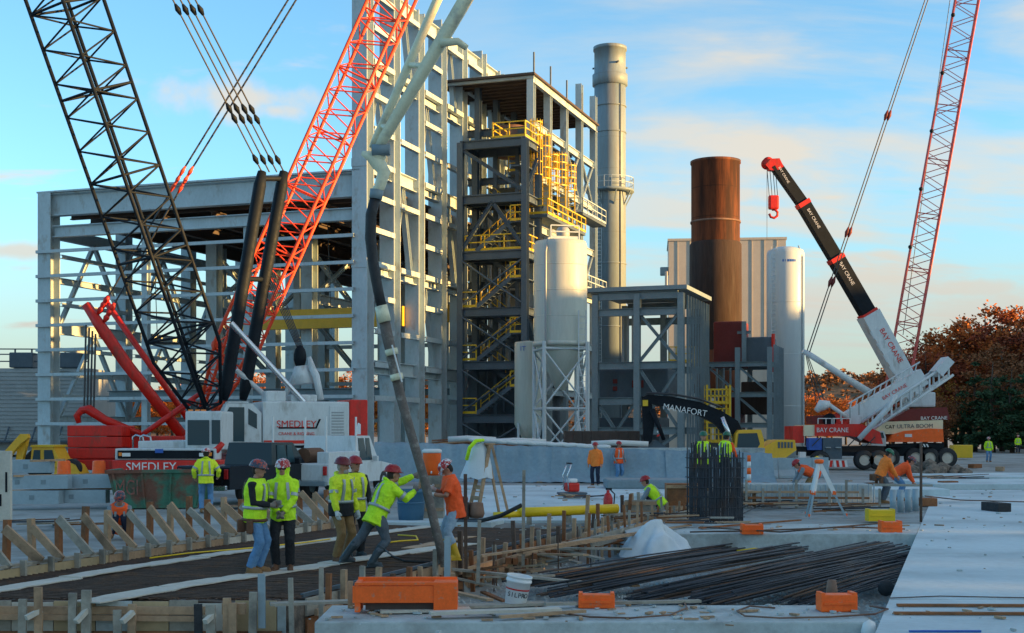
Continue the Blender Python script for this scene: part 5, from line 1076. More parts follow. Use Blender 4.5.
def bucket(loc, label, tilt=0, rz=0, lett=False, sc=1.0, grp=None):
    t = thing('bucket', label, 'bucket', loc, rz, grp); t.rotation_euler = (tilt * 0.3, tilt, rz); t.scale = (sc, sc, sc)
    MB().lathe((0, 0, 0), [(0.13, 0), (0.135, 0.01), (0.155, 0.3), (0.165, 0.3), (0.165, 0.33), (0.158, 0.33), (0.158, 0.36), (0.166, 0.36), (0.166, 0.38), (0.15, 0.38), (0.13, 0.03), (0, 0.03)], 28).build('pail', 'plastic_white', t)
    if lett:
        MB().lathe((0, 0, 0.2), [(0.150, 0), (0.1515, 0.001), (0.1525, 0.018), (0.152, 0.019)], 28).build('red_stripe', 'red_gloss', t)
        for k, ch in enumerate('SILPRO'):
            a_ = R(-90) + (k - 2.5) * 0.33; text(ch, 0.085, 'boom_black', t, face_M((0.1465 * math.cos(a_), 0.1465 * math.sin(a_), 0.14), (-math.sin(a_), math.cos(a_), 0), (0, 0, 1)), 0.001, bold=0.003)
    return t
bucket((0.04, 16.86, 0.02), 'tilted white bucket with red stripe and black lettering behind the kerb', R(9), R(4), True, 1.0)
for i, (px, py) in enumerate(((638, 507), (648, 503))): c = G(px, py); bucket((c.x, c.y, 0.03), ['front white pail beside the crouching worker', 'rear white pail beside the crouching worker'][i], grp='white pails on the slab')
for i, (px, py, w_, d_, h_, m, lab) in enumerate(((682, 511, 0.9, 0.6, 0.75, 'wood_brown', 'brown timber crate left of the rebar cage'), (640, 517, 0.8, 0.15, 0.42, 'wood_grey', 'grey plywood sheet standing before the crouching worker'), (600, 486, 0.0, 0, 0, '', ''))):
    if not m: continue
    c = G(px, py); t = thing('crate' if i == 0 else 'plywood_sheet', lab, 'crate' if i == 0 else 'plywood', (c.x, c.y, 0.02))
    MB().box((0, 0, h_ / 2), (w_, d_, h_), ch=0.01).build('panel', m, t)
    for z in (0.1, h_ - 0.08): MB().box((0, -d_ / 2 - 0.02, z), (w_ + 0.04, 0.04, 0.09)).build('batten', 'wood', t)
c = G(650, 490); o = MB().box((c.x, c.y + 1.2, 0.2), (3.2, 2.2, 0.36), ch=0.08).build('covered_pallet', 'steel_grey'); tag(o, 'flat grey tarpaulin-covered pallet load right of the plate compactor', 'pallet load')
# rebar cage (curved wall of upright bars)
rg = G(716, 522); rgc = thing('rebar_cage', 'tall curved cage of dark upright reinforcing bars', 'rebar cage', (rg.x, rg.y, 0))
hz_ = 1.78
for i in range(46):
    t = i / 45; x = -0.62 + 1.3 * t; y = 0.55 * math.sin(math.pi * t * 0.9) * -0.6 + 0.2
    for row in (0, 1):
        hh_ = hz_ + random.uniform(-0.2, 0.22) - (0.25 if t > 0.7 else 0)
        rod('vertical_bar', (x + random.uniform(-.012, .012), y + row * 0.5, 0), (x + random.uniform(-.04, .04), y + row * 0.5 + random.uniform(-.03, .03), hh_), 0.0145, 'rebar_blue', rgc)
for k in range(7):
    z = 0.12 + k * 0.24
    for row in (0, 1): MB().tube([(-0.66 + 1.38 * q / 8, 0.55 * math.sin(math.pi * q / 8 * 0.9) * -0.6 + 0.18 + row * 0.5, z) for q in range(9)], 0.010, 5).build('hoop_bar', 'rebar_blue', rgc)
# jersey barriers / blue-grey panels behind
for i in range(5):
    c = P(752 + i * 17, 430, 61 + i * 0.4); o = MB().prism([(-0.3, 0), (0.3, 0), (0.3, 0.12), (0.12, 0.4), (0.09, 0.95), (-0.09, 0.95), (-0.12, 0.4), (-0.3, 0.12)], -0.38, 0.38, Mx.Translation((c.x, 61 + i * 0.4, 0)) @ Mx.Rotation(R(90), 4, 'X') @ Mx.Rotation(R(90), 4, 'Y')).build('road_barrier', 'steel_blue')
    tag(o, ['first', 'second', 'third', 'fourth', 'fifth'][i] + ' blue-grey barrier block from the rebar cage towards the cranes', 'barrier', 'barrier blocks by the excavator')
c = P(817, 430, 69); o = MB().lathe((c.x, 69, 0), [(0.42, 0), (0.4, 0.3), (0.3, 0.6), (0.16, 0.82), (0, 0.9)], 14).build('yellow_cover', 'yellow_pipe'); tag(o, 'yellow plastic cover in front of the striped crane outrigger', 'cover')
c = P(678, 383 + 60, 75); o = MB().box((P(961, 0, 102).x, 102, 0.6), (1.5, 1.0, 1.0), ch=0.05).build('yellow_container', 'yellow_paint'); tag(o, 'yellow storage box at the foot of the trees on the right', 'box')
# tripod (survey)
c = G(822, 519); tr = thing('survey_tripod', 'pale survey tripod with orange clamps beside the bending worker', 'tripod', (c.x, c.y, 0.02))
hd = V((-0.05, 0.1, 1.42))
for (x, y) in ((-0.38, -0.25), (0.62, 0.0), (-0.25, 0.7)):
    e = V((x, y, 0)); m_ = hd.lerp(e, 0.55)
    bar('upper_leg', hd, m_, 0.06, 0.11, 'tool_white', tr); bar('lower_leg', m_, e, 0.035, 0.05, 'steel_blue', tr); MB().box(m_, (0.09, 0.07, 0.1), ch=0.01).build('clamp', 'orange_paint', tr); MB().tube([e + V((0, 0, 0.12)), e], [0.03, 0.01], 6).build('foot', 'orange_paint', tr)
MB().lathe(hd, [(0.1, -0.04), (0.12, 0), (0.12, 0.05), (0.06, 0.07), (0, 0.07)], 14).build('head', 'orange_paint', tr)
# pipe sleeves before the two orange workers
for i in range(4):
    c = G(893 + i * 7.5, 513 - i * 0.6); o = MB().lathe((c.x, c.y, 0), [(0.085, 0), (0.085, 0.62), (0.07, 0.62), (0.07, 0.3)], 16).build('pipe_sleeve', 'steel_blue'); tag(o, 'blue-grey upright pipe sleeve, ' + ORD[i] + ' from the left below the bending orange workers', 'pipe', 'pipe sleeves')
bp_ = thing('sleeve_template', 'dark plank template lying over the pipe sleeves', 'plank', (G(900, 508).x, G(900, 508).y, 0.66), R(-18)); MB().box((0.1, 0, 0), (1.6, 0.25, 0.06)).build('plank', 'wood_grey', bp_)
o = MB().tube([G(921, 522), V((G(921, 522).x, G(921, 522).y, 2.25 - 0.3))], 0.035, 8).build('steel_post', 'rebar'); tag(o, 'rusty upright steel post right of the bending orange workers', 'post')
# far-right bits: cut blocks on the slabs
for i, (px, py, w_, m) in enumerate(((927, 506, 0.5, 'wood_brown'), (948, 487, 0.7, 'wood_brown'), (975, 468, 0.9, 'wood_brown'), (1000, 471, 0.6, 'wood'), (938, 470, 0.8, 'wood'), (996, 511, 0.9, 'rubber'))):
    c = G(px, py); o = MB().box((c.x, c.y, 0.12), (w_, 0.4, 0.24), rz=R(20 * i), ch=0.02).build('timber_block', m)
    tag(o, ['brown timber block beside the rusty steel post', 'small brown timber block on the near footing', 'brown timber block on the far right footing', 'tan timber block farthest right on the footing', 'tan timber block near the crane wheels', 'dark folded rubber mat on the right slab edge'][i], 'mat' if i == 5 else 'timber')
gp = MB()
for k in range(60):
    a = random.uniform(0, 6.28); r_ = random.random() ** 0.5; gp.ball((2.2 * r_ * math.cos(a), 1.2 * r_ * math.sin(a), 0.45 * (1 - r_)), 0.25 + 0.2 * random.random(), 6)
o = gp.build('gravel_heap', 'gravel', None, Mx.Translation((P(925, 0, 66).x, 66, 0))); tag(o, 'low heap of grey gravel in front of the crane wheels', 'gravel heap')
# ------------------------------------------------------------------ foreground: formwork, rebar strip, trench, boxes
fw = thing('brace_formwork', 'long low timber edge form held by diagonal braces and stakes at left', 'formwork', (x_l(20), 20, 0), ANG)
NV = 21
for i in range(NV):
    v = -0.6 + i * 0.645
    st_ = bar('stake', (-0.66, v, -0.2), (-0.66 + random.uniform(-.03, .03), v + random.uniform(-.05, .05), 0.86 + random.uniform(-.1, .1)), 0.09, 0.10, 'wood_brown' if i % 3 else 'wood', fw)
    bar('diagonal_brace', (-0.62, v - 0.07, 0.76 + random.uniform(-.1, .08)), (0.02, v - 0.07 + random.uniform(-.08, .08), 0.17 + random.uniform(-.02, .03)), 0.05, random.uniform(.11, .17), ('wood', 'wood_grey', 'wood')[i % 3], fw)
    bar('cleat', (0.07, v + 0.18, -0.02), (0.07, v + 0.18, 0.26), 0.1, 0.05, 'wood_grey', fw)
for k in range(4):
    a = -1.2 + k * 3.6
    bar('form_board', (0, a + 0.01, 0.04), (0, a + 3.59, 0.04), 0.05, 0.20, ('plywood', 'wood', 'board_pale', 'wood')[k], fw); bar('top_board', (-0.05, a + 0.01, 0.185), (-0.05, a + 3.59, 0.185), 0.14, 0.045, 'wood_grey', fw)
    bar('ground_plate', (-0.66, a, 0.03), (-0.66, a + 3.58, 0.03), 0.14, 0.06, 'wood_grey', fw)
# rebar mat: two layers of bars in the strip
mt_ = thing('rebar_mat', 'brown reinforcing bar mat filling the strip where the crew stands', 'rebar mat', (x_l(17.5), 17.5, 0), ANG)
Wd = (x_r(20) - x_l(20)) * 0.944
n = 0
for k in range(44):
    u = 0.06 + k * (Wd - 0.12) / 43
    rod('long_bar', (u, 0.06 + u * 0.35, 0.0 + random.uniform(-.004, .004)), (u + random.uniform(-.03, .03), 14.4 + u * 0.1, 0.0), 0.011, 'rebar', mt_)
for k in range(110):
    v = 0.02 + k * 0.133
    rod('cross_bar', (0.03, v + 0.0, 0.018), (min(Wd - 0.02, v / 0.36 + 0.04), v + random.uniform(-.01, .01), 0.018 + random.uniform(-.004, .004)), 0.011, 'rebar', mt_)
for k in range(40):
    v = 0.1 + k * 0.36
    rod('lower_bar', (0.03, v, -0.045), (min(Wd - 0.02, v / 0.36 + 0.04), v + 0.01, -0.045), 0.012, 'rebar', mt_)
# pale boards laid on the mat
def strip(name, pts, w_, label, m='board_pale', nseg=1):
    pts = [V(p) for p in pts]; t = thing(name, label, 'walkway', (pts[0].x, pts[0].y, 0.0)); L0 = V((pts[0].x, pts[0].y, 0))
    for i in range(len(pts) - 1):
        a, c = pts[i] - L0, pts[i + 1] - L0; d = (c - a).normalized(); nn = V((-d.y, d.x, 0)); b = MB(); vs = []; ns = 8
        for q in range(ns + 1):
            p = a.lerp(c, q / ns); e = random.uniform(-.03, .03); zz = 0.035 + 0.010 * (i % 2) + random.uniform(0, .008)
            vs += [p + nn * (w_ / 2 + e) + V((0, 0, zz)), p - nn * (w_ / 2 + random.uniform(-.03, .03)) + V((0, 0, zz + random.uniform(0, .008)))]
        nv = len(vs); vs += [x - V((0, 0, 0.016)) for x in vs]
        fs = [(2 * q, 2 * q + 1, 2 * q + 3, 2 * q + 2) for q in range(ns)] + [(nv + 2 * q + 2, nv + 2 * q + 3, nv + 2 * q + 1, nv + 2 * q) for q in range(ns)]
        fs += [(2 * q + 2, nv + 2 * q + 2, nv + 2 * q, 2 * q) for q in range(ns)] + [(2 * q + 1, nv + 2 * q + 1, nv + 2 * q + 3, 2 * q + 3) for q in range(ns)] + [(0, nv, nv + 1, 1), (2 * ns, 2 * ns + 1, nv + 2 * ns + 1, nv + 2 * ns)]
        b.add(vs, fs); b.build('board', m, t)
strip('walkway_boards', [G(85, 605), G(170, 590), G(250, 578), G(330, 566), G(400, 555), G(468, 545)], 0.46, 'near pale board walkway under the workers feet')
strip('walkway_boards', [G(-20, 595), G(70, 580), G(140, 568), G(200, 559), G(250, 552), G(340, 540), G(430, 528)], 0.42, 'far pale board walkway running beside the braced form')
strip('walkway_boards', [G(410, 550), G(470, 538)], 0.3, 'short brownish board by the boots of the orange-shirted worker', 'wood')
o = MB().tube([G(150, 558, 0.06), G(190, 553, 0.06), G(240, 549, 0.06), G(300, 543, 0.06), G(330, 539, 0.06)], 0.014, 6).build('yellow_hose', 'yellow_pipe'); tag(o, 'thin yellow air hose lying along the far side of the mat', 'hose')
o = MB().tube([G(385, 543, 0.06), G(400, 541, 0.06), G(418, 540, 0.06), G(416, 536, 0.06), G(398, 535, 0.06)], 0.016, 6).build('yellow_hose', 'yellow_pipe'); tag(o, 'short looped yellow hose on the mat near the orange-shirted worker', 'hose')
o = MB().tube([G(383, 548, 0.05), G(392, 556, 0.05), G(405, 561, 0.05), G(430, 562, 0.05)], 0.02, 6).build('vibrator_hose', 'rubber'); tag(o, 'dark vibrator hose curling on the mat behind the leaning worker', 'hose')
# near edge form, bottom left
nf = thing('near_formwork', 'weathered plywood edge form with stakes along the bottom left', 'formwork', (-5, 17.25, 0))
xx = -7.4; k = 0
while xx < -3.05:
    wd = random.choice((0.38, 0.55, 0.75, 0.48)); wd = min(wd, -2.95 - xx)
    MB().box((xx + wd / 2 + 5, 0, -0.36 + random.uniform(-.02, .03)), (wd - 0.012, 0.025, 0.72)).build('plywood_panel', ('plywood', 'wood_grey', 'board_pale', 'plywood', 'concrete_dark')[k % 5], nf); xx += wd; k += 1
bar('waler', (-2.4, -0.07, -0.09), (1.0, -0.07, -0.10), 0.06, 0.1, 'wood', nf); bar('waler', (-2.4, -0.07, -0.42), (2.0, -0.07, -0.42), 0.06, 0.1, 'wood_brown', nf)
bar('loose_board', (-2.2, -0.12, -0.17), (0.9, -0.12, -0.20), 0.04, 0.07, 'wood', nf)
for i, (px, top, m) in enumerate(((-12, 592, 'wood_grey'), (22, 599, 'wood_grey'), (39, 587, 'wood'), (72, 593, 'wood_grey'), (86, 590, 'wood_grey'), (118, 610, 'wood_grey'), (131, 604, 'wood'), (199, 604, 'rubber'), (212, 605, 'wood_grey'), (227, 598, 'wood'), (233, 603, 'wood'), (252, 592, 'wood_grey'))):
    Y = 16.98 - 0.03 * (i % 3); a = P(px, top, Y); bar('stake', (a.x + 5, Y - 17.25, -0.75), (a.x + 5 + random.uniform(-.02, .02), Y - 17.25, a.z), 0.1 if i % 4 else 0.12, 0.05, m, nf)
for (xa, ya, xb, yb) in ((26, 618, 41, 610), (76, 622, 87, 610), (122, 622, 133, 612), (205, 622, 214, 614)):
    bar('brace', P(xa, ya, 16.8) - V((-5, 17.25, 0)), P(xb, yb, 16.95) - V((-5, 17.25, 0)), 0.07, 0.06, 'board_pale', nf)
MB().box((P(235, 606, 17.1).x + 5, -0.2, P(0, 608, 17.1).z), (0.3, 0.1, 0.14)).build('junction_block', 'wood', nf)
# stake row and boards along the trench (edge of strip, runs away to the right)
tf = thing('trench_formwork', 'row of upright timber stakes and boards lining the open trench', 'formwork', (x_r(17.6), 17.6, 0), ANG)
random.seed(11)
for k in range(46):
    v = 0.6 + k * 0.56
    hgt = random.choice((0.12, 0.2, 0.3, 0.5, 0.75)) if v > 5.5 else random.choice((0.05, 0.1, 0.2, 0.28))
    if v > 15: hgt *= 0.8
    bar('stake', (0.1 + random.uniform(-.03, .05), v, -0.68), (0.1 + random.uniform(-.04, .06), v + random.uniform(-.04, .04), hgt), 0.075, 0.05 + 0.03 * (k % 2), ('wood_brown', 'wood', 'wood_grey', 'wood', 'rebar')[k % 5], tf)
for k in range(7):
    a = 0.2 + k * 3.5
    bar('form_board', (0.02, a, -0.14), (0.02, a + 3.48, -0.14), 0.03, 0.24, ('wood_grey', 'wood', 'wood_brown')[k % 3], tf); bar('form_board', (0.025, a, -0.42), (0.025, a + 3.48, -0.42), 0.03, 0.28, ('wood_brown', 'wood', 'plywood')[k % 3], tf)
    bar('waler', (0.17, a, -0.2), (0.17, a + 3.45, -0.18), 0.05, 0.09, 'wood', tf)
    bar('top_rail', (-0.04, a, 0.02), (-0.04, a + 3.46, 0.02), 0.05, 0.05, 'steel_dark', tf)
for k in range(40):
    v = 0.9 + k * 0.3; MB().box((0.24 + random.uniform(0, .1), v, -0.3 + random.uniform(-.12, .12)), (0.1, 0.14, 0.12), rz=random.random()).build('wedge', ('wood_brown', 'wood')[k % 2], tf)
for k in range(30):
    v = random.uniform(1, 17); u = random.uniform(0.15, 0.9); a = random.uniform(-.9, .9); L_ = random.uniform(0.5, 1.6); z = random.uniform(-.5, -.05)
    bar('cross_batten', (u, v, z), (u + L_ * math.cos(a), v + L_ * math.sin(a), z + random.uniform(-.15, .2)), random.choice((.05, .09, .14)), 0.035, ('wood', 'wood_grey', 'wood_brown')[k % 3], tf)
for k in range(26):
    v = random.uniform(1, 20); u = random.uniform(0.2, 1.1); rod('starter_bar', (u, v, -0.65), (u + random.uniform(-.05, .05), v, random.uniform(-.2, .25)), 0.014, 'rebar', tf)
# second stake row on the far side of the trench
t2 = thing('trench_formwork', 'second row of thin stakes beside the slab behind the trench', 'formwork', (x_r(27) + 1.25, 27, 0), ANG)
for k in range(30):
    v = k * 0.52; bar('stake', (random.uniform(-.05, .05), v, -0.5), (random.uniform(-.06, .06), v, random.choice((0.25, 0.4, 0.55, 0.35))), 0.05, 0.05, ('wood_brown', 'wood_grey', 'wood')[k % 3], t2)
for k in range(4): bar('form_board', (0.08, k * 3.6, -0.05), (0.08, k * 3.6 + 3.55, -0.05), 0.03, 0.24, ('wood_grey', 'wood')[k % 2], t2); bar('waler', (-0.1, k * 3.6, 0.1), (-0.1, k * 3.6 + 3.55, 0.12), 0.05, 0.08, 'wood', t2)
for i, (px, yt, yb, Y, m, lab) in enumerate(((466, 474, 566, 22.6, 'rebar', 'tall rusty steel stake left of the pair at the trench'), (523, 470, 560, 24.5, 'wood_grey', 'tall grey timber stake standing above the trench'), (478, 520, 570, 22.0, 'wood_grey', 'grey stake with orange tip beside the tall rusty stake'), (262, 574, 612, 17.0, 'steel_blue', 'blue-grey stake at the near corner of the form'), (292, 578, 640, 16.6, 'wood_grey', 'grey stake in front of the two talking workers'), (321, 567, 612, 17.6, 'wood_grey', 'grey stake between the two pairs of workers'), (350, 581, 615, 16.7, 'wood', 'short timber stake left of the big orange sled'), (447, 536, 590, 19.5, 'steel_blue', 'blue-grey stake beside the hose end'))):
    a = P(px, yt, Y); bz = P(px, yb, Y).z; o = bar('stake', (a.x, Y, min(bz, -0.3)), (a.x + random.uniform(-.02, .03), Y, a.z), 0.09 if i in (3, 7) else 0.06, 0.05, m); tag(o, lab, 'stake')
# planks laid across and into the trench
pl = [((390, 600, 0.02), (270, 604, 0.02), 0.2, 'wood_grey', 'grey plank crossing the gap left of the orange sled'),
      ((440, 568, -0.1), (590, 583, -0.35), 0.18, 'wood_grey', 'long grey plank sloping down into the trench'),
      ((520, 553, 0.0), (660, 530, 0.05), 0.14, 'wood', 'long tan plank lying along the trench edge'),
      ((480, 556, 0.05), (690, 525, 0.06), 0.1, 'wood', 'thin tan batten above the long tan plank'),
      ((545, 548, -0.1), (632, 549, -0.1), 0.16, 'wood_grey', 'grey board bridging towards the concrete beam'),
      ((600, 578, -0.45), (636, 586, -0.45), 0.16, 'wood', 'short pale timber offcut on the gravel'),
      ((380, 611, 0.03), (470, 609, 0.03), 0.22, 'board_pale', 'pale board under the big orange sled'),
      ((450, 607, 0.03), (545, 603, 0.03), 0.24, 'wood_grey', 'grey plank on the kerb right of the orange sled'),
      ((430, 613, 0.07), (560, 609, 0.07), 0.18, 'board_pale', 'pale plank on top of the kerb planks'),
      ((545, 604, 0.06), (700, 601, 0.03), 0.1, 'wood_grey', 'thin grey batten along the kerb back edge'),
      ((500, 617, 0.04), (585, 611, 0.04), 0.07, 'wood', 'narrow stick lying at the front of the kerb'),
      ((445, 590, -0.3), (490, 600, -0.3), 0.12, 'wood', 'brown plank piece below the orange sled end'),
      ((700, 528, 0.05), (800, 520, 0.05), 0.1, 'wood_brown', 'rusty brown batten across the cross beam'),
      ((750, 580, -0.35), (812, 573, -0.3), 0.09, 'wood', 'tan stick lying on the black rebar pile'),
      ((455, 578, -0.25), (500, 588, -0.4), 0.08, 'wood_grey', 'thin grey strut angled into the trench'),
      ((640, 517, 0.05), (700, 505, 0.08), 0.16, 'wood_grey', 'grey plank before the crouching red-helmeted worker')]
for (a, c, w_, m, lab) in pl:
    a = G(*a); c = G(*c); o = bar('plank', a, c, w_, 0.035, m); tag(o, lab, 'plank')
# orange boxes
def obox(px, py, w_, d_, h_, label, rz=0, z=0.0, m='orange_paint'):
    c = G(px, py, z); t = thing('orange_box' if m == 'orange_paint' else 'yellow_box', label, 'box', (c.x, c.y + d_ / 2, z), rz, None)
    MB().box((0, 0, h_ / 2), (w_, d_, h_), ch=0.012).build('shell', m, t)
    for s in (-1, 1): MB().box((s * (w_ / 2 - 0.03), 0, h_ + 0.01), (0.05, d_ * 0.96, 0.03), ch=0.005).build('lip', m, t)
    MB().box((0, -d_ / 2 - 0.008, h_ * 0.5), (w_ * 0.86, 0.02, 0.03)).build('rib', m, t)
    return t
obox(597, 608.5, 0.46, 0.2, 0.17, 'small orange box on the kerb right of the white bucket', R(-3))
obox(839, 612, 0.46, 0.24, 0.21, 'orange box on the kerb in front of the slab corner', R(4))
obox(753, 534.5, 0.46, 0.3, 0.20, 'orange box on the cross beam below the rebar cage')
obox(892, 533, 0.46, 0.3, 0.24, 'orange box at the right end of the cross beam')
obox(882, 521.5, 0.66, 0.35, 0.28, 'yellow box behind the orange box on the cross beam', m='yellow_pipe')
og = thing('orange_sled', 'big orange steel sled box standing on the kerb', 'box', (G(406, 613).x, 16.35, 0.02), R(1))
MB().box((0, 0.2, 0.27), (1.24, 0.035, 0.24), ch=0.008).build('back_plate', 'orange_paint', og); MB().box((-0.02, -0.2, 0.22), (1.26, 0.03, 0.21), ch=0.008).build('front_plate', 'orange_paint', og)
MB().box((0.485, 0, 0.18), (0.29, 0.46, 0.36), ch=0.01).build('end_box', 'orange_paint', og); MB().box((-0.59, 0, 0.18), (0.07, 0.42, 0.36), ch=0.01).build('end_leg', 'orange_paint', og)
MB().box((0, 0.0, 0.335), (1.22, 0.05, 0.04)).build('top_rail', 'orange_paint', og); MB().box((-0.05, 0.02, 0.1), (0.9, 0.3, 0.16)).build('dark_core', 'deck_underside', og)
bar('top_rail', (-0.62, -0.2, 0.35), (0.62, -0.2, 0.35), 0.05, 0.03, 'orange_paint', og); MB().box((0.35, 0.24, 0.34), (0.2, 0.02, 0.06)).build('white_tag', 'tool_white', og)
# white sheet over a heap
cw = G(676, 556, -0.1); b = MB(); n = 44; vs = []
random.seed(5); ph = [random.uniform(0, 6.28) for _ in range(6)]
for j in range(19):
    t = j / 18
    for i in range(n):
        a = 2 * math.pi * i / n
        cre = abs(math.sin(3.5 * a + ph[0] + 0.8 * t)) * 0.16 + abs(math.sin(6 * a + ph[1] - 1.5 * t)) * 0.09
        rr = 0.05 + 0.60 * t ** 0.85 + (cre - 0.1) * t ** 0.6 + random.uniform(-.012, .012)
        dm = 0.62 + 0.16 * math.sin(a + ph[2]) + 0.08 * math.sin(2 * a + ph[3])
        zz = dm * (1 - t ** 1.7) + 0.07 * math.sin(4 * a + ph[4] + 5 * t) * math.sin(math.pi * t) + random.uniform(-.008, .008)
        vs.append((rr * math.cos(a) * 1.08 + 0.14 * (1 - t), rr * math.sin(a) * 0.75, max(0, zz)))
b.add(vs + [(0.14, 0, 0.66)], [(j * n + i, (j + 1) * n + i, (j + 1) * n + (i + 1) % n, j * n + (i + 1) % n) for j in range(18) for i in range(n)] + [(i, (i + 1) % n, 19 * n) for i in range(n)], True)
o = b.build('white_sheet', 'tarp_white', None, Mx.Translation((cw.x, 27.9, -0.42))); tag(o, 'crumpled white plastic sheet over a heap beside the beam', 'sheet')
# rebar bundles in the pit
random.seed(3)
bund = [((560, 600, -0.5), (795, 555, -0.36), 60, 'long bundle of black bars slanting up from the left of the pit'),
        ((640, 606, -0.5), (880, 553, -0.30), 84, 'big black rebar bundle in the middle of the pit'),
        ((700, 610, -0.5), (905, 562, -0.36), 70, 'black rebar bundle nearest the slab edge'),
        ((530, 590, -0.5), (740, 553, -0.42), 36, 'thin black rebar bundle farthest to the left'),
        ((790, 612, -0.5), (900, 575, -0.42), 26, 'short black bundle under the slab corner')]
for (a, c, nb, lab) in bund:
    a = G(*a); c = G(*c); t = thing('rebar_bundle', lab, 'rebar', (a.x, a.y, -0.55)); d = c - a; L0 = V((a.x, a.y, -0.55)); nn = V((-d.y, d.x, 0)).normalized()
    for k in range(nb):
        of_ = nn * random.gauss(0, .16) + V((0, 0, 0.06 + abs(random.gauss(0, .07)))); s0 = random.uniform(-.05, .12); s1 = random.uniform(.85, 1.08); sag = V((0, 0, random.uniform(-.02, .04)))
        fan = nn * random.uniform(-.3, .3)
        MB().tube([a - L0 + d * s0 + of_, a - L0 + d * 0.5 * (s0 + s1) + of_ + sag + fan * 0.4, a - L0 + d * s1 + of_ + fan], 0.016, 5).build('bar', 'rebar_blue' if k % 5 else 'rebar', t)
for i, (pts, m, lab) in enumerate((([(690, 532, .06), (740, 531, .07), (800, 529, .06), (850, 527, .08), (905, 529, .06)], 'rebar', 'rusty wire bars lying along the cross beam'), ([(700, 527, .05), (780, 532, .1), (860, 525, .06), (900, 522, .06)], 'rebar', 'second rusty bar twisting along the cross beam'), ([(640, 545, -.3), (700, 535, -.1), (760, 505, .05)], 'rebar_blue', 'dark bent bar rising past the white sheet'), ([(720, 512, .04), (760, 503, .05), (800, 500, .05)], 'rebar_blue', 'dark bar on the ground by the rebar cage'), ([(925, 496, .3), (960, 500, .05), (1030, 502, .03)], 'rebar', 'rusty bar drooping onto the right slab'))):
    o = MB().tube([G(*p) for p in pts], 0.018, 6).build('loose_bar', m); tag(o, lab, 'rebar')
for i in range(2):
    a = G(897 - 3 * i, 605 + 8 * i, 0.02); c = G(1060, 605.5 + 8 * i, 0.02); o = bar('rusty_flat_bar', a, c, 0.07, 0.03, 'wood_brown'); tag(o, ['rear rusty flat bar lying on the slab corner', 'front rusty flat bar lying on the slab corner'][i], 'steel bar')
o = MB().tube([G(890, 598, .015), G(940, 596, .015), G(990, 597, .015), G(1040, 598, .015)], 0.008, 5).build('wire', 'rebar'); tag(o, 'thin dark wire lying across the right slab', 'wire')
o = MB().box((G(945, 632).x, G(945, 632).y, 0.01), (0.8, 0.03, 0.02)).build('blue_strip', 'blue_paint'); tag(o, 'narrow blue strip at the bottom edge of the slab', 'strip')
for i, pts in enumerate(([(560, 613), (590, 617), (630, 618), (670, 615), (687, 608), (684, 602), (668, 600)], [(775, 608), (750, 606), (737, 611), (745, 616), (780, 618), (830, 617), (875, 614), (888, 609), (870, 606)])):
    P0 = [G(x, y, 0.02) for x, y in pts]; o = MB().tube(P0, 0.012, 6).build('tie_wire', 'rusty_bare'); tag(o, ['red-brown cord looping on the kerb left of centre', 'red-brown cord looping round the right orange box'][i], 'cord')
o = MB().ball((G(875, 626).x, 15.4, -0.1), (0.1, 0.08, 0.14), 8).build('foam_chip', 'tool_white'); tag(o, 'white foam scrap at the kerb end by the slab', 'scrap')
o = MB().lathe((G(828, 596).x, G(828, 598).y, 0.0), [(0.07, 0), (0.08, 0.1), (0.06, 0.24), (0, 0.25)], 12).build('rusty_pipe_stub', 'rusty_bare'); tag(o, 'short rusty pipe stub standing behind the right orange box', 'cap')
# stones in the pit (loose gravel)
random.seed(9); st2 = MB()
for k in range(4200):
    Y = random.uniform(17.3, 28.3); X = random.uniform(x_r(Y) + 0.4, x_s(Y) - 0.1); r_ = random.uniform(0.022, 0.062); z = -0.62 + 0.05 * math.sin(X * 2.1 + Y) * math.cos(Y * 1.7)
    vs = [V((X + r_ * random.uniform(.6, 1.3) * sx_, Y + r_ * random.uniform(.6, 1.3) * sy_, z + r_ * 0.7 * sz_)) for sx_, sy_, sz_ in ((1, 0, 0), (-1, 0, 0), (0, 1, 0), (0, -1, 0), (0, 0, 1), (0, 0, -1))]
    st2.add(vs, [(0, 2, 4), (2, 1, 4), (1, 3, 4), (3, 0, 4), (2, 0, 5), (1, 2, 5), (3, 1, 5), (0, 3, 5)])
tag(st2.build('pit_gravel', 'concrete_dark'), 'loose grey gravel on the floor of the pit', 'gravel', kind='stuff')
for i, (px, py, lab, m) in enumerate(((760, 552, 'yellow and red strap lying among the rebar', 'yellow_pipe'), (886, 588, 'black bag lump between the rebar bundles', 'rubber'))):
    c = G(px, py, -0.35); o = (MB().tube([c + V((-.5, 0, .02)), c + V((-.1, .1, .06)), c + V((.3, 0, .03)), c + V((.6, .1, .05))], 0.025, 6) if i == 0 else MB().ball(c, (0.14, 0.12, 0.14), 10)).build('strap' if i == 0 else 'dark_bag', m); tag(o, lab, 'strap' if i == 0 else 'bag')
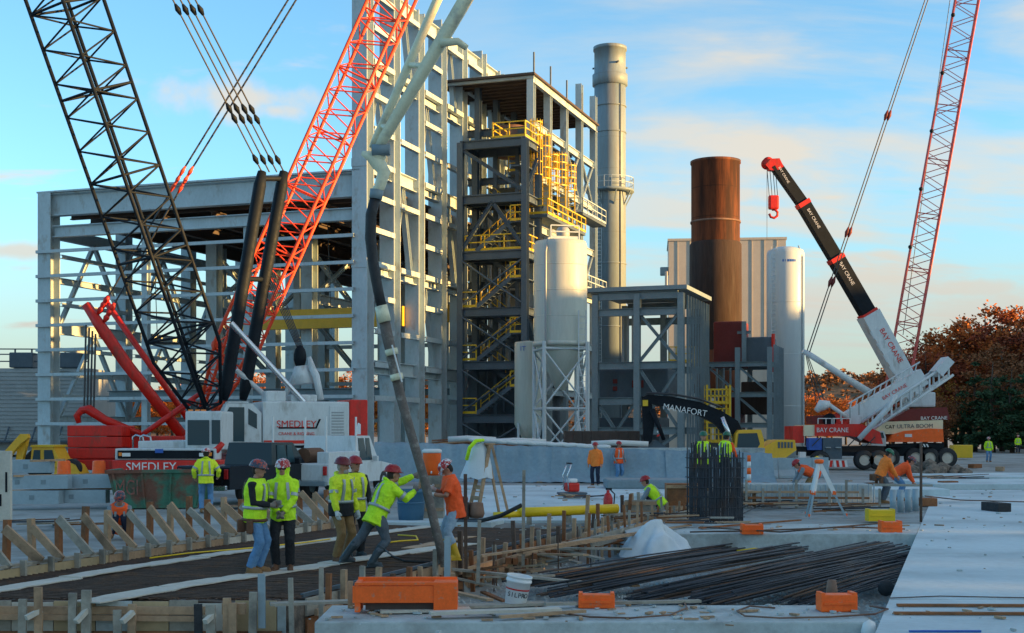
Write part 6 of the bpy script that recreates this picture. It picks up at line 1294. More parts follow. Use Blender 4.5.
# brown form timbers and dowel row behind the cross beam (right)
bfm = thing('timber_form', 'brown timber form with dowels beyond the survey tripod', 'formwork', (G(815, 508).x, 38.5, 0), R(-3))
for k in range(3): bar('form_board', (-2.0, 0.0, 0.10 + 0.17 * k), (1.95 - .3 * k, 0.0, 0.10 + 0.17 * k), 0.16, 0.06, ('wood_brown', 'wood_brown', 'wood')[k], bfm)
for k in range(9): bar('stake', (-1.9 + k * 0.48, -0.08, -0.1), (-1.9 + k * 0.48, -0.08, 0.55 + 0.25 * (k % 3 == 0)), 0.07, 0.05, 'wood_grey', bfm)
for k in range(26): rod('dowel', (-1.9 + k * 0.16, 1.4, 0), (-1.9 + k * 0.16, 1.4, 0.55 + random.uniform(0, .1)), 0.02, 'steel_blue', bfm)
MB().box((0, 2.2, 0.3), (4.2, 1.2, 0.6), ch=0.02).build('block_wall', 'concrete_dark', bfm)
# scraps, crumbs and chips lying about on the concrete
random.seed(31); db = MB(); dw = MB()
for k in range(900):
    Y = random.choice((random.uniform(15.6, 16.9), random.uniform(13.5, 30), random.uniform(28.7, 31.3), random.uniform(33, 60), random.uniform(30, 60)))
    X = random.uniform(-2.2, 4.3) if Y < 17 and random.random() < .6 else random.uniform(-3, 26)
    if gz(X, Y) < -0.3 and not (Y < 17 or X > x_s(Y) + 0.1 or (28.6 < Y < 31.4 and X > 2.6)): continue
    r_ = random.uniform(0.008, 0.03) * (1 + Y / 40); m_ = dw if random.random() < .35 else db
    z = 0.035 if (Y > 32 and X < x_r(Y)) else 0.004
    m_.box((X, Y, z + r_ * .3), (r_ * random.uniform(1, 2.5 if m_ is db else 6), r_ * random.uniform(.8, 1.6), r_ * .6), rz=random.uniform(0, 3))
tag(db.build('site_debris', 'concrete_dark'), 'small grey crumbs scattered over the concrete', 'debris', kind='stuff')
tag(dw.build('wood_chips', 'wood'), 'wood chips and offcuts scattered over the concrete', 'debris', kind='stuff')
# untidy heaps of timber and bars in the middle distance
random.seed(17)
for (px, py, wx, nn_, lab) in ((705, 526, 0.9, 9, 'untidy timber and bar ends in front of the rebar cage'), (775, 508, 1.6, 16, 'dark tangle of bars and timber left of the survey tripod'), (845, 512, 1.5, 12, 'loose timbers on the ground right of the survey tripod'), (655, 521, 1.4, 12, 'loose planks by the crouching worker on the slab edge'), (850, 489, 1.8, 12, 'timber offcuts behind the tripod form'), (770, 492, 1.6, 12, 'grey timber litter behind the rebar cage'), (590, 500, 1.2, 8, 'stray boards lying on the slab left of the extinguisher'), (945, 480, 2.2, 12, 'timber litter between the right footings'), (60, 528, 1.5, 10, 'offcuts lying behind the braced form at far left'), (235, 512, 1.4, 8, 'offcuts on the ground behind the braced form near the pickup')):
    c = G(px, py); t = thing('timber_scatter', lab, 'timber pile', (c.x, c.y, 0.03), 0, 'untidy timber heaps')
    for k in range(nn_):
        a = random.uniform(-.5, .5) + (1.57 if random.random() < .2 else 0); L_ = random.uniform(.5, 1.0) * wx; x, y = random.uniform(-wx, wx) * .7, random.uniform(-.7, .9); z = 0.02 + 0.035 * random.randint(0, 3)
        e = V((math.cos(a), math.sin(a), 0)) * L_ * .5
        if k % 3 == 2: rod('bar_end', V((x, y, z)) - e, V((x, y, z + random.uniform(0, .12))) + e, 0.016, 'rebar', t)
        else: bar('plank', V((x, y, z)) - e, V((x, y, z + random.uniform(0, .06))) + e, random.choice((.06, .1, .16)), 0.035, ('wood', 'wood_grey', 'wood_brown', 'rebar_blue')[k % 4], t)
# ------------------------------------------------------------------ trees
def crown_mesh(seed, h, wd, nclump, nleaf, leaf, low=0.25, cone=False):
    rnd = random.Random(seed); b = MB(); vs = []; fs = []
    for c in range(nclump):
        while True:
            p = V((rnd.uniform(-1, 1), rnd.uniform(-1, 1), rnd.uniform(0, 1)))
            if cone: ok = math.hypot(p.x, p.y) < (1 - p.z) ** 0.8 + 0.04
            else: ok = (p.x ** 2 + p.y ** 2 + ((p.z - 0.5) * 2) ** 2) < 1 and (p.x ** 2 + p.y ** 2 + ((p.z - 0.5) * 2) ** 2) > 0.12
            if ok: break
        cc = V((p.x * wd, p.y * wd, h * (low + (1 - low) * p.z))); cr = rnd.uniform(0.5, 1.0) * wd * (0.24 if not cone else 0.2)
        for k in range(nleaf):
            q = V((rnd.gauss(0, 1), rnd.gauss(0, 1), rnd.gauss(0, .7))); q = cc + q * cr * 0.55
            a = V((rnd.gauss(0, 1), rnd.gauss(0, 1), rnd.gauss(0, 1))).normalized(); d = a.orthogonal().normalized(); s = leaf * rnd.uniform(.5, 1.2); n = len(vs)
            e = a.cross(d); vs += [q + d * s, q + e * s * .7, q - d * s, q - e * s * .7]; fs.append((n, n + 1, n + 2, n + 3))
    b.add(vs, fs); return b.mesh('crown')
def trunk_mesh(seed, h, wd):
    rnd = random.Random(seed); b = MB(); r0 = h * 0.017
    pts = [V((0, 0, -0.3)), V((rnd.uniform(-.1, .1), 0, h * .3)), V((rnd.uniform(-.3, .3), rnd.uniform(-.3, .3), h * .6)), V((0, 0, h * .93))]
    b.tube(pts, [r0 * 1.3, r0, r0 * .6, r0 * .12], 7)
    for k in range(14):
        a = rnd.uniform(0, 6.28); z = h * rnd.uniform(.25, .8); l = wd * rnd.uniform(.5, .95) * (1.1 - z / h * .6)
        s = V((0, 0, z)); e = s + V((math.cos(a) * l, math.sin(a) * l, l * rnd.uniform(.3, .9))); b.tube([s, s.lerp(e, .5) + V((0, 0, -.1)), e], [r0 * .42, r0 * .25, r0 * .06], 5)
    return b.mesh('trunk')
CM = {}
def tree_mesh(kind, var, m):
    k = (kind, var, m)
    if k not in CM:
        if kind == 'pine': me = crown_mesh(100 + var, 1.0 * 12, 2.6, 90, 46, 0.20, 0.08, True)
        elif kind == 'bare': me = crown_mesh(200 + var, 12, 3.4, 46, 34, 0.13, 0.3)
        else: me = crown_mesh(var, 12, 3.9, 96, 88, 0.15, 0.16)
        me.materials.append(MATS[m]); CM[k] = me
    return CM[k]
TM = {}
def tree(label, x, y, h, kind, var, m, grp, z=0.0, wide=1.0):
    t = thing(('pine_tree' if kind == 'pine' else 'autumn_tree'), label, 'tree', (x, y, z), random.uniform(0, 6.28), grp)
    s = h / 12
    if (kind, var) not in TM:
        me = trunk_mesh(var, 12, 3.6 if kind != 'pine' else 1.2); me.materials.append(MATS['bark']); TM[(kind, var)] = me
    link('trunk', TM[(kind, var)], t, Mx.Diagonal((s * wide, s * wide, s, 1))); link('crown', tree_mesh(kind, var, m), t, Mx.Diagonal((s * wide, s * wide, s, 1)))
    return t
random.seed(21)
GR = 'trees at the right edge'
rt = [(905, 150, 10.5, 'leaf', 'leaf_brown', 'brown tree leftmost of the wood behind the cranes'), (925, 146, 12.0, 'leaf', 'leaf_maroon', 'dark maroon tree behind the white boom'), (945, 150, 13.0, 'leaf', 'leaf_rust', 'rust coloured tree above the crane cab roof'),
      (962, 156, 15.0, 'leaf', 'leaf_brown', 'tall brown tree left of the highest crown'), (985, 152, 17.0, 'leaf', 'leaf_rust', 'highest rust coloured crown in the right wood'), (1008, 150, 15.5, 'leaf', 'leaf_maroon', 'maroon crown at the right picture edge'), (1035, 150, 15.5, 'leaf', 'leaf_brown', 'brown tree cut by the right picture edge'),
      (975, 138, 9.5, 'pine', 'leaf_green', 'dark green pine left of the green pair'), (993, 134, 10.0, 'pine', 'leaf_green', 'dark green pine in the middle of the right wood'), (1012, 132, 9.0, 'pine', 'leaf_green', 'dark green pine nearest the right picture edge'), (955, 140, 7.5, 'bare', 'leaf_gold', 'thin golden tree in front of the brown wood'),
      (1030, 131, 9.5, 'pine', 'leaf_green', 'dark green pine half outside the right edge'), (915, 141, 6.5, 'bare', 'leaf_rust', 'sparse rust coloured tree behind the crane turret'), (935, 138, 6.0, 'leaf', 'leaf_brown', 'low brown bushy tree behind the crane counterweight'), (1002, 140, 11.5, 'leaf', 'leaf_brown', 'brown tree rising between the dark pines'), (893, 158, 9.0, 'leaf', 'leaf_rust', 'rust tree peeping out left of the telescopic boom base'), (878, 165, 8.0, 'leaf', 'leaf_orange', 'orange tree in the notch under the black boom'), (970, 160, 15.0, 'leaf', 'leaf_rust', 'tall rust crown behind the brown wood'), (1022, 158, 17.0, 'leaf', 'leaf_rust', 'rust crown high at the right picture edge')]
for i, (px, Y, h, kind, m, lab) in enumerate(rt):
    tree(lab, P(px, 0, Y).x, Y, h, kind, i % 4, m, GR, -0.1, 1.25 if kind != 'pine' else 1.35)
for i, (px, Y, h, m) in enumerate(((806, 190, 7.5, 'leaf_orange'), (818, 200, 8, 'leaf_rust'), (832, 196, 6.8, 'leaf_orange'), (846, 205, 7.5, 'leaf_rust'), (860, 200, 6.5, 'leaf_brown'), (876, 195, 8, 'leaf_rust'), (890, 185, 8.5, 'leaf_brown'))):
    tree(['glowing orange tree right beside the white tank', 'rust tree second from the white tank', 'low orange tree third from the white tank', 'rust tree in the gap left of the cranes', 'low brown tree in the gap left of the cranes', 'rust tree just left of the white boom', 'brown tree joining the right wood'][i], P(px, 0, Y).x, Y, h, 'leaf', i % 4, m, 'trees beyond the tank', 0, 1.2)
# row behind the hall: seen in scraps between the steel
for i in range(34):
    px = -30 + i * 17 + random.uniform(-5, 5); Y = random.uniform(165, 205); h = random.uniform(8, 10.5)
    m = ('leaf_orange', 'leaf_orange', 'leaf_rust', 'leaf_orange', 'leaf_gold')[i % 5]
    tree({'leaf_orange': 'orange', 'leaf_rust': 'rust red', 'leaf_gold': 'golden'}[m] + ' autumn tree, ' + ORD[i] + ' from the left in the row behind the steel hall', P(px, 0, Y).x, Y, h, 'leaf', i % 4, m, 'autumn trees behind the hall', 0, 1.15)
# the wood on the rise to the right of the site (outside the picture) that keeps the low sun off the ground
wd = []
base = crown_mesh(77, 12, 4.2, 80, 24, 0.62, 0.02)
vs0 = [tuple(v.co) for v in base.vertices]; fs0 = [tuple(p.vertices) for p in base.polygons]; b = MB()
for i in range(128):
    row = i % 4; x = 100 + row * 6 + random.uniform(-2, 2); y = -110 + (i // 4) * 8.2 + random.uniform(-2, 2); k = random.uniform(0.82, 1.02)
    a = random.uniform(0, 6.28); ca, sa = math.cos(a), math.sin(a); z0 = gz(x, y) - 0.5
    b.add([(x + 1.25 * (vx * ca - vy * sa), y + 1.25 * (vx * sa + vy * ca), z0 + vz * k) for vx, vy, vz in vs0], fs0)
bpy.data.meshes.remove(base)
tag(b.build('wood', 'leaf_brown'), 'brown autumn wood on the rise right of the site', 'wood', kind='stuff')
# woods covering the far ridge
base = crown_mesh(78, 6, 4.0, 18, 12, 0.62, 0.0)
vs0 = [tuple(v.co) for v in base.vertices]; fs0 = [tuple(p.vertices) for p in base.polygons]
for nm, m, n_, sd_ in (('far_wood', 'leaf_brown', 1200, 1), ('far_wood', 'leaf_rust', 60, 2)):
    b = MB(); rnd = random.Random(sd_)
    for i in range(n_):
        j = rnd.random(); y = 440 + j * 130; x = rnd.uniform(-230, 330); k = rnd.uniform(.8, 1.5)
        prof = [0, 0.5, 0.92, 1.0]; q = min(2.999, j * 3.2); f_ = prof[int(q)] + (prof[int(q) + 1] - prof[int(q)]) * (q % 1)
        z0 = f_ * (11 + 9 * (0.5 + 0.5 * math.tanh((x - 90) / 60)) + 2.5 * math.sin(x * 0.013) + 1.5 * math.sin(x * 0.05 + 1)) - 1.5
        b.add([(x + vx * k, y + vy * k, z0 + vz * k * .8) for vx, vy, vz in vs0], fs0)
    tag(b.build(nm, m), ['brown', 'rust red'][sd_ - 1] + ' woodland covering the far ridge', 'wood', kind='stuff')
bpy.data.meshes.remove(base)
# ------------------------------------------------------------------ people
FOLD = bpy.data.textures.new('folds', 'CLOUDS'); FOLD.noise_scale = 0.10; FOLD.noise_depth = 2
def organic(mb, name, m, parent, vox, fold=0.0, smooth=3):
    o = mb.build(name, m, parent)
    r = o.modifiers.new('remesh', 'REMESH'); r.mode = 'VOXEL'; r.voxel_size = vox; r.use_smooth_shade = True
    if fold:
        d = o.modifiers.new('folds', 'DISPLACE'); d.texture = FOLD; d.strength = fold; d.mid_level = 0.5; d.texture_coords = 'LOCAL'
    s = o.modifiers.new('smooth', 'SMOOTH'); s.factor = 0.5; s.iterations = smooth
    return o
def ik(a, t, l1, l2, pole):
    a = V(a); t = V(t); d = t - a; L_ = d.length; mx = (l1 + l2) * 0.995
    if L_ > mx: t = a + d * (mx / L_); d = t - a; L_ = mx
    u = d / L_; k = (l1 * l1 - l2 * l2 + L_ * L_) / (2 * L_); hh_ = math.sqrt(max(0, l1 * l1 - k * k)); p = V(pole); p = p - u * p.dot(u)
    p = p.normalized() if p.length > 1e-5 else u.orthogonal().normalized()
    return a + u * k + p * hh_, t
TR = [(-.16, .178, .138), (0, .176, .134), (.14, .168, .126), (.28, .192, .14), (.40, .205, .132), (.47, .185, .112), (.52, .12, .09), (.56, .082, .08)]
def tor(s):
    for i in range(len(TR) - 1):
        if s <= TR[i + 1][0]:
            t = (s - TR[i][0]) / (TR[i + 1][0] - TR[i][0]); return TR[i][1] + (TR[i + 1][1] - TR[i][1]) * t, TR[i][2] + (TR[i + 1][2] - TR[i][2]) * t
    return TR[-1][1:]
def person(label, loc, rz, pel=(0, 0, .93), lean=(0, .03, 1), ank=((-.11, 0, .09), (.11, 0, .09)), wri=((-.27, .08, .86), (.27, .08, .86)), pole=((-.6, -1, 0), (.6, -1, 0)),
           head=(0, 0), top='hivis', sleeves=None, vest=None, trousers='jeans', boots='boot_tan', boot_h=0.14, helmet='helmet_red', gloves=None, stripes=True, short=False, hood=False, belt=False, beard=None, shades=False,
           hem=-.14, vox=0.011, sc=1.0, grp=None, foot_yaw=(0.15, -0.15), black_hem=False, knee=((-.15, 1, 0), (.15, 1, 0)), hips=None):
    t = thing('person', label, 'person', loc, rz, grp); t.scale = (sc, sc, sc)
    pel = V(pel); S = V(lean).normalized(); A = V((1, 0, 0)); A = (A - S * A.dot(S)).normalized(); B = S.cross(A)
    fine = vox < 0.013; fr = 0.0095 if fine else 0.014
    sh = [pel + S * .455 + A * (.185 * s) for s in (-1, 1)]; neck = pel + S * .545
    el, wr, kn, an = [], [], [], []
    for i in (0, 1):
        e, w_ = ik(sh[i], wri[i], .285, .265, pole[i]); el.append(e); wr.append(w_)
        hp = pel + A * (.092 * (-1, 1)[i]) - V((0, 0, .03)); k_, a_ = ik(hp, ank[i], .43, .43, knee[i]); kn.append((hp, k_)); an.append(a_)
    hy, hp_ = head
    up = (S * .4 + V((0, 0, 1)) * .6).normalized(); Hf = (B * math.cos(hy) + A * math.sin(hy)); Hf = (Hf - up * up.dot(Hf)).normalized(); Hf = (Hf * math.cos(hp_) + up * math.sin(hp_)).normalized(); Hr = Hf.cross(up).normalized(); Hu = Hr.cross(Hf)
    hc = neck + up * .125 + Hf * .025
    HM = Mx(((Hr.x, Hf.x, Hu.x, hc.x), (Hr.y, Hf.y, Hu.y, hc.y), (Hr.z, Hf.z, Hu.z, hc.z), (0, 0, 0, 1)))
    def torso(mb, off, s0, s1, n=24, steps=14):
        vs = []; fs = []
        for j in range(steps + 1):
            s = s0 + (s1 - s0) * j / steps; hw, hd_ = tor(s)
            for k in range(n):
                a = 2 * math.pi * k / n; c_, d_ = math.cos(a), math.sin(a); vs.append(pel + S * s + A * ((hw + off) * math.copysign(abs(c_) ** .85, c_)) + B * ((hd_ + off) * math.copysign(abs(d_) ** .85, d_)))
        for j in range(steps):
            for k in range(n): fs.append((j * n + k, j * n + (k + 1) % n, (j + 1) * n + (k + 1) % n, (j + 1) * n + k))
        fs += [tuple(reversed(range(n))), tuple(range(steps * n, steps * n + n))]
        mb.add(vs, fs, True)
    def hand(mb, i, g=0.0):
        f = (wr[i] - el[i]).normalized(); sd = A * (-1, 1)[i]; pn = f.cross(sd); pn = pn.normalized() if pn.length > .1 else B
        inn = -sd + f * sd.dot(f); inn = inn.normalized() if inn.length > .1 else B          # palm faces the body
        ax = f.cross(inn).normalized(); pc_ = wr[i] + f * .05
        mb.tube([wr[i] - f * .02, wr[i] + f * .03, wr[i] + f * .085], [.026 + g, .034 + g, .036 + g], 10)
        for q in range(4):
            b0 = wr[i] + f * .085 + ax * (.03 - .02 * q); ln = (.066, .076, .072, .056)[q]
            m1 = b0 + f * ln * .5 + inn * .012; m2 = m1 + f * ln * .25 + inn * ln * .4
            mb.tube([b0 - f * .02, b0, m1, m2], [fr + g, fr + g, fr * .95 + g, fr * .75 + g], 7)
        th = wr[i] + f * .025 + ax * .03; mb.tube([th, th + ax * .03 + f * .03 + inn * .01, th + ax * .035 + f * .065 + inn * .025], [.014 + g, .012 + g, .009 + g], 7)
    # body: one continuous surface
    mb = MB(); torso(mb, -.022, -.08, .54)
    mb.tube([neck - S * .06, neck + up * .0, hc - up * .04], [.068, .06, .06], 12)
    mb.ball((0, 0, .01), (.076, .096, .116), 20, HM); mb.ball((0, .03, -.06), (.056, .064, .06), 16, HM)
    mb.tube([HM @ V((0, .088, .025)), HM @ V((0, .118, -.018)), HM @ V((0, .095, -.03))], [.010, .017, .012], 8)
    for s in (-1, 1): mb.ball((s * .078, -.005, -.005), (.012, .022, .034), 8, HM)
    mb.ball((0, .083, -.062), (.028, .016, .011), 8, HM)
    for i in (0, 1):
        s = (-1, 1)[i]
        mb.tube([sh[i] - A * s * .06, sh[i], el[i], el[i].lerp(wr[i], .35), wr[i]], [.06, .055, .041, .041, .027], 12); hand(mb, i)
        mb.tube([kn[i][0] + V((0, 0, .05)), kn[i][0], kn[i][1], kn[i][1].lerp(an[i], .35), an[i]], [.09, .088, .055, .053, .036], 12)
        ff = (Mx.Rotation(foot_yaw[i], 4, 'Z') @ V((0, 1, 0))); mb.tube([an[i] - ff * .05 - V((0, 0, .05)), an[i] + ff * .06 - V((0, 0, .05)), an[i] + ff * .15 - V((0, 0, .06))], [.034, .034, .026], 10)
    body = organic(mb, 'body', 'skin', t, vox, 0, 2)
    for s in (-1, 1): MB().ball((s * .032, .088, .02), (.013, .008, .008), 8, HM).build('eye', 'hair_dark', t)
    if shades: MB().box(None, (.135, .03, .035), M=HM @ Mx.Translation((0, .093, .022)), ch=.01).build('sunglasses', 'boom_black', t)
    mbh = MB(); mbh.ball((0, -.022, .012), (.082, .086, .11), 14, HM); mbh.build('hair', 'hair_grey' if beard else 'hair_dark', t)
    if beard: organic(MB().ball((0, .055, -.075), (.058, .05, .05), 14, HM), 'beard', beard, t, .01)
    # trousers and boots
    mb = MB()
    hwv = [(pel + V((0, 0, .06)), .14), (pel, .15), (pel - V((0, 0, .09)), .14)]
    vs = []; n = 20
    for c_, r_ in hwv:
        for k in range(n): a = 2 * math.pi * k / n; vs.append(c_ + A * (r_ * 1.15 * math.cos(a)) + (V((0, 1, 0)) * .5 + B * .5) * (r_ * .9 * math.sin(a)))
    mb.add(vs, [(j * n + k, j * n + (k + 1) % n, (j + 1) * n + (k + 1) % n, (j + 1) * n + k)[::-1] for j in range(2) for k in range(n)] + [tuple(range(n)), tuple(reversed(range(2 * n, 3 * n)))], True)
    for i in (0, 1):
        hp, k_ = kn[i]; end = an[i] if boot_h < .2 else an[i].lerp(k_, .55)
        mb.tube([hp + V((0, 0, .04)), hp - V((0, 0, .05)), hp.lerp(k_, .5), k_, k_.lerp(an[i], .45)] + ([an[i] + V((0, 0, .01))] if boot_h < .2 else [an[i].lerp(k_, .4)]), [.108, .112, .095, .079, .077, .073 if boot_h < .2 else .06], 14)
    organic(mb, 'trousers', trousers, t, vox, .03)
    for i in (0, 1):
        ff = (Mx.Rotation(foot_yaw[i], 4, 'Z') @ V((0, 1, 0))); mb = MB(); tp = an[i].lerp(kn[i][1], min(.75, boot_h / .43)); z0 = an[i].z - .09
        mb.tube([an[i] - ff * .055 + V((0, 0, -.035)), an[i] + ff * .03 + V((0, 0, -.035)), an[i] + ff * .12 + V((0, 0, -.045)), an[i] + ff * .185 + V((0, 0, -.05))], [.048, .052, .046, .034], 12)
        mb.tube([an[i] + V((0, 0, -.03)), an[i].lerp(tp, .5), tp], [.058, .066 if boot_h > .2 else .058, .082 if boot_h > .2 else .062], 12)
        mb.box(an[i] + ff * .06 + V((0, 0, -.078)), (.092, .29, .024), rz=math.atan2(-ff.x, ff.y), ch=.01)
        organic(mb, 'boot', boots, t, vox, .006, 2)
    # upper clothing
    sl = sleeves or top
    def arms(mb, r, stop=1.0):
        for i in (0, 1):
            s = (-1, 1)[i]
            if short: mb.tube([sh[i] - A * s * .07 - S * .01, sh[i], sh[i].lerp(el[i], .8)], [r + .022, r + .014, r + .012], 12)
            else: mb.tube([sh[i] - A * s * .07 - S * .01, sh[i], sh[i].lerp(el[i], .5), el[i], el[i].lerp(wr[i], .55), el[i].lerp(wr[i], .97)], [r + .024, r + .018, r + .01, r + .002, r - .004, r - .014], 12)
    if vest or sl != top:
        mb = MB(); torso(mb, .012, hem + .03, .55); arms(mb, .058); organic(mb, 'shirt', sl, t, vox, .02)
        mb = MB(); torso(mb, .034, hem, .545)
        for i in (0, 1): mb.ball(sh[i] - A * (-1, 1)[i] * .03, .072, 10)
        up_o = organic(mb, 'vest', vest or top, t, vox, .03)
    else:
        mb = MB(); torso(mb, .026, hem, .555); arms(mb, .064)
        up_o = organic(mb, 'jacket' if not short else 'shirt', top, t, vox, .045 if not short else .034)
    if hood: organic(MB().ball((0, -.03, .0), (.112, .115, .15), 18, HM).tube([neck - S * .03, neck + up * .05], [.12, .10], 14), 'hood', top, t, vox, .015)
    elif not short and not vest: organic(MB().tube([neck - S * .02 - B * .07, neck + up * .015 - B * .05], [.10, .085], 12), 'collar', top, t, vox, .012)
    if black_hem: mb = MB(); torso(mb, .046, hem - .01, .10); organic(mb, 'lower_panel', 'black_cloth', t, vox, .02)
    off = .056 if (vest or sl != top) else .05
    if stripes:
        def band(s0, s1, a0=0, a1=2 * math.pi, n=28, name='reflective_band'):
            vs = []; m_ = n + 1
            for s, o_ in ((s0, off - .02), (s0, off), (s1, off), (s1, off - .02)):
                hw, hd_ = tor(s)
                for k in range(m_):
                    a = a0 + (a1 - a0) * k / n; c_, d_ = math.cos(a), math.sin(a); vs.append(pel + S * s + A * ((hw + o_) * math.copysign(abs(c_) ** .85, c_)) + B * ((hd_ + o_) * math.copysign(abs(d_) ** .85, d_)))
            MB().add(vs, [(j * m_ + k, j * m_ + k + 1, (j + 1) * m_ + k + 1, (j + 1) * m_ + k) for j in range(3) for k in range(n)], True).build(name, 'reflective', up_o)
        band(.07, .115)
        for sg in (-1, 1):
            for fb in (1, -1):                          # braces over the shoulders, front and back
                vs = []
                for q in range(9):
                    s = .115 + (.47 - .115) * q / 8; hw, hd_ = tor(s)
                    for dx in (-.022, .022):
                        xx_ = (.115 - .03 * q / 8) * sg + dx; yy_ = (hd_ + off - .004) * max(.2, 1 - abs(xx_ / (hw + off)) ** 2.4) ** .42
                        vs.append(pel + S * s + A * xx_ + B * (fb * yy_))
                MB().add(vs + [v - B * fb * .02 for v in vs], [(2 * q, 2 * q + 1, 2 * q + 3, 2 * q + 2) for q in range(8)] + [(18 + 2 * q, 18 + 2 * q + 2, 18 + 2 * q + 3, 18 + 2 * q + 1) for q in range(8)], True).build('reflective_band', 'reflective', up_o)
        if not vest and sl == top and not short:
            for i in (0, 1): a, c_ = sh[i].lerp(el[i], .62), sh[i].lerp(el[i], .8); MB().tube([a, c_], [.082, .08], 14, False).build('reflective_band', 'reflective', up_o)
    if gloves:
        for i in (0, 1):
            mb = MB(); hand(mb, i, .005); mb.tube([wr[i].lerp(el[i], .16), wr[i]], [.042, .034], 10); organic(mb, 'glove', gloves, t, min(vox, .009), 0, 1)
    if belt:
        mb = MB(); hw, hd_ = tor(-.1)
        MB().tube([pel + S * -.1 + A * (.215 * math.cos(a)) + B * (.175 * math.sin(a)) for a in [2 * math.pi * k / 16 for k in range(17)]], .026, 8).build('tool_belt', 'leather_brown', t)
        for a in (0.1, 2.9, 4.3, -1.0): MB().box(pel + S * -.2 + A * (.235 * math.cos(a)) + B * (.2 * math.sin(a)), (.12, .09, .2), rz=a, ch=.02).build('tool_pouch', 'leather_brown', t)
    # helmet with brim and ridge
    HT = HM @ Mx.Translation((0, -.012, .048)) @ Mx.Rotation(R(-4), 4, 'X')
    hm = MB(); prof = [(.138, -.005), (.142, 0), (.138, .012), (.132, .03), (.122, .065), (.098, .098), (.06, .118), (.02, .125), (0, .1255)]
    hm.lathe((0, 0, 0), prof, 26, HT @ Mx.Diagonal((.88, 1.08, 1, 1))); ho = hm.build('helmet', helmet, t)
    MB().prism([(-.085, .095), (-.06, .15), (0, .185), (.06, .15), (.085, .095), (0, .12)], -.004, .007, HT).build('visor', helmet, ho)
    MB().tube([HT @ V((0, -.125, .05)), HT @ V((0, -.06, .118)), HT @ V((0, .05, .121)), HT @ V((0, .13, .05))], .009, 6).build('ridge', helmet, ho)
    return t
def at(px, Y, z=0.0): return (P(px, 0, Y).x, Y, z)
random.seed(4)
person('worker in lime vest over black sleeves and jeans, facing right at the pair', at(255, 20.5, .03), R(-100), wri=((-.03, .34, 1.10), (.05, .27, 1.06)), head=(.1, -.1), vest='hivis', top='hivis', sleeves='black_cloth', helmet='helmet_dark', belt=True, gloves='glove_grey', ank=((-.10, .02, .09), (.11, -.03, .09)), lean=(0, .06, 1))
person('worker in lime hooded jacket, sunglasses and black trousers facing the camera', at(283, 20.9, .03), R(184), wri=((-.03, .24, .93), (.05, .25, .93)), head=(.05, -.05), top='hivis', hood=True, shades=True, trousers='black_cloth', boots='leather_brown', helmet='helmet_white', gloves='glove_grey', pole=((-1, -.5, 0), (1, -.5, 0)))
person('bearded worker in yellow jacket and tan trousers with white gloves', at(341, 22.2, .03), R(-128), head=(-.3, -.02), top='hivis_yellow', trousers='trousers_tan', boots='leather_brown', helmet='helmet_maroon', gloves='glove_white', beard='hair_grey', black_hem=True, wri=((-.27, .12, .84), (.25, .16, .84)), sc=1.0)
person('worker in yellow vest over dark clothes standing behind the bearded worker', at(354, 23.2, .03), R(-150), head=(-.2, 0), vest='hivis_yellow', top='hivis_yellow', sleeves='black_cloth', trousers='black_cloth', boots='boot_rubber', helmet='helmet_red', gloves='glove_white', wri=((-.26, .14, .86), (.26, .14, .86)))
person('worker in lime jacket and rubber boots leaning to push the hose', at(377, 21.5, .03), R(-62), pel=(0, .0, .87), lean=(0, .42, .86), ank=((-.18, -.56, .10), (.13, -.16, .09)), wri=((-.16, .86, 1.50), (.10, .62, 1.22)), head=(.15, .15), top='hivis', trousers='trousers_grey', boots='boot_rubber', boot_h=.30, helmet='helmet_red', gloves='glove_grey', pole=((-.5, -.2, -1), (.6, -.3, -1)), hem=-.2, knee=((-.1, 1, -.2), (.1, 1, 0)))
person('worker in orange T-shirt, pale jeans and yellow boots bowed over the hose', at(455, 22.6, .03), R(98), pel=(0, 0, .92), lean=(0, .20, 1), ank=((-.15, -.02, .09), (.15, .06, .09)), wri=((-.14, .40, 1.14), (.14, .36, 1.22)), head=(0, -.65), top='orange_cloth', short=True, stripes=False, trousers='jeans_pale', boots='boot_yellow', boot_h=.30, helmet='helmet_white', gloves='glove_white', sc=.99, hem=-.2)
VF = 0.016
person('worker in lime jacket seen from behind beside the dumpster', at(206, 36.0), R(12), head=(.2, -.1), top='hivis_yellow', trousers='jeans', helmet='helmet_white', wri=((-.3, .15, .95), (.32, .22, .98)), vox=VF)
person('worker in orange vest crouching behind the braced form', at(119, 27.6, 0), R(200), pel=(0, -.12, .26), lean=(0, .5, .7), ank=((-.16, .1, .09), (.16, .1, .09)), wri=((-.2, .5, .12), (.2, .5, .12)), head=(.1, -.2), vest='orange_cloth', top='orange_cloth', sleeves='grey_cloth', trousers='navy_cloth', helmet='helmet_dark', vox=VF)
person('worker in lime vest standing far behind the white utility truck', at(308, 56), R(150), vest='hivis', top='hivis', sleeves='hivis', trousers='navy_cloth', helmet='helmet_white', vox=VF)
person('worker in orange hoodie and navy trousers before the tarp wall', at(595.5, 53), R(165), top='orange_hoodie', stripes=False, trousers='navy_cloth', boots='leather_brown', helmet='helmet_red', vox=VF)
person('worker in orange vest over grey sleeves right of the hoodie wearer', at(618.5, 57.5), R(-150), vest='orange_cloth', top='orange_cloth', sleeves='grey_cloth', trousers='jeans', helmet='helmet_red', wri=((-.22, .2, .95), (.24, .12, .9)), vox=VF)
pf = thing('work_platform', 'low timber work platform behind the rebar cage', 'platform', at(716, 39.6)); MB().box((0, 0, .42), (2.2, 1.9, .06)).build('deck', 'wood_grey', pf)
for x in (-1, 1):
    for y in (-.8, .8): bar('leg', (x, y, 0), (x, y, .39), .09, .09, 'wood', pf)
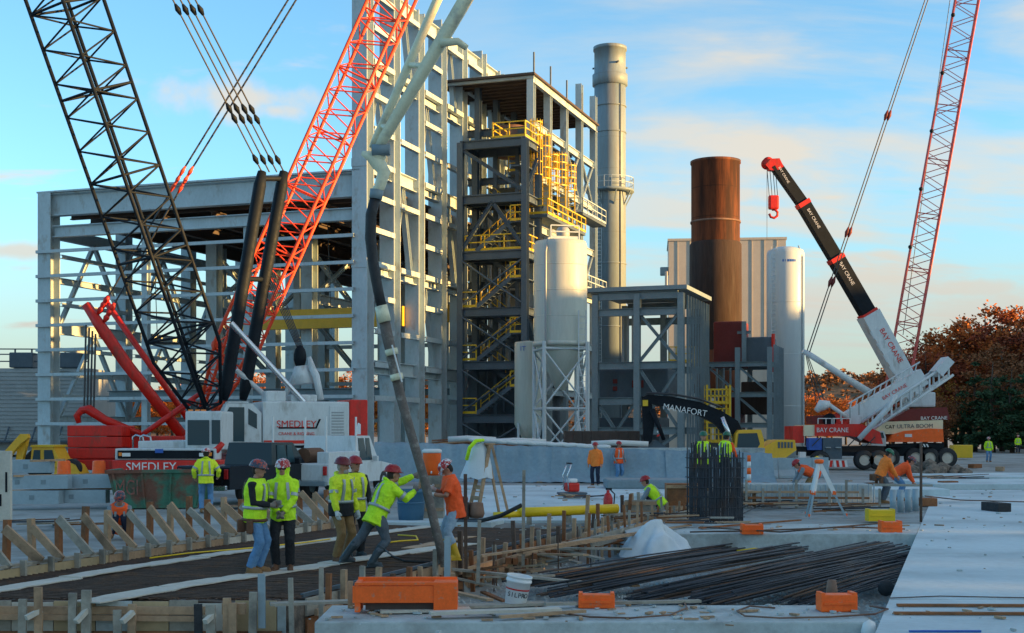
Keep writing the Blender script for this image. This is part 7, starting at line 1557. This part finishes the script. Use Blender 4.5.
person('worker in green helmet and lime vest behind the rebar cage', at(703, 39.0, .45), R(185), vest='hivis', top='hivis', sleeves='black_cloth', trousers='black_cloth', helmet='helmet_green', wri=((-.2, .3, 1.0), (.2, .3, 1.0)), vox=VF)
person('worker in orange with lime vest turned away behind the rebar cage', at(724, 40.2, .45), R(-40), vest='hivis', top='hivis', sleeves='orange_cloth', trousers='black_cloth', helmet='helmet_green', lean=(0, .25, 1), wri=((-.2, .4, .95), (.2, .4, .95)), vox=VF)
person('worker in red helmet and lime vest crouching on the slab', at(656, 36.0, .03), R(80), pel=(0, -.1, .26), lean=(0, .55, .7), ank=((-.16, .1, .09), (.16, .1, .09)), wri=((-.25, .5, .16), (.25, .5, .16)), vest='hivis', top='hivis', sleeves='grey_cloth', trousers='navy_cloth', helmet='helmet_red', vox=VF)
o = person('worker in grey hoodie and orange vest bent over by the tripod', at(811, 42), R(92), pel=(0, -.12, .84), lean=(0, .86, .36), ank=((-.13, 0, .09), (.13, -.05, .09)), wri=((-.16, .62, .42), (.16, .62, .42)), head=(0, -.2), vest='orange_cloth', top='orange_cloth', sleeves='grey_cloth', trousers='trousers_tan', helmet='helmet_red', vox=VF)
person('worker in orange hoodie and dark helmet stooping over the pipe sleeves', at(882, 40.5), R(-84), pel=(0, -.05, .9), lean=(0, .42, .9), wri=((-.16, .5, .82), (.2, .42, .78)), head=(0, -.35), top='orange_hoodie', stripes=False, trousers='trousers_grey', helmet='helmet_green', belt=True, vox=VF)
person('worker in red shirt bent low over the pipe sleeves', at(899, 42.0), R(-95), pel=(0, -.15, .86), lean=(0, .8, .5), wri=((-.14, .5, .5), (.18, .46, .45)), head=(0, -.2), top='orange_cloth', stripes=False, trousers='jeans', helmet='helmet_dark', vox=VF)
person('distant worker in lime vest and jeans walking on the gravel at right', at(988.5, 93), R(178), vest='hivis', top='hivis', sleeves='hivis', trousers='jeans', helmet='helmet_white', vox=.02)
person('farthest worker in lime vest by the right picture edge', at(1018, 128), R(170), vest='hivis', top='hivis', sleeves='hivis', trousers='navy_cloth', helmet='helmet_white', vox=.02)
